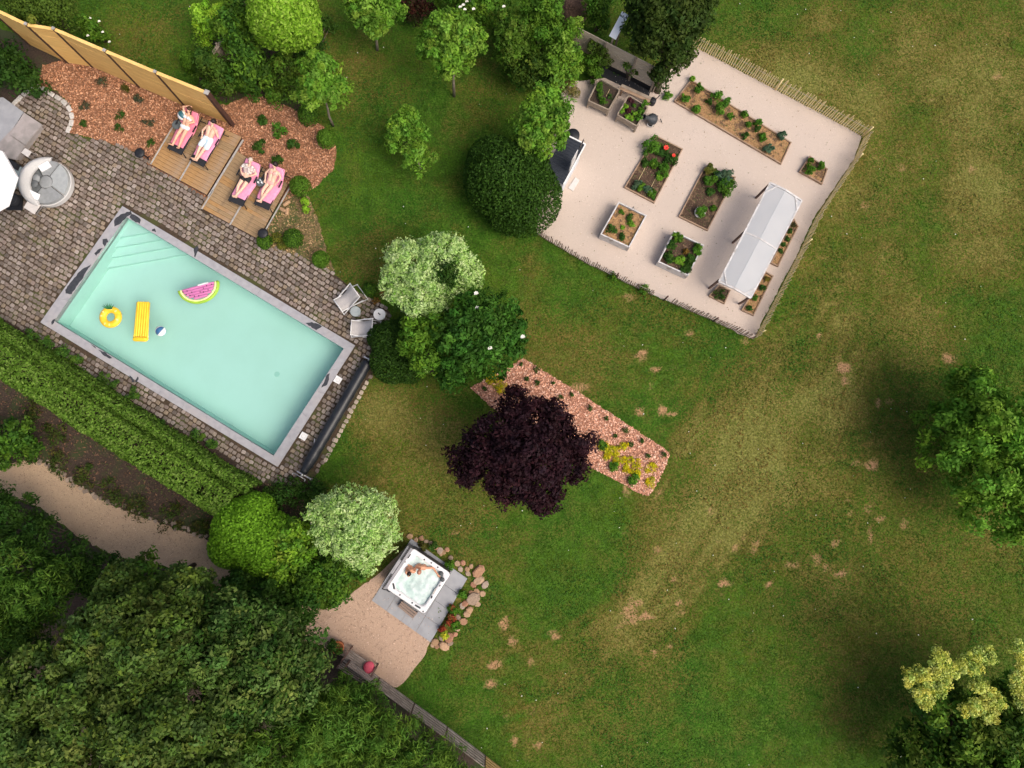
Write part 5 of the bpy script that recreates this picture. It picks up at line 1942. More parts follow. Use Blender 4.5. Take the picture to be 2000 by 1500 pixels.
# ------------------------------------------------------------------ hen house
M('roof_blue', (.035, .042, .055), (.028, .034, .045), 6, .5, metal=.3)
M('wall_white', (.62, .64, .67), (.54, .56, .60), 5, .7)
RH = 1.55
q = [P(1102, 262, RH), P(1144, 280, RH), P(1101, 359, RH), P(1060, 340, RH)]
c = sum(q, Vector()) / 4
t = thing('hen_house', 'small hen house with dark ribbed roof and white walls under the round tree', 'shed', (c.x, c.y, .012))
rx, ry = (q[1] - q[0]), (q[3] - q[0])
n = 15
roof = MB()
for k in range(n):
    a = q[0].lerp(q[3], k / n)
    b_ = q[0].lerp(q[3], (k + .999) / n)
    e = q[1].lerp(q[2], k / n)
    g = q[1].lerp(q[2], (k + .999) / n)
    rib = Vector((0, 0, .035))
    fall = Vector((0, 0, -.12))
    me_a, me_b = a.lerp(b_, .3), e.lerp(g, .3)
    obj('roof_sheet', MB().add([a, me_a + rib, a.lerp(b_, .5) + rib, a.lerp(b_, .8), b_, e + fall, me_b + rib + fall, e.lerp(g, .5) + rib + fall, e.lerp(g, .8) + fall, g + fall],
                               [(0, 5, 6, 1), (1, 6, 7, 2), (2, 7, 8, 3), (3, 8, 9, 4)]), 'roof_blue', t)
obj('roof_trim', MB().beam(q[0] + Vector((0, 0, .02)), q[1] + Vector((0, 0, -.1)), .05, .06), 'white_paint', t)
obj('roof_trim', MB().beam(q[1] + Vector((0, 0, -.11)), q[2] + Vector((0, 0, -.11)), .05, .06), 'white_paint', t)
w = [c + (p - c) * .86 for p in q]
for i in range(4):
    a, b_ = w[i], w[(i + 1) % 4]
    for k in range(6):
        s0, s1 = a.lerp(b_, k / 6 + .004), a.lerp(b_, (k + 1) / 6 - .004)
        obj('wall_board', MB().beam((s0.x, s0.y, .70), (s1.x, s1.y, .70), .03, 1.36), 'wall_white', t)
m_ = w[1].lerp(w[2], .62)
dn = (w[2] - w[1]).normalized()
on = Vector((-dn.y, dn.x, 0)) * (1 if Vector((-dn.y, dn.x, 0)).dot(m_ - c) > 0 else -1)
dr = obj('door', MB().beam(m_ - dn * .25 + on * .03 + Vector((0, 0, .6)), m_ + dn * .25 + on * .03 + Vector((0, 0, .6)), .03, 1.0), 'white_wash', t)
obj('window', MB().beam(m_ - dn * .75 + on * .03 + Vector((0, 0, .9)), m_ - dn * .45 + on * .03 + Vector((0, 0, .9)), .02, .35), 'black', t)
obj('ramp', MB().prism(XY([(1124, 346), (1132, 352), (1119, 373), (1110, 367)], .05), .0, .05), 'concrete_pale', t)
p = P(1119, 264, .6)
t = thing('water_butt', 'dark round water butt peeping out behind the hen house', 'water butt', (p.x, p.y, .012))
obj('barrel', MB().lathe([(0, 0), (.24, 0), (.28, .3), (.25, .62), (0, .62)], (0, 0, 0), 20), 'dark_grey', t, True, False)
obj('lid', MB().lathe([(0, .66), (.24, .65), (.27, .62)], (0, 0, 0), 20), 'black', t, True, False)

# ------------------------------------------------------------------ planter tables, grey plank fence and chiminea
def planter_table(quad, label, seed, lines):
    z = .60
    q = PP(quad, z)
    c = sum(q, Vector()) / 4
    t = thing('planter_table', label, 'planter', (c.x, c.y, .012), 0)
    for i in range(4):
        a, b_ = q[i], q[(i + 1) % 4]
        d = (b_ - a).normalized()
        for k in range(2):
            obj('board', MB().beam(a + d * .03 + Vector((0, 0, -.08 - .165 * k)), b_ - d * .03 + Vector((0, 0, -.08 - .165 * k)), .045, .16), 'grey_wood', t)
        obj('leg', MB().box((a.x + (c - a).x * .05, a.y + (c - a).y * .05, .29), (.07, .07, .58)), 'grey_wood', t)
    ins = [c + (p - c) * .95 for p in q]
    obj('soil', MB().prism([(p.x, p.y) for p in ins], z - .26, z - .10), 'dark_soil', t)
    for (a, b_) in lines:
        obj('string_line', MB().tube([P(*a, z - .06), P(*b_, z - .06)], .006, 4), 'picket', t)
    return z - .10
z = planter_table([(1171, 153), (1211, 175), (1189, 214), (1149, 196)], 'left wooden planter table with feathery carrots', 1, [((1191, 174), (1184, 188))])
for i, (x, y) in enumerate([(1172, 166), (1171, 175), (1172, 184), (1175, 193), (1179, 201)]):
    veg(x, y, 7, z, .22, VEG, f'feathery green carrot top, {ORD[i]} from the fence side in the left planter table', S + 170 + i, 150, .07, aspect=.25)
veg(1191, 189, 5, z, .12, VEG_DARK, 'small dark seedling right of the carrots in the left planter table', S + 176, 60, .06)
z = planter_table([(1228, 186), (1266, 209), (1244, 246), (1206, 224)], 'right wooden planter table with mixed lettuces', 2, [])
for i, (x, y, r, c, lab) in enumerate([(1222, 208, 5, VEG_LIGHT, 'pale lettuce highest on the left rim of the right planter table'), (1215, 218, 5, VEG_LIGHT, 'pale lettuce in the left corner of the right planter table'),
                                  (1226, 228, 6, VEG_LIGHT, 'yellow green lettuce at the near rim of the right planter table'), (1234, 233, 6, VEG_LIGHT, 'yellow green lettuce in the near middle of the right planter table'),
                                  (1239, 221, 6, VEG_LIGHT, 'yellow green lettuce in the centre of the right planter table'), (1239, 206, 4, VEG, 'small green lettuce among purple ones'),
                                  (1228, 217, 6, VEG_PURPLE, 'purple lettuce in the centre of the right planter table'), (1232, 197, 6, VEG_PURPLE, 'purple lettuce at the far rim of the right planter table'),
                                  (1258, 202, 8, VEG, 'leafy herb hanging over the far corner of the right planter table'), (1253, 217, 8, VEG, 'leafy herb along the right rim of the planter table'),
                                  (1246, 231, 8, VEG, 'leafy herb at the near corner of the right planter table')]):
    veg(x, y, r, z, .15, c, lab, S + 180 + i, 110, .085, clump=5)
a, b_ = P(1211, 172, .5), P(1269, 198, .5)
t = thing('plank_bench', 'narrow plank bench behind the two planter tables', 'bench', ((a + b_) / 2).xy.to_3d() + Vector((0, 0, .012)))
dd = (b_ - a).normalized()
nn_ = Vector((-dd.y, dd.x, 0))
for k in range(2):
    obj('plank', MB().beam(a + nn_ * (k * .13) , b_ + nn_ * (k * .13), .12, .035), 'grey_wood' if k else 'bed_frame', t)
for s in (.08, .92):
    p = a.lerp(b_, s) + nn_ * .065
    obj('leg', MB().box((p.x, p.y, .235), (.06, .2, .47), math.atan2(dd.y, dd.x)), 'bed_frame', t)
# grey plank fence
GH = 1.65
f0, f1 = P(1116, 98), P(1273, 178)
t = thing('plank_fence', 'weathered grey plank fence behind the planter tables', 'fence', f1)
dd = (f1 - f0).normalized()
nn_ = Vector((-dd.y, dd.x, 0))
rr_ = random.Random(3)
for k in range(12):
    z = .30 + (GH - .30) * (k + .5) / 12
    obj('plank', MB().beam(f0 + Vector((0, 0, z)), f1 + Vector((0, 0, z)) + nn_ * rr_.uniform(-.004, .004), .028, (GH - .30) / 12 - .012), 'pale_plank', t)
for s in (.02, .36, .72, .985):
    p = f0.lerp(f1, s) - nn_ * .05
    obj('post', MB().box((p.x, p.y, GH / 2 + .02), (.075, .06, GH + .04), math.atan2(dd.y, dd.x)), 'grey_wood', t)
p0_ = f0.lerp(f1, .3) - nn_ * .02
obj('black_base_board', MB().beam(p0_ + Vector((0, 0, .15)), f1 + Vector((0, 0, .15)) - nn_ * .02, .03, .29), 'black', t)
obj('end_board', MB().beam(f1 + dd * .03 + Vector((0, 0, .0)), f1 + dd * .03 + Vector((0, 0, GH)), .03, .15), 'grey_wood', t)
sh = XY([(1183, 118), (1268, 170), (1272, 188), (1180, 142)])
# planting strip of black membrane in front of the fence
o = obj('membrane', MB().prism(XY([(1176, 128), (1270, 178), (1266, 194), (1172, 148)]), .0, .03), 'black_fabric', None)
tag(o, 'black ground membrane strip at the foot of the grey plank fence', 'membrane')
# chiminea
M('cast_iron', (.045, .052, .06), (.03, .035, .04), 10, .5, .15)
p = P(1283, 236)
t = thing('chiminea', 'dark cast iron chiminea with pale mouth ring on the gravel', 'chiminea', (p.x, p.y, .012), R(0))
lean = Euler((R(10), R(-46), 0)).to_matrix()
mb = MB().lathe([(.001, .16), (.14, .17), (.22, .27), (.235, .38), (.19, .50), (.11, .60), (.085, .68), (.08, .92), (.10, .94), (.07, .94)], (0, 0, 0), 24)
mb.v = [tuple(lean @ Vector(q)) for q in mb.v]
obj('body', mb, 'cast_iron', t, True, False)
mb = MB().torus((0, 0, 0), .125, .022, 28, 8)
rot = Euler((R(62), 0, R(-38))).to_matrix()
ctr = lean @ Vector((-.11, -.16, .37))
mb.v = [tuple(rot @ Vector(q) + ctr) for q in mb.v]
obj('mouth_ring', mb, 'white_wash', t, True, False)
mb = MB().lathe([(0, .0), (.118, .0)], (0, 0, 0), 24)
mb.v = [tuple(rot @ Vector(q) + ctr) for q in mb.v]
obj('mouth', mb, 'black', t, False, False)
for k in range(3):
    an = R(-20 + 120 * k)
    obj('leg', MB().tube([(.1 * math.cos(an), .1 * math.sin(an), .22), (.21 * math.cos(an), .21 * math.sin(an), 0)], [.022, .014], 6), 'cast_iron', t, True, False)
p = P(1276, 195, .3)
t = thing('watering_can', 'black watering can at the end of the grey plank fence', 'watering can', (p.x, p.y, .012), .6)
obj('body', MB().lathe([(0, 0), (.13, 0), (.14, .05), (.13, .28), (.08, .30), (0, .30)], (0, 0, 0), 20), 'black', t, True, False)
obj('spout', MB().tube([(.1, 0, .08), (.22, 0, .2), (.34, 0, .34)], [.03, .02, .016], 8), 'black', t, True, False)
obj('handle', MB().tube([(-.12, 0, .08), (-.22, 0, .2), (-.12, 0, .36), (.04, 0, .32)], .013, 6), 'black', t, True, False)
# white board and brown roof at the top edge
a, b_ = P(1196, 74, 1.9), P(1213, 42, 2.2)
t = thing('white_awning', 'narrow white awning poking out of the dark trees', 'awning', (a.x, a.y, 0))
d = (b_ - a)
s_ = Vector((d.y, -d.x, 0)).normalized()
obj('sheet', MB().beam(a, b_ + d * .5, .30, .03), 'canvas_white', t)
for k in (0, 1):
    pz = a + d * (.15 + k * 1.2)
    obj('post', MB().box((pz.x, pz.y, pz.z / 2 - .02), (.07, .07, pz.z - .05)), 'grey_wood', t)
M('thatch', (.16, .10, .07), (.09, .055, .04), 30, .95, .6, 60)
p = P(1122, -2, 1.0)
t = thing('compost_heap', 'brown rounded brushwood heap at the top edge', 'heap', (p.x, p.y, 0))
heap = MB().ball((0, 0, .25), (.62, .62, .85), 20, 12)
rr_ = random.Random(6)
heap.v = [(x * rr_.uniform(.93, 1.07), y * rr_.uniform(.93, 1.07), max(z, 0)) for x, y, z in heap.v]
obj('mound', heap, 'thatch', t, False, False)
for k in range(60):
    an, el = rr_.uniform(0, 6.28), rr_.uniform(.5, 1.5)
    q_ = Vector((.62 * math.cos(an) * math.cos(el), .62 * math.sin(an) * math.cos(el), .25 + .85 * math.sin(el)))
    tdir = Vector((rr_.uniform(-1, 1), rr_.uniform(-1, 1), rr_.uniform(-.5, .2))).normalized() * .22
    obj('twig', MB().tube([q_ - tdir, q_ + tdir], .008, 4), 'thatch', t, False, False)
o = obj('paving_slab', MB().prism(XY([(1104, 30), (1112, 14), (1138, 20), (1132, 40), (1116, 44)], .1), 0, .10, .01), 'concrete', None)
tag(o, 'broken grey paving slab in front of the brown heap', 'slab')
# ------------------------------------------------------------------ hot tub and its yard
t = thing('slab_pad', 'grey stone slab pad under the hot tub', 'paving', P(815, 1165))
padq = PP([(726, 1173), (803, 1052), (913, 1130), (841, 1255)], .05)
for i in range(4):
    for j in range(4):
        def pt(u, v):
            return padq[0].lerp(padq[1], v).lerp(padq[3].lerp(padq[2], v), u)
        g = .002
        pl = [pt(i / 4 + g, j / 4 + g), pt((i + 1) / 4 - g, j / 4 + g), pt((i + 1) / 4 - g, (j + 1) / 4 - g), pt(i / 4 + g, (j + 1) / 4 - g)]
        obj('slab', MB().prism([(p.x, p.y) for p in pl], -.05, .05 + .001 * ((i + j) % 2)), 'slab', t)
TZ = .92
tc_ = [P(806, 1069, TZ), P(880, 1121, TZ), P(829, 1199, TZ), P(753, 1150, TZ)]   # top, right, bottom, left
c = sum(tc_, Vector()) / 4
ex = ((tc_[1] - tc_[0]) + (tc_[2] - tc_[3])) / 2
ey = ((tc_[0] - tc_[3]) + (tc_[1] - tc_[2])) / 2
SX, SY = ex.length, ey.length
rz = math.atan2(ex.y, ex.x)
M('tub_white', (.74, .74, .75), (.70, .70, .715), 3, .3)
M('tub_skirt', (.105, .09, .085), (.075, .064, .06), 4, .6, stretch=(1, 1, 8))
M('jet_grey', (.05, .06, .065), (.04, .046, .05), 6, .5)
M('foam', (.66, .74, .73), (.48, .60, .575), 4.5, .3, .8, 9, c3=(.42, .56, .53), s3=2.6, lo3=.46, hi3=.62, detail=10)
M('cover_grey', (.30, .30, .32), (.24, .24, .26), 4, .55)
t = thing('hot_tub', 'square white hot tub full of bubbling water with folded grey cover', 'hot tub', (c.x, c.y, .051), rz)
ZT = TZ - .051
def rrect(hx, hy, r, n=6):
    pts = []
    for sx, sy, a0 in ((1, 1, 0), (-1, 1, 90), (-1, -1, 180), (1, -1, 270)):
        for k in range(n + 1):
            a = R(a0 + 90 * k / n)
            pts.append((sx * (hx - r) + r * math.cos(a), sy * (hy - r) + r * math.sin(a)))
    return pts
def rings(rs):
    mb = MB()
    n = len(rs[0][0])
    for pts, z in rs:
        mb.v += [(x, y, z) for x, y in pts]
    for k in range(len(rs) - 1):
        for i in range(n):
            a, b_ = k * n + i, k * n + (i + 1) % n
            mb.f.append((a, b_, b_ + n, a + n))
    return mb
hx, hy = SX / 2, SY / 2
obj('shell', rings([(rrect(hx, hy, .13), ZT - .07), (rrect(hx, hy, .13), ZT - .01), (rrect(hx - .015, hy - .015, .12), ZT), (rrect(hx - .14, hy - .14, .16), ZT - .005),
                    (rrect(hx - .17, hy - .17, .18), ZT - .03), (rrect(hx - .22, hy - .22, .2), ZT - .35), (rrect(hx - .42, hy - .42, .2), ZT - .40), (rrect(hx - .46, hy - .46, .2), ZT - .80)]), 'tub_white', t, True, False)
for s in range(4):
    hw, dep = (hx, hy) if s % 2 == 0 else (hy, hx)
    n = 9
    for k in range(n):
        x0, x1 = -hw + .05 + (2 * hw - .1) * k / n + .004, -hw + .05 + (2 * hw - .1) * (k + 1) / n - .004
        mb = MB().box(((x0 + x1) / 2, -dep + .04, (ZT - .075) / 2), (x1 - x0, .03, ZT - .08), 0)
        m_ = Euler((0, 0, s * math.pi / 2)).to_matrix()
        mb.v = [tuple(m_ @ Vector(q)) for q in mb.v]
        obj('skirt_panel', mb, 'tub_skirt', t, False, False)
# bubbling water surface
nn = 44
mb = MB()
xs = np.linspace(-hx + .185, hx - .185, nn)
ys = np.linspace(-hy + .185, hy - .185, nn)
GXX, GYY = np.meshgrid(xs, ys)
hh = (vnoise(GXX.ravel() + 3, GYY.ravel() + 7, .32, 5, 4) - .5) * .09
mb.v = [(x, y, ZT - .12 + h_) for x, y, h_ in zip(GXX.ravel(), GYY.ravel(), hh)]
for j in range(nn - 1):
    for i in range(nn - 1):
        q = j * nn + i
        mb.f.append((q, q + 1, q + nn + 1, q + nn))
obj('bubbling_water', mb, 'foam', t, True, False)
# fittings on the rim: local x to the right side, y to the upper side
def loc_of(px, py, z):
    p = P(px, py, z) - t.location
    ca, sa = math.cos(-rz), math.sin(-rz)
    return Vector((p.x * ca - p.y * sa, p.x * sa + p.y * ca, p.z))
for (x, y) in ((791, 1097.5), (842.5, 1099.5), (855, 1108), (859, 1144), (781, 1162), (805, 1177.5), (826.5, 1194.5), (829, 1093)):
    q = loc_of(x, y, TZ)
    obj('jet_cap', MB().lathe([(0, .022), (.022, .02), (.032, .0)], (q.x, q.y, ZT - .004), 14), 'jet_grey', t, True, False)
for (x0, y0, x1, y1) in ((797, 1089, 801, 1083), (768, 1140, 770, 1149), (812, 1182, 820, 1187), (843, 1167, 843.5, 1165)):
    a, b_ = loc_of(x0, y0, TZ - .03), loc_of(x1, y1, TZ - .03)
    obj('headrest', MB().capsule((a.x, a.y, ZT - .02), (b_.x, b_.y, ZT - .02), .038, .038, 10), 'jet_grey', t, True, False)
a, b_ = loc_of(861.5, 1120, TZ), loc_of(864, 1132, TZ)
obj('speaker_housing', MB().ball((a.x, a.y, ZT), (.095, .085, .05), 16, 8).ball((b_.x, b_.y, ZT), (.095, .085, .05), 16, 8), 'dark_grey', t, True, False)
a, b_ = loc_of(846, 1160, TZ), loc_of(851, 1150, TZ)
obj('control_panel', MB().beam((a.x, a.y, ZT + .006), (b_.x, b_.y, ZT + .006), .06, .012), 'trim_metal', t, False, False)
# folded cover standing on its lifter on the left side (local -x)
cx_ = -hx - .14
obj('folded_cover', MB().box((cx_ - .02, 0, ZT - .26), (.12, SY * .98, .72), 0, 0, R(5)).box((cx_ + .11, 0, ZT - .26), (.10, SY * .98, .72), 0, 0, R(5)), 'cover_grey', t, False, False)
for s_ in (-1, 1):
    obj('cover_lifter', MB().tube([(-hx + .25, s_ * (hy + .05), ZT - .35), (cx_ + .05, s_ * (hy + .05), ZT + .16), (cx_ + .05, s_ * .3, ZT + .16)], .022, 8)
        .box((-hx + .12, s_ * (hy + .04), ZT - .12), (.14, .05, .12)), 'black', t, False, False)
# bathers
WZT = .051 + ZT - .12
def bather(label, head, sh_l, sh_r, chest, elb_l, wr_l, elb_r, wr_r, skin, hair, fdir):
    hp = P(*head, WZT + .34)
    t2 = thing('person', label, 'person', (hp.x, hp.y, WZT - .55))
    o = t2.location
    Q = lambda p, z: P(*p, z) - o
    mb = MB()
    L_, R_, Cc = Q(sh_l, WZT + .10), Q(sh_r, WZT + .10), Q(chest, WZT - .05)
    mid = (L_ + R_) / 2
    neck = mid.lerp(hp - o, .35)
    neck.z = WZT + .17 - o.z
    limb(mb, [L_, mid + Vector((0, 0, .03)), R_], [.062, .085, .062])
    pel = Cc + Vector((0, 0, -.42))
    for s_ in (-1, 1):
        sd_ = (R_ - L_).normalized() * s_
        limb(mb, [mid + sd_ * .09 - Vector((0, 0, .06)), Cc + sd_ * .075 - Vector((0, 0, .12)), pel + sd_ * .08], [.115, .105, .115])
        f2 = Vector((fdir[0], fdir[1], 0)).normalized()
        hip = pel + sd_ * .09
        kn = hip + f2 * .40 + Vector((0, 0, .02)) + sd_ * .04
        an_ = kn + f2 * .08 - Vector((0, 0, .38)) if False else kn + f2 * .22 - Vector((0, 0, .12))
        limb(mb, [hip, kn, an_], [.09, .06, .042])
        limb(mb, [an_, an_ + f2 * .14 + Vector((0, 0, .02))], [.035, .022])
    limb(mb, [mid + Vector((0, 0, .04)), neck, hp - o - Vector((0, 0, .06))], [.075, .055, .052])
    up_ = ((hp - o) - neck).normalized()
    m_ = head_on(mb, hp - o, up_, (fdir[0], fdir[1], -.1))
    for sh, el, wr, zz in ((L_, elb_l, wr_l, -1), (R_, elb_r, wr_r, 1)):
        e_, w_ = Q(el[:2], WZT + el[2]), Q(wr[:2], WZT + wr[2])
        limb(mb, [sh, e_, w_], [.052, .041, .031])
        hand(mb, w_, (w_ - e_).normalized(), (0, 0, -1), .4, 1.0, zz)
    fuse('body', mb, skin, t2, .0115, 3)
    fc = m_ @ Vector((0, 1, 0))
    hm = MB().ball(hp - o + up_ * .03 - fc * .018, (.085, .098, .092), 16, 10, m_)
    if hair:
        fuse('hair', hm, hair, t2, .012, 2)
    em = MB()
    for q in (-1, 1):
        em.ball(hp - o + fc * .087 + up_ * .015 + (m_ @ Vector((q * .031, 0, 0))), (.015, .009, .009), 8, 6, m_)
    obj('eyes', em, 'seed', t2, True, False)
M('hair_short', (.42, .20, .135), (.34, .15, .10), 40, .6)
bather('person with dark hair sitting in the hot tub', (799, 1121), (809, 1115), (795, 1112), (803, 1113), (803, 1106, 0), (797, 1103, -.02), (793, 1118, .0), (797, 1126, -.05), 'skin_c', 'hair_dark', (-.25, -.95))
bather('person with shaved head sitting in the hot tub, arm stretched along the rim', (819, 1117), (832, 1109), (814, 1106), (823, 1105), (846, 1109, .06), (855, 1122, .06), (808, 1113, .02), (803, 1117, -.02), 'skin_c', 'hair_short', (-.1, -1))
# wooden step in front of the tub
sq = PP([(785, 1174), (816, 1197), (806, 1209), (777, 1185)], .22)
c2 = sum(sq, Vector()) / 4
t = thing('tub_step', 'low wooden step against the hot tub', 'step', (c2.x, c2.y, .051))
M('step_wood', (.30, .225, .185), (.22, .165, .135), 5, .8, .2, stretch=(1, 8, 1))
n = 3
for k in range(n):
    a, b_ = sq[0].lerp(sq[3], (k + .5) / n), sq[1].lerp(sq[2], (k + .5) / n)
    obj('tread', MB().beam((a.x, a.y, .205), (b_.x, b_.y, .205), (sq[3] - sq[0]).length / n - .012, .03), 'step_wood', t)
for s in (.04, .96):
    a, b_ = sq[0].lerp(sq[1], s), sq[3].lerp(sq[2], s)
    obj('side_board', MB().beam((a.x, a.y, .12), (b_.x, b_.y, .12), .03, .137), 'step_wood', t)

# ------------------------------------------------------------------ rockery round the pad
ROCKS = [(800, 1048, 9), (812, 1055, 7), (823, 1052, 9), (832, 1058, 7), (842, 1063, 8), (851, 1070, 8), (859, 1076, 9), (866, 1079, 7), (861, 1083, 6), (873, 1074, 8), (880, 1090, 8),
         (893, 1101, 10), (904, 1100, 8), (899, 1112, 8), (912, 1112, 9), (920, 1107, 7), (934, 1117, 17), (914, 1121, 8), (935, 1134, 14), (925, 1142, 10), (947, 1143, 12), (931, 1155, 9),
         (942, 1160, 10), (921, 1158, 8), (924, 1170, 19), (933, 1181, 9), (908, 1180, 10), (903, 1184, 9), (917, 1192, 12), (912, 1200, 10), (905, 1215, 13), (893, 1206, 10), (893, 1228, 9),
         (876, 1246, 13), (862, 1247, 9), (849, 1255, 12), (867, 1263, 15), (853, 1264, 7), (879, 1258, 8), (844, 1262, 6), (889, 1240, 7)]
rk = thing('rockery', 'curved rockery of sandstone rocks round the hot tub pad', 'rockery', P(915, 1160))
rr_ = random.Random(12)
RC = [(.33, .21, .12), (.37, .24, .15), (.30, .17, .10), (.27, .20, .145), (.39, .27, .175), (.34, .175, .11), (.30, .235, .185)]
for k, (x, y, r) in enumerate(ROCKS):
    p = P(x, y, .1)
    s = r / ppm(x, y) * .76
    mb = MB().ball((0, 0, s * .18), (s * rr_.uniform(.85, 1.1), s * rr_.uniform(.72, .95), s * rr_.uniform(.5, .75)), 8, 6)
    flat = s * rr_.uniform(.42, .62)
    tilt = (rr_.uniform(-.25, .25), rr_.uniform(-.25, .25))
    vs = []
    for x_, y_, z_ in mb.v:
        x_, y_, z_ = x_ * rr_.uniform(.86, 1.14), y_ * rr_.uniform(.86, 1.14), z_ + rr_.uniform(-.08, .08) * s
        vs.append((x_, y_, max(min(z_, flat + x_ * tilt[0] + y_ * tilt[1] + rr_.uniform(-.02, .02) * s), -.04)))
    mb.v = vs
    me_ = mesh_of('rock', mb, 'stone_tint', shade(RC[k % len(RC)], rr_.uniform(.75, 1.15)))
    child('rock', me_, rk, (p.x - rk.location.x, p.y - rk.location.y, 0), rr_.uniform(0, 6))
RED = [(.36, .05, .04), (.28, .04, .035), (.07, .12, .03), (.45, .10, .07)]
for i, (x, y, r, c, lab) in enumerate([(903, 1162, 10, VEG, 'green clump spilling onto the pad below the tub corner'), (886, 1193, 11, VEG, 'green clump in the middle of the rockery flowers'),
                                  (884, 1186, 7, RED, 'red flowering clump highest in the rockery'), (882, 1205, 9, RED, 'red flowering clump in the middle of the rockery'),
                                  (875, 1219, 9, RED, 'red flowering clump by the bottom of the slab pad'), (863, 1228, 8, RED, 'red flowering clump close to the yellow one'),
                                  (868, 1239, 8, [(.55, .46, .05), (.30, .33, .05)], 'yellow flowering clump at the lower rockery'), (890, 1222, 9, VEG, 'green clump at the grass side of the rockery'),
                                  (878, 1103, 9, VEG, 'green clump near the right corner of the tub'), (846, 1068, 9, VEG_DARK, 'low dark clump among the upper rocks'),
                                  (826, 1066, 9, [(.16, .12, .05), (.1, .09, .03)], 'brownish clump behind the hot tub')]):
    veg(x, y, r, .03, .3, c, lab, 700 + i, 220, .09, name='rockery_plant')

# ------------------------------------------------------------------ bench, cushion and flower pot
BQ = PP([(684, 1268), (735, 1303), (722, 1325), (668, 1291)], .45)   # front-left, front-right, back-right, back-left
c2 = sum(BQ, Vector()) / 4
t = thing('garden_bench', 'weathered slatted garden bench facing the hot tub', 'bench', (c2.x, c2.y, .02))
for k in range(6):
    s = (k + .5) / 6
    obj('seat_slat', MB().beam(BQ[0].lerp(BQ[3], s), BQ[1].lerp(BQ[2], s), (BQ[3] - BQ[0]).length / 6 - .018, .025), 'old_rail', t)
bk = (BQ[3] - BQ[0]).normalized()
for k in range(4):
    o_ = bk * (.02 + .03 * k) + Vector((0, 0, .12 + .11 * k))
    obj('back_slat', MB().beam(BQ[3] + o_, BQ[2] + o_, .025, .08), 'old_rail', t)
for f_, b0 in ((BQ[0], BQ[3]), (BQ[1], BQ[2])):
    obj('leg', MB().beam((f_.x, f_.y, .02), (f_.x, f_.y, .64), .05, .05), 'post_dark', t)
    bt = b0 + bk * .12 + Vector((0, 0, .52))
    obj('leg', MB().beam((b0.x, b0.y, .02), bt, .05, .05), 'post_dark', t)
    obj('armrest', MB().beam(f_ + Vector((0, 0, .20)) - bk * .06, b0 + Vector((0, 0, .20)), .07, .03), 'post_dark', t)
M('cushion_pink', (.62, .10, .15), (.54, .075, .12), 8, .9, .2)
p = P(721, 1303, .52)
t = thing('cushion', 'raspberry pink cushion on the right end of the garden bench', 'cushion', (p.x, p.y, .47), R(-20))
obj('pillow', MB().ball((0, 0, .08), (.20, .23, .085), 18, 10), 'cushion_pink', t, True, False)
obj('seam', MB().torus((0, 0, .08), .205, .008, 28, 6), 'cushion_pink', t, True, False)
M('terracotta', (.42, .14, .055), (.33, .105, .04), 8, .8)
p = P(660, 1264, .35)
t = thing('flower_pot', 'orange terracotta pot beside the garden bench', 'pot', (p.x, p.y, .02))
obj('pot', MB().lathe([(0, 0), (.15, 0), (.22, .36), (.24, .36), (.24, .42), (.20, .42), (.18, .34), (0, .34)], (0, 0, 0), 24), 'terracotta', t, True, False)
foliage('foliage', [(Vector((p.x - .05, p.y + .06, .52)), (.26, .26, .2))], 320, .11, VEG_DARK, t, 721, clump=10, clump_r=.14, zfloor=.4)

# ------------------------------------------------------------------ rail fence at the bottom
FHB = 1.15
pts = [(690, 1282), (742, 1322), (810, 1372), (874, 1418), (948, 1474), (1010, 1522)]
t = thing('rail_fence', 'low weathered horizontal rail fence below the bench with newer yellow end', 'fence', P(850, 1400))
q = PP(pts)
for i in range(len(q) - 1):
    a, b_ = q[i], q[i + 1]
    d = (b_ - a).normalized()
    for k in range(5):
        z = .16 + k * .225
        obj('rail', MB().beam(a + d * .03 + Vector((0, 0, z)), b_ - d * .03 + Vector((0, 0, z + rr_.uniform(-.01, .01))), .035, .125), 'new_rail' if i == len(q) - 2 else 'old_rail', t)
for p in q:
    d = (q[-1] - q[0]).normalized()
    s = Vector((d.y, -d.x, 0)) * -.055
    obj('post', MB().box((p.x - s.x, p.y - s.y, FHB / 2 + .05), (.08, .08, FHB + .1), math.atan2(d.y, d.x)), 'post_dark', t)
# ------------------------------------------------------------------ trees, shrubs and hedges
G_BRIGHT = [(.26, .40, .04), (.20, .33, .03), (.32, .45, .07)]
G_LIME = [(.195, .32, .032), (.25, .38, .05), (.13, .23, .022), (.29, .39, .08)]
G_MID = [(.085, .165, .022), (.065, .125, .018), (.115, .20, .03)]
G_LEAFY = [(.115, .215, .026), (.155, .27, .04), (.075, .145, .02), (.21, .30, .07)]
G_DARK = [(.036, .078, .015), (.05, .10, .02), (.028, .062, .012)]
G_DEEP = [(.026, .058, .012), (.038, .078, .016), (.02, .045, .010)]
G_YEW = [(.032, .068, .013), (.05, .098, .017), (.024, .05, .011)]
G_PALE = [(.50, .55, .36), (.39, .49, .22), (.61, .62, .50), (.20, .34, .08), (.43, .52, .27)]
G_OLIVE = [(.075, .115, .022), (.105, .145, .03), (.055, .085, .018)]
G_FOREST = [(.055, .090, .026), (.075, .115, .035), (.036, .066, .018), (.125, .155, .055), (.15, .175, .07)]
G_CONIFER = [(.065, .125, .02), (.095, .165, .028), (.045, .09, .015), (.13, .20, .04)]
PURPLE = [(.025, .0085, .020), (.036, .010, .024), (.018, .0065, .015), (.030, .008, .017)]
CREAM = [(.60, .52, .15), (.68, .60, .24), (.46, .44, .12), (.62, .57, .27), (.22, .26, .05)]
LAV = [(.07, .075, .06), (.055, .065, .045), (.09, .075, .085)]

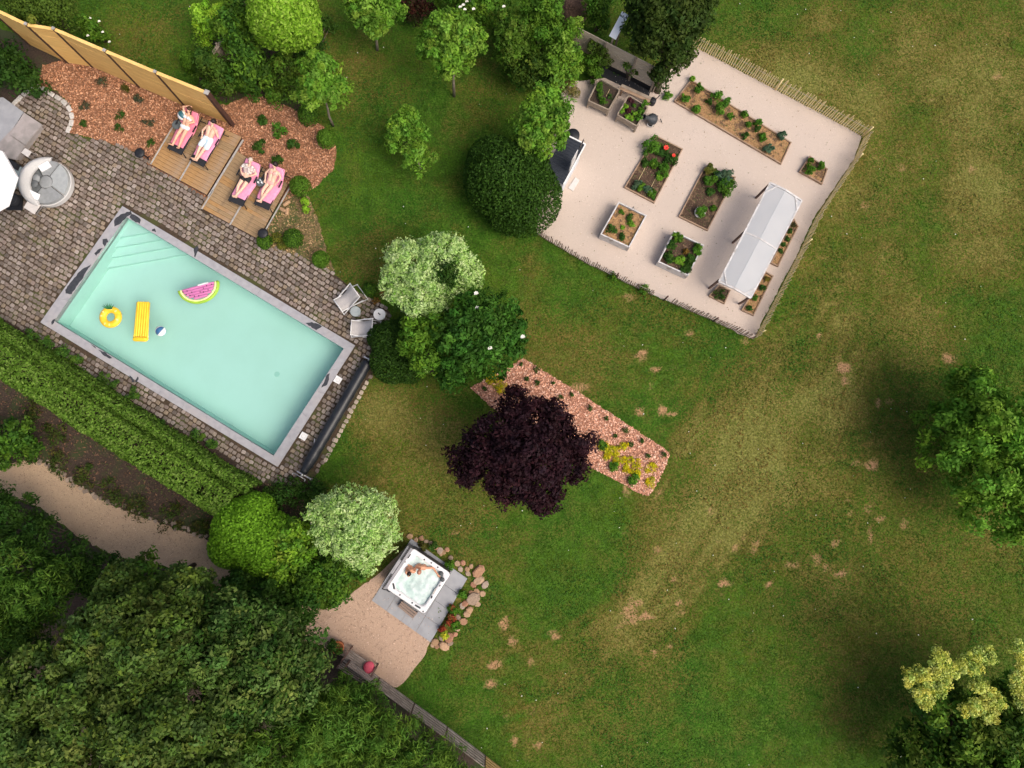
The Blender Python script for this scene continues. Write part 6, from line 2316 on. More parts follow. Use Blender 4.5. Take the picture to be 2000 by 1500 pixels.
# north-west corner
shrub('dark_shrub', 'dark shrub in the shaded corner left of the fence end', 'shrub', [(25, 145, 40, .8, .9), (60, 165, 26, .6, .6), (-30, 110, 60, 1.0, 1.1)], 3600, .16, G_DEEP, 1, clump=60, clump_r=.3)
shrub('round_bush', 'large olive green bush behind the left end of the yellow fence', 'shrub', [(75, 8, 52, 1.9, 1.5), (110, 22, 40, 1.8, 1.3), (55, -10, 50, 1.8, 1.4)], 9000, .11, G_OLIVE, 2)
s_ = shrub('flowering_shrub', 'small bright shrub with white blossoms behind the yellow fence', 'shrub', [(178, 50, 16, .7, .7), (190, 66, 16, .6, .6), (203, 78, 12, .5, .5)], 900, .13, G_MID, 3, clump=22, clump_r=.2)
def blossoms(parent, pts, z, r, col, name='blossom', dz=0):
    mb = MB()
    for k in range(7):
        an = k * .9
        rr2 = .55 if k < 5 else .2
        mb.ball((math.cos(an) * r * rr2, math.sin(an) * r * rr2, r * (.1 if k < 5 else .3)), (r * .5, r * .36, r * .2), 7, 5, Euler((0, R(-28), an)).to_matrix())
    m_ = mesh_of(name, mb, 'petal_' + col)
    for (x, y) in pts:
        child(name, m_, parent, P(x, y, z) - parent.location, 0)
M('petal_white', (.80, .79, .72), (.72, .70, .62), 20, .6)
blossoms(s_, [(176, 36), (194, 42), (201, 63), (214, 82), (172, 70)], 1.1, .06, 'white')
shrub('fence_climber', 'yellowish tuft of foliage on top of the second fence panel', 'shrub', [(62, 38, 9, 2.7, .12)], 160, .10, [(.2, .2, .05), (.13, .15, .03)], 4)
# shrubs right of the fence
shrub('golden_shrub', 'yellow green shrub beside the grey fence panel', 'shrub', [(415, 48, 30, 1.2, 1.1), (402, 72, 20, .9, .8), (432, 40, 22, 1.2, .9)], 3200, .12, G_BRIGHT, 10, clump=50, clump_r=.22)
shrub('round_bush', 'small dark round bush below the yellow green shrub', 'shrub', [(374, 122, 20, .5, .6)], 1600, .09, G_MID, 11)
shrub('laurel_shrub', 'mottled laurel shrub right behind the last fence post', 'shrub', [(418, 142, 32, 1.1, 1.1), (438, 165, 28, 1.0, 1.0), (405, 125, 20, 1.0, .9)], 3600, .14, G_OLIVE + G_DARK, 12, clump=60, clump_r=.25)
shrub('laurel_shrub', 'dark green laurel between grey fence and the big light green dome', 'shrub', [(478, 118, 38, 1.4, 1.3), (462, 75, 34, 1.5, 1.3), (500, 150, 30, 1.1, 1.0), (470, 40, 26, 1.5, 1.2), (490, 165, 22, .8, .8)], 6500, .15, G_DARK + G_MID, 13, clump=110, clump_r=.28)
tree('dome_tree', 'big dense light green dome tree at the top edge', 'tree', [(556, 28, 68, 2.6, 1.7), (530, 48, 42, 2.4, 1.4), (588, 52, 40, 2.3, 1.3)], 17000, .15, G_LIME, None, .1, 14, shell=.16, spread=.55)
shrub('fern_shrub', 'loose fresh green shrub below the big light green dome', 'shrub', [(555, 135, 26, .8, .8), (530, 165, 24, .6, .6), (572, 170, 22, .6, .6), (545, 188, 20, .4, .5)], 3000, .12, G_MID + G_OLIVE, 15, clump=70, clump_r=.2)
shrub('dark_shrub', 'dark undergrowth right of the big light green dome', 'shrub', [(612, 95, 22, .5, .5), (595, 120, 20, .5, .5), (640, 52, 14, .3, .3)], 1500, .12, G_DARK, 16, clump=30, clump_r=.22)
for i, (x, y, r, h, lab) in enumerate([(603, 226, 21, .5, 'low round green bush at the tip of the bark bed, below the leaning young tree'), (638, 272, 19, .5, 'clipped round bush on the lawn edge of the bark bed'),
                                  (587, 365, 21, .5, 'clipped round bush at the upper corner of the right deck'), (627, 507, 17, .45, 'clipped round bush at the terrace edge'),
                                  (573, 466, 20, .4, 'flat dark bush in the dry bed'), (517, 472, 15, .35, 'small bush under the lamp at the deck corner'), (722, 566, 13, .35, 'small dark bush behind the deckchairs')]):
    shrub('round_bush', lab, 'shrub', [(x, y, r, h * .7, h)], 2200, .07, G_MID if i in (1, 2, 3) else G_DARK + G_MID, 20 + i)
shrub('lime_shrub', 'narrow lime green plant beside the logs of the dry bed', 'shrub', [(596, 395, 8, .3, .3), (598, 410, 7, .25, .3)], 420, .09, G_BRIGHT, 28)
shrub('ground_cover', 'yellowish ground cover right of the deck corner lamp', 'plant', [(540, 465, 12, .12, .15), (552, 478, 12, .1, .12)], 420, .08, [(.17, .15, .03), (.1, .11, .025)], 29)
# logs in the dry bed
for i, (x, y, an, l) in enumerate([(560, 397, .6, .30), (553, 410, -.5, .26), (561, 413, 1.4, .28)]):
    p = P(x, y, .1)
    d = Vector((math.cos(an), math.sin(an), .05)) * l
    o = obj('log', MB().tube([p - d * .5, p, p + d * .5], [.07, .08, .065], 9), 'log_wood' if 'log_wood' in MATS else M('log_wood', (.46, .30, .17), (.34, .2, .11), 9, .85, .3), None)
    tag(o, ('pale split log nearest the upper bush in the dry bed', 'pale split log at the deck side of the dry bed', 'lowest pale split log in the dry bed')[i], 'log', 'logs in the dry bed')
# young trees on the lawn
tree('young_tree', 'young tree with leaning bare trunk beside the bark bed', 'tree', [(625, 158, 47, 2.9, .8), (605, 185, 34, 2.6, .6), (648, 180, 36, 2.7, .6), (620, 132, 29, 3.1, .5)], 5880, .15, G_LEAFY, P(651, 246), .045, 31, bark='grey_bark', clump=95, clump_r=.2)
tree('young_tree', 'young tree with short visible trunk at the top edge', 'tree', [(735, 18, 50, 2.1, .8), (708, 8, 34, 2.2, .6), (760, 20, 32, 2.0, .6), (738, 48, 27, 1.9, .5)], 5880, .15, G_LEAFY, P(737, 98), .05, 32, bark='grey_bark', clump=95, clump_r=.2)
tree('young_tree', 'leafy young tree with straight pale trunk in the middle of the top lawn', 'tree', [(880, 85, 56, 3.3, .9), (850, 98, 36, 3.1, .7), (908, 88, 43, 3.2, .7), (885, 125, 38, 3.0, .6), (880, 55, 38, 3.5, .6)], 7839, .15, G_LEAFY, P(887, 188), .055, 33, bark='grey_bark', clump=120, clump_r=.2)
tree('young_tree', 'slim oval young tree alone on the lawn above the pale leaved tree', 'tree', [(785, 245, 32, 1.7, .6), (800, 275, 41, 1.6, .7), (818, 312, 32, 1.4, .6), (778, 262, 25, 1.7, .5), (795, 228, 20, 1.8, .4)], 5880, .14, G_LEAFY, P(822, 330), .04, 34, bark='grey_bark', clump=95, clump_r=.18)
# top centre thicket
shrub('red_shrub', 'dark red leaved shrub at the top edge beside the young tree', 'shrub', [(805, 12, 28, .7, .6), (830, 25, 20, .5, .5)], 1400, .13, [(.05, .012, .014), (.035, .012, .012), (.03, .03, .012)], 40, clump=30, clump_r=.25)
s_ = shrub('white_flower_shrub', 'green shrub with white blossoms at the top edge', 'shrub', [(915, 5, 44, 1.5, 1.2), (960, 25, 34, 1.3, 1.0), (880, -8, 30, 1.4, 1.0)], 4200, .15, G_MID, 41, clump=80, clump_r=.25)
blossoms(s_, [(905, 10), (912, 3), (921, 2), (984, 13), (899, 14), (908, 19), (925, 18)], 2.4, .07, 'white')
shrub('mixed_shrub', 'olive leaved shrub in the middle of the top thicket', 'shrub', [(1005, 80, 34, 1.8, 1.3), (1000, 115, 30, 1.5, 1.1), (985, 60, 22, 1.5, 1.0)], 4600, .14, G_OLIVE + G_MID, 42, clump=90, clump_r=.22)
shrub('mixed_shrub', 'fresh green upright shrub in the top thicket', 'shrub', [(1068, 50, 32, 2.0, 1.5), (1055, 80, 26, 1.7, 1.2), (1040, 30, 26, 1.8, 1.2), (1080, 85, 24, 1.7, 1.1)], 4600, .14, G_MID, 43, clump=90, clump_r=.22)
shrub('mixed_shrub', 'yellow green shrub in front of the grey plank fence end', 'shrub', [(1098, 112, 30, 1.7, 1.2), (1085, 140, 28, 1.4, 1.0), (1115, 130, 22, 1.3, .9), (1118, 60, 14, 1.7, .8)], 4600, .14, G_LEAFY, 44, clump=90, clump_r=.22)
shrub('mixed_shrub', 'dark shrub at the foot of the top thicket above the round tree', 'shrub', [(1045, 140, 30, 1.1, .9), (1020, 150, 24, .9, .8), (1075, 165, 20, .7, .6)], 3000, .14, G_DARK + G_OLIVE, 45, clump=60, clump_r=.22)
shrub('box_shrub', 'bright green shrub between thicket and left planter table', 'shrub', [(1155, 132, 18, .6, .6), (1165, 150, 12, .4, .4)], 1100, .12, G_MID, 46, clump=24, clump_r=.16)
shrub('climber', 'climber spreading over the middle of the grey plank fence', 'climber', [(1170, 105, 15, 1.0, .5), (1182, 118, 13, .8, .5), (1160, 95, 12, 1.1, .4)], 900, .11, G_OLIVE, 47, clump=20, clump_r=.16)
shrub('climber', 'thin climber on the lower boards of the grey plank fence', 'climber', [(1228, 128, 14, .9, .3), (1238, 138, 10, .7, .3)], 420, .09, G_OLIVE, 48, clump=14, clump_r=.12)
shrub('dry_grass', 'dry tan grass clump above the round tree', 'plant', [(1110, 170, 18, .3, .3), (1122, 182, 12, .2, .25)], 700, .13, [(.28, .2, .11), (.2, .15, .08), (.1, .1, .03)], 49, aspect=.18)
tree('dark_tree', 'tall dark tree behind the grey plank fence reaching over the gravel', 'tree', [(1255, 15, 32, 3.4, 1.2), (1300, 22, 50, 3.8, 1.4), (1340, 45, 38, 3.4, 1.1), (1322, 92, 36, 2.8, 1.0), (1285, 72, 38, 3.2, 1.1), (1260, 92, 24, 2.6, .8), (1305, 122, 24, 2.2, .8),
      (1355, 5, 44, 3.6, 1.2), (1240, 60, 24, 2.6, .8), (1322, 140, 12, 1.8, .3), (1342, 126, 9, 1.8, .3), (1290, 150, 14, 1.4, .6), (1338, 75, 26, 2.6, .8)], 15000, .16, [(.04, .06, .016), (.055, .08, .02), (.03, .048, .012)], P(1284, 178), .13, 50, clump=260, clump_r=.32)
shrub('dark_shrub', 'dark shrub at the top edge right of the brown heap', 'shrub', [(1165, 12, 26, 1.4, 1.2), (1178, 40, 16, 1.0, .9)], 2600, .14, G_DARK + G_MID, 54, clump=50, clump_r=.22)
tree('round_tree', 'leafy round tree hanging over the hen house roof', 'tree', [(1055, 240, 56, 2.7, 1.0), (1035, 262, 36, 2.5, .8), (1070, 258, 36, 2.5, .8), (1065, 205, 36, 2.8, .8), (1088, 225, 32, 2.7, .7), (1052, 288, 25, 2.2, .6)], 9100, .15, G_LEAFY, None, .08, 52, clump=140, clump_r=.22)
shrub('yew_dome', 'very large dark clipped dome bush left of the gravel yard', 'shrub', [(985, 355, 80, 1.2, 1.7), (1020, 385, 78, 1.0, 1.5), (965, 325, 56, 1.1, 1.4), (1022, 345, 58, 1.0, 1.4), (1000, 405, 56, .8, 1.1)], 34000, .12, G_YEW + G_DARK, 53, shell=.15, spread=.8)

# trees by the pool
tree('variegated_tree', 'broad pale variegated tree beside the deckchairs', 'tree', [(803, 522, 55, 2.6, 1.0), (866, 508, 54, 2.7, 1.0), (812, 574, 48, 2.4, .9), (780, 555, 38, 2.3, .8), (908, 532, 36, 2.4, .8), (845, 600, 34, 2.1, .7), (885, 565, 26, 2.3, .6), (835, 545, 40, 2.9, .8)], 17000, .12, G_PALE, None, .1, 60, spread=.75, clump=600, clump_r=.16, aspect=.4, cvar=.12, hue=.03)
tree('dark_tree', 'dark leafed crown poking up through the pale variegated tree', 'tree', [(872, 530, 20, 3.3, .5), (866, 542, 15, 3.2, .4), (882, 545, 13, 3.0, .4)], 1100, .12, G_DEEP, None, .05, 61, clump=40, clump_r=.16)
t_ = tree('evergreen_tree', 'broad dark glossy evergreen with a few white flowers', 'tree', [(958, 628, 62, 2.6, 1.1), (905, 655, 58, 2.6, 1.1), (965, 685, 54, 2.3, 1.0), (900, 705, 48, 2.1, 1.0), (915, 605, 40, 2.4, .9), (985, 650, 42, 2.3, .9), (880, 735, 28, 1.7, .8), (935, 655, 60, 2.9, .9)], 13000, .17, [(.035, .095, .016), (.05, .125, .022), (.028, .07, .013), (.07, .16, .03)], None, .12, 62, clump=330, clump_r=.22, cvar=.3)
blossoms(t_, [(932, 602), (957, 680), (930, 573), (1021, 658)], 3.5, .085, 'white')
tree('bright_tree', 'fresh green shrub tree between pale tree and dark evergreen', 'tree', [(815, 655, 38, 2.1, .9), (838, 690, 38, 2.0, .9), (800, 672, 24, 1.9, .7), (850, 640, 28, 2.2, .8), (825, 715, 22, 1.8, .7)], 4600, .14, G_MID + [(.13, .24, .03)], None, .08, 63, clump=100, clump_r=.2)
shrub('variegated_shrub', 'small pale variegated sprigs at the foot of the fresh green shrub', 'shrub', [(832, 722, 9, 1.7, .5), (840, 710, 7, 1.8, .4)], 260, .11, G_PALE, 64)
shrub('yew_dome', 'dark low clipped dome at the end of the pool cover', 'shrub', [(768, 668, 44, .7, .9), (768, 705, 46, .6, .8), (800, 720, 30, .5, .6), (745, 660, 28, .5, .6), (790, 645, 26, .6, .7)], 16000, .10, G_DEEP + G_YEW, 65, shell=.15, spread=.8)
# copper tree
tree('copper_tree', 'spreading dark purple copper leaved tree over the bark island', 'tree', [(1012, 790, 34, 2.6, .8), (1040, 830, 52, 3.0, 1.0), (985, 850, 56, 3.1, 1.1), (1075, 812, 30, 2.6, .7), (1095, 830, 22, 2.4, .6), (1060, 885, 58, 3.3, 1.1), (1130, 870, 36, 2.6, .8),
      (1118, 905, 36, 2.5, .8), (945, 880, 44, 2.8, .9), (900, 885, 26, 2.3, .6), (912, 920, 28, 2.2, .6), (990, 930, 48, 2.8, .9), (1050, 940, 46, 2.7, .9), (1065, 975, 30, 2.3, .7), (985, 960, 28, 2.3, .6), (1025, 880, 60, 3.5, 1.1), (960, 905, 50, 2.9, .9)], 26000, .15, PURPLE, P(1025, 875), .13, 70, clump=560, clump_r=.26)
# bark island planting
YEL = [(.68, .50, .02), (.60, .43, .015), (.35, .33, .03)]
yl = [(968, 742, 16), (980, 755, 12), (958, 738, 10), (1178, 872, 13), (1196, 878, 14), (1218, 872, 12), (1204, 895, 12), (1186, 890, 9), (1222, 898, 9), (1240, 905, 14), (1238, 920, 12), (1222, 915, 9), (1274, 915, 12), (1271, 940, 12), (1245, 925, 8), (1203, 907, 8)]
for i, (x, y, r) in enumerate(yl):
    lab = f'yellow flowering sedum, {ORD[i]} of three under the dark evergreen' if i < 3 else f'yellow flowering sedum, {ORD[i - 3]} from the copper tree at the right end of the bark island'
    veg(x, y, r, .02, .12, YEL, lab, 800 + i, 90 + r * 12, .06, name='yellow_sedum', group='yellow sedums in the bark island')
tf = [(1018, 712), (1048, 722), (1028, 740), (1050, 749), (1080, 748), (1092, 776), (1116, 772), (1154, 797), (1185, 817), (1222, 840), (1254, 860), (1232, 867), (1202, 851), (1295, 888), (946, 760), (1265, 890)]
for i, (x, y) in enumerate(tf):
    veg(x, y, (4, 6, 5, 7)[(i * 7) % 4], .02, .16, VEG_DARK, f'small green grass tuft, {ORD[i]} along the bark island counted from the dark evergreen', 840 + i, 110, .07, name='grass_tuft', group='grass tufts in the bark island', aspect=.22)
for i, (x, y, r) in enumerate([(1201, 914, 11), (1236, 938, 11), (1176, 868, 9)]):
    veg(x, y, r, .02, .25, VEG, ('leafy green clump among the yellow sedums nearest the copper tree shade', 'leafy green clump at the lower edge of the bark island', 'leafy green clump touching the copper tree crown')[i], 860 + i, 260, .09)
# bark bed planting behind the decks
mulchp = [(165, 207, 11, LAV, 'grey green lavender'), (163, 241, 7, VEG_DARK, 'small dark tuft'), (237, 226, 12, VEG_DARK, 'dark rounded tuft with pale edge'), (233, 251, 8, VEG_DARK, 'small green tuft'), (290, 240, 12, LAV, 'grey lavender'),
          (296, 280, 9, VEG_DARK, 'dark tuft'), (200, 160, 13, LAV, 'faint grey lavender'), (245, 175, 11, [(.12, .1, .03), (.07, .07, .02)], 'olive tuft'), (270, 195, 11, LAV, 'faded lavender')]
for i, (x, y, r, c, lab) in enumerate(mulchp):
    veg(x, y, r, .02, .22, c, f'{lab}, {ORD[i]} from the stone circle in the bark bed' if i > 1 else f'{lab} beside the stone circle in the left bark bed', 880 + i, 150, .08, name='bed_plant', aspect=.3)
for i, (x, y, r, lab) in enumerate([(515, 236, 11, 'dark plant just right of the fence end'), (543, 255, 14, 'tall leafy plant in the middle of the right bark bed'), (575, 282, 13, 'dark plant nearest the lawn in the right bark bed'),
                               (508, 286, 13, 'dark plant with dry stems in the right bark bed'), (543, 315, 10, 'dark plant right behind the last lounger')]):
    veg(x, y, r, .02, .4, VEG_DARK + ([] if i != 1 else VEG), lab, 900 + i, 260, .10, name='bed_plant')
for i, (x, y) in enumerate([(734, 588), (748, 575)]):
    veg(x, y, 8, .02, .2, [(.30, .12, .05), (.2, .09, .04), (.08, .08, .02)], ('rust coloured plant beside the white round table', 'rust coloured plant under the pale tree rim')[i], 910 + i, 120, .07, name='bed_plant')

# hedge rows
def hedge(label, line, w, h, n, size, cols, seed, round_=.25):
    q = [P(a, b, h) for a, b in line]
    t = thing('hedge', label, 'hedge', (q[0].x, q[0].y, 0), 0, 'clipped hedge rows below the pool')
    rng_h = np.random.default_rng(seed)
    seg = np.array([(q[i + 1] - q[i]).length for i in range(len(q) - 1)])
    cum = np.concatenate([[0], np.cumsum(seg)])
    def spine(s):
        k = np.clip(np.searchsorted(cum, s, side='right') - 1, 0, len(seg) - 1)
        f_ = (s - cum[k]) / seg[k]
        A = np.array([[p.x, p.y] for p in q])
        d = (A[1:] - A[:-1]) / seg[:, None]
        return A[k] + (A[k + 1] - A[k]) * f_[:, None], d[k]
    s = rng_h.uniform(0, cum[-1], n)
    c_, d = spine(s)
    nrm = np.stack([-d[:, 1], d[:, 0]], -1)
    # walk along the section: up one side, over the top, down the other
    per = rng_h.uniform(-1, 1, n) * (w / 2 + h)
    side = np.sign(per)
    a = np.abs(per)
    top = a < w / 2
    lat = np.where(top, per, side * w / 2)
    z = np.where(top, h, h - (a - w / 2))
    ed = np.clip((a - (w / 2 - round_)) / (2 * round_), 0, 1)
    lat = lat - side * np.where(np.abs(a - w / 2) < round_, .35 * round_ * (1 - np.abs(a - w / 2) / round_), 0)
    z = z - np.where(np.abs(a - w / 2) < round_, .35 * round_ * (1 - np.abs(a - w / 2) / round_), 0)
    bump = (vnoise(s, per, .7, seed) - .5) * .22
    pos = np.concatenate([c_ + nrm * lat[:, None], z[:, None]], 1)
    N3 = np.where(top[:, None], np.array([0, 0, 1.0]), np.concatenate([nrm * side[:, None], np.zeros((n, 1))], 1))
    pos = pos + N3 * (bump - rng_h.random(n) ** 2 * .15)[:, None]
    pos[:, 2] = np.maximum(pos[:, 2], .04)
    qd = leaf_quads(pos, N3, size, rng_h, .42, .6)
    np_mesh('foliage', qd, 4, pick_tints(cols, n, rng_h, .25), 'leaf', t, t.location)
    mb = MB()
    for k in range(int(cum[-1] / .5)):
        c2, _ = spine(np.array([.25 + k * .5]))
        x, y = c2[0]
        mb.tube([(x, y, 0), (x + .03, y, h * .5), (x, y + .04, h * .85)], [.035, .025, .012], 5)
    obj('stem', mb, 'bark', t)
    return t
hedge('narrow front hedge row, the one facing the pool', [(-60, 614), (0, 653), (120, 728), (250, 811), (380, 894), (486, 957)], .50, 1.35, 19000, .13, [(.10, .205, .022), (.13, .25, .03), (.075, .155, .017), (.17, .28, .05)], 90)
hedge('wide back hedge row along the gravel path', [(-60, 666), (0, 706), (120, 784), (230, 855), (340, 926), (440, 990)], 1.18, 1.78, 30000, .13, [(.11, .22, .023), (.145, .27, .032), (.085, .17, .018), (.19, .30, .055)], 91)
shrub('round_hedge', 'bright clipped dome shrub at the lower end of the hedge', 'shrub', [(480, 1035, 66, 1.2, 1.2), (520, 1060, 66, 1.1, 1.2), (455, 1065, 46, .9, 1.0), (500, 1000, 40, 1.0, 1.0)], 19000, .12, [(.15, .28, .025), (.19, .33, .035), (.11, .21, .02)], 92, shell=.15)
shrub('laurel_shrub', 'leafy laurel right of the bright clipped dome', 'shrub', [(575, 1068, 44, 1.3, 1.1), (590, 1040, 26, 1.2, .9), (560, 1105, 40, 1.1, .9)], 4600, .15, G_MID + G_LIME, 93, clump=110, clump_r=.22)
shrub('dark_shrub', 'dark shrub between laurel and the hot tub gravel', 'shrub', [(625, 1120, 44, 1.0, .9), (660, 1105, 40, 1.1, .9), (600, 1150, 34, .9, .8), (650, 1155, 28, .8, .7), (700, 1100, 30, 1.1, .9)], 6500, .15, G_DARK + G_MID, 94, clump=120, clump_r=.24)
shrub('dark_shrub', 'dark shrub hiding the end of the gravel path beside the laurel', 'shrub', [(470, 1145, 34, 1.3, 1.0), (525, 1160, 40, 1.4, 1.0), (585, 1185, 36, 1.2, .9), (550, 1200, 34, 1.2, .9)], 6500, .15, G_DARK, 98, clump=120, clump_r=.24)
tree('variegated_tree', 'round pale variegated tree next to the hot tub', 'tree', [(690, 1000, 58, 2.5, 1.0), (640, 1010, 42, 2.3, .8), (735, 1010, 46, 2.4, .9), (700, 1050, 52, 2.4, .9), (655, 1050, 40, 2.2, .8), (745, 1050, 36, 2.2, .8), (715, 1085, 34, 2.0, .7)], 15000, .12, G_PALE, None, .1, 95, spread=.75, clump=560, clump_r=.16, aspect=.4, cvar=.12, hue=.03)
shrub('dark_shrub', 'low dark plants at the bottom corner of the terrace', 'shrub', [(560, 962, 30, .3, .4), (530, 975, 22, .3, .4), (610, 965, 26, .3, .4)], 2600, .11, G_DARK, 96, clump=50, clump_r=.2)
shrub('leafy_bush', 'leafy green bush at the left edge above the gravel path', 'shrub', [(30, 858, 46, 1.0, .9), (62, 870, 28, .8, .7), (0, 885, 36, .8, .8), (-30, 850, 40, .9, .8)], 4600, .14, G_MID + G_DARK, 97, clump=90, clump_r=.2)
for i, (x, y, r) in enumerate([(62, 655, 15), (92, 672, 15), (122, 690, 16), (150, 702, 13), (205, 742, 15), (222, 755, 12), (262, 770, 14), (385, 850, 14), (415, 868, 11), (318, 832, 13)]):
    veg(x, y, r, .02, .4, VEG_DARK + [(.09, .15, .03)], f'straggly green border plant, {ORD[i]} from the left between hedge and pool', 920 + i, 220, .10, name='border_plant', group='border plants between hedge and pool')
for i, (x, y, r) in enumerate([(115, 905, 18), (160, 930, 16), (215, 965, 18), (270, 985, 18), (330, 1010, 16), (390, 1030, 14), (60, 800, 18), (110, 850, 16)]):
    veg(x, y, r * 1.7, .01, .22, [(.06, .085, .02), (.09, .07, .03), (.05, .075, .018)], f'scrubby ground plant, {ORD[i]} of the dry border above the gravel path', 940 + i, 200, .10, name='ground_plant', group='ground plants in the dry border')
# stones edging the path
rr_ = random.Random(31)
edge = thing('stone_edging', 'ragged row of pale stones edging the gravel path', 'stone edging', P(200, 985))
for k in range(34):
    s_ = k / 33
    pts = [(75, 900), (105, 908), (150, 945), (220, 984), (330, 1024), (405, 1046)]
    u = s_ * (len(pts) - 1)
    i = min(int(u), len(pts) - 2)
    x = pts[i][0] + (pts[i + 1][0] - pts[i][0]) * (u - i) + rr_.uniform(-5, 5)
    y = pts[i][1] + (pts[i + 1][1] - pts[i][1]) * (u - i) + rr_.uniform(-5, 5)
    p = P(x, y)
    vs, fs = cobble_shape(rr_, rr_.uniform(.12, .24), rr_.uniform(.1, .2))
    child('stone', mesh_of('stone', MB().add([(a, b, c * 2.2) for a, b, c in vs], fs), 'stone_tint', shade((.32, .25, .19), rr_.uniform(.6, 1.1))), edge, p - edge.location, rr_.uniform(0, 3))

# woods at the bottom left
shrub('dark_conifer', 'dark conifer mass along the lower side of the gravel path', 'shrub', [(30, 1010, 46, 1.6, 1.2), (90, 1060, 50, 1.8, 1.3), (150, 1105, 48, 1.8, 1.3), (-20, 985, 40, 1.5, 1.1), (205, 1120, 40, 1.6, 1.1)], 9000, .16, G_DEEP + G_DARK, 100, clump=170, clump_r=.28, aspect=.35)
tree('conifer', 'shaggy dark green conifer at the left edge of the woods', 'tree', [(40, 1110, 60, 3.4, 1.6), (90, 1160, 58, 3.6, 1.6), (30, 1190, 58, 3.5, 1.6), (130, 1130, 40, 3.0, 1.3), (-30, 1140, 60, 3.3, 1.5), (0, 1250, 60, 3.6, 1.6), (70, 1240, 44, 3.5, 1.4)], 15000, .2, G_DARK + G_CONIFER, None, .16, 101, clump=260, clump_r=.32, aspect=.22)
big = [('tall ash like tree in the middle of the bottom woods', [(255, 1200, 62, 5.0, 1.5), (330, 1210, 60, 5.2, 1.5), (200, 1250, 62, 5.2, 1.6), (290, 1270, 70, 5.8, 1.7), (370, 1160, 44, 4.4, 1.2), (240, 1150, 40, 4.4, 1.2), (345, 1275, 56, 5.5, 1.5)], 110),
       ('tall tree filling the bottom left corner', [(80, 1330, 70, 5.6, 1.7), (160, 1340, 66, 5.8, 1.7), (60, 1410, 70, 5.4, 1.7), (140, 1430, 70, 5.8, 1.7), (10, 1370, 60, 5.2, 1.6), (50, 1490, 66, 5.2, 1.6), (160, 1510, 70, 5.4, 1.6)], 111),
       ('tall tree at the bottom edge of the woods, left of the conifers', [(270, 1400, 70, 6.0, 1.7), (350, 1390, 66, 6.0, 1.7), (290, 1470, 72, 5.8, 1.7), (380, 1460, 64, 5.6, 1.6), (450, 1480, 56, 5.0, 1.5), (230, 1350, 50, 5.5, 1.4), (430, 1400, 56, 5.6, 1.5)], 112),
       ('dark leafy tree of the woods nearest the garden bench', [(470, 1210, 60, 4.6, 1.5), (540, 1230, 56, 4.4, 1.4), (440, 1270, 62, 5.2, 1.6), (520, 1290, 60, 5.0, 1.5), (585, 1265, 44, 4.0, 1.2), (480, 1350, 58, 5.2, 1.5), (560, 1345, 52, 4.6, 1.4), (600, 1310, 40, 4.0, 1.2), (410, 1190, 40, 4.2, 1.2)], 113)]
for lab, spec, sd_ in big:
    tree('woodland_tree', lab, 'tree', spec, 30000, .16, (G_FOREST + G_OLIVE) if sd_ != 113 else (G_FOREST + G_DARK), None, .2, sd_, 'trees of the bottom woods', clump=360, clump_r=.3, cvar=.45)
tree('woodland_shrub', 'brighter leafy tree top over the gravel path bend', 'tree', [(245, 1120, 28, 2.6, .9), (285, 1115, 32, 2.8, .9), (335, 1130, 32, 2.9, .9), (390, 1140, 26, 2.8, .8)], 3200, .16, G_MID + G_FOREST, None, .08, 114, clump=70, clump_r=.24)
con = [('feathery yellow green conifer at the bottom edge left of the rail fence', [(640, 1400, 46, 3.6, 1.7), (620, 1450, 48, 3.6, 1.7), (660, 1360, 30, 3.0, 1.3), (590, 1400, 40, 3.6, 1.5)], 120),
       ('feathery green conifer directly below the bench', [(700, 1390, 44, 2.6, 1.4), (740, 1430, 46, 2.5, 1.4), (690, 1440, 44, 2.8, 1.5), (665, 1345, 26, 2.2, 1.0), (715, 1350, 20, 1.6, .8)], 121),
       ('feathery green conifer at the lower end of the rail fence', [(800, 1440, 44, 2.0, 1.2), (840, 1480, 44, 2.0, 1.2), (780, 1490, 50, 2.4, 1.4), (880, 1500, 36, 1.7, 1.0), (720, 1490, 50, 2.8, 1.5), (900, 1530, 44, 1.8, 1.0)], 122),
       ('feathery conifer at the very bottom edge beside the tall trees', [(560, 1470, 50, 4.0, 1.7), (520, 1430, 44, 4.2, 1.6), (600, 1510, 56, 3.8, 1.6), (500, 1510, 50, 4.2, 1.6), (660, 1500, 46, 3.4, 1.6)], 123)]
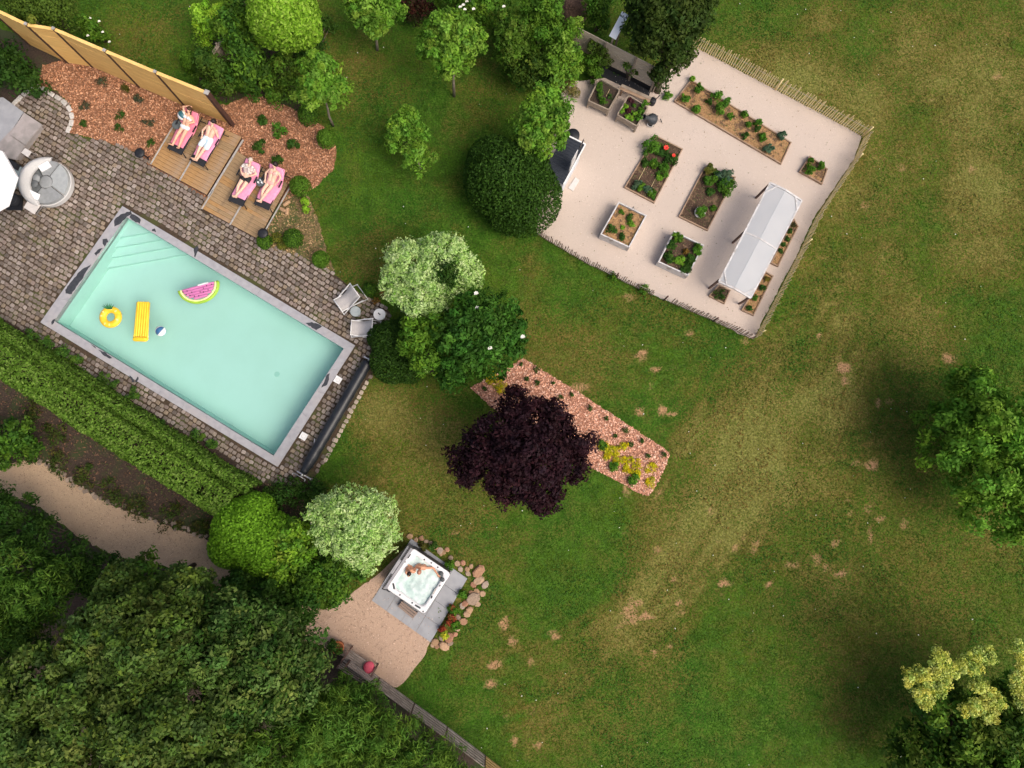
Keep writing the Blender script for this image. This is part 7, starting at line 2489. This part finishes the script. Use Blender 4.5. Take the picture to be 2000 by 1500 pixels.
for lab, spec, sd_ in con:
    tree('conifer', lab, 'tree', spec, 9500, .22, G_CONIFER + ([(.11, .17, .035)] if sd_ in (120, 123) else []), None, .12, sd_, 'conifers along the rail fence', clump=190, clump_r=.3, aspect=.16, spread=.5)

# trees on the right
tree('meadow_tree', 'leafy green tree cut by the right edge', 'tree', [(1890, 775, 49, 2.38, 1.49), (1840, 830, 47, 2.18, 1.49), (1900, 845, 66, 2.78, 1.95), (1960, 820, 60, 2.68, 1.84), (1850, 890, 49, 2.18, 1.49), (1920, 930, 64, 2.58, 1.84), (1990, 900, 66, 2.78, 1.95), (1930, 1005, 49, 2.18, 1.49), (1985, 1000, 60, 2.38, 1.72),
      (2050, 850, 75, 2.73, 1.95), (2050, 960, 75, 2.73, 1.95), (1880, 745, 28, 2.08, 1.03)], 27000, .17, G_LEAFY[:2] + [(.12, .22, .032), (.17, .27, .05)], None, .18, 130, clump=330, clump_r=.34, cvar=.3)
t_ = tree('chestnut_tree', 'dark tree with cream blossom plumes in the bottom right corner', 'tree', [(1850, 1400, 66, 2.68, 1.84), (1930, 1400, 66, 2.88, 1.95), (1800, 1450, 49, 2.28, 1.49), (1880, 1470, 71, 2.68, 1.84), (1970, 1470, 71, 2.78, 1.84), (1990, 1370, 60, 2.78, 1.72), (1800, 1510, 60, 2.28, 1.61), (1900, 1530, 75, 2.58, 1.72), (2050, 1420, 75, 2.73, 1.84), (1760, 1500, 38, 1.98, 1.26)], 26000, .17, G_DARK + G_MID + G_OLIVE[:2] + [(.17, .21, .045)], None, .2, 131, clump=330, clump_r=.32, cvar=.3)
plume = [(1800, 1320), (1825, 1310), (1840, 1325), (1815, 1340), (1830, 1345), (1795, 1355), (1805, 1370), (1778, 1325), (1835, 1285), (1855, 1310), (1900, 1278), (1925, 1280), (1905, 1300), (1880, 1300), (1910, 1340), (1925, 1350), (1900, 1375), (1925, 1380), (1945, 1370), (1890, 1385), (1935, 1395), (1985, 1270), (1995, 1310), (1990, 1345), (2000, 1370), (1985, 1330)]
lob = [(P(x, y, 4.2), (.27, .27, .22)) for x, y in plume]
foliage('blossom', lob, 16000, .085, CREAM, t_, 132, clump=300, clump_r=.15, inner=.3)
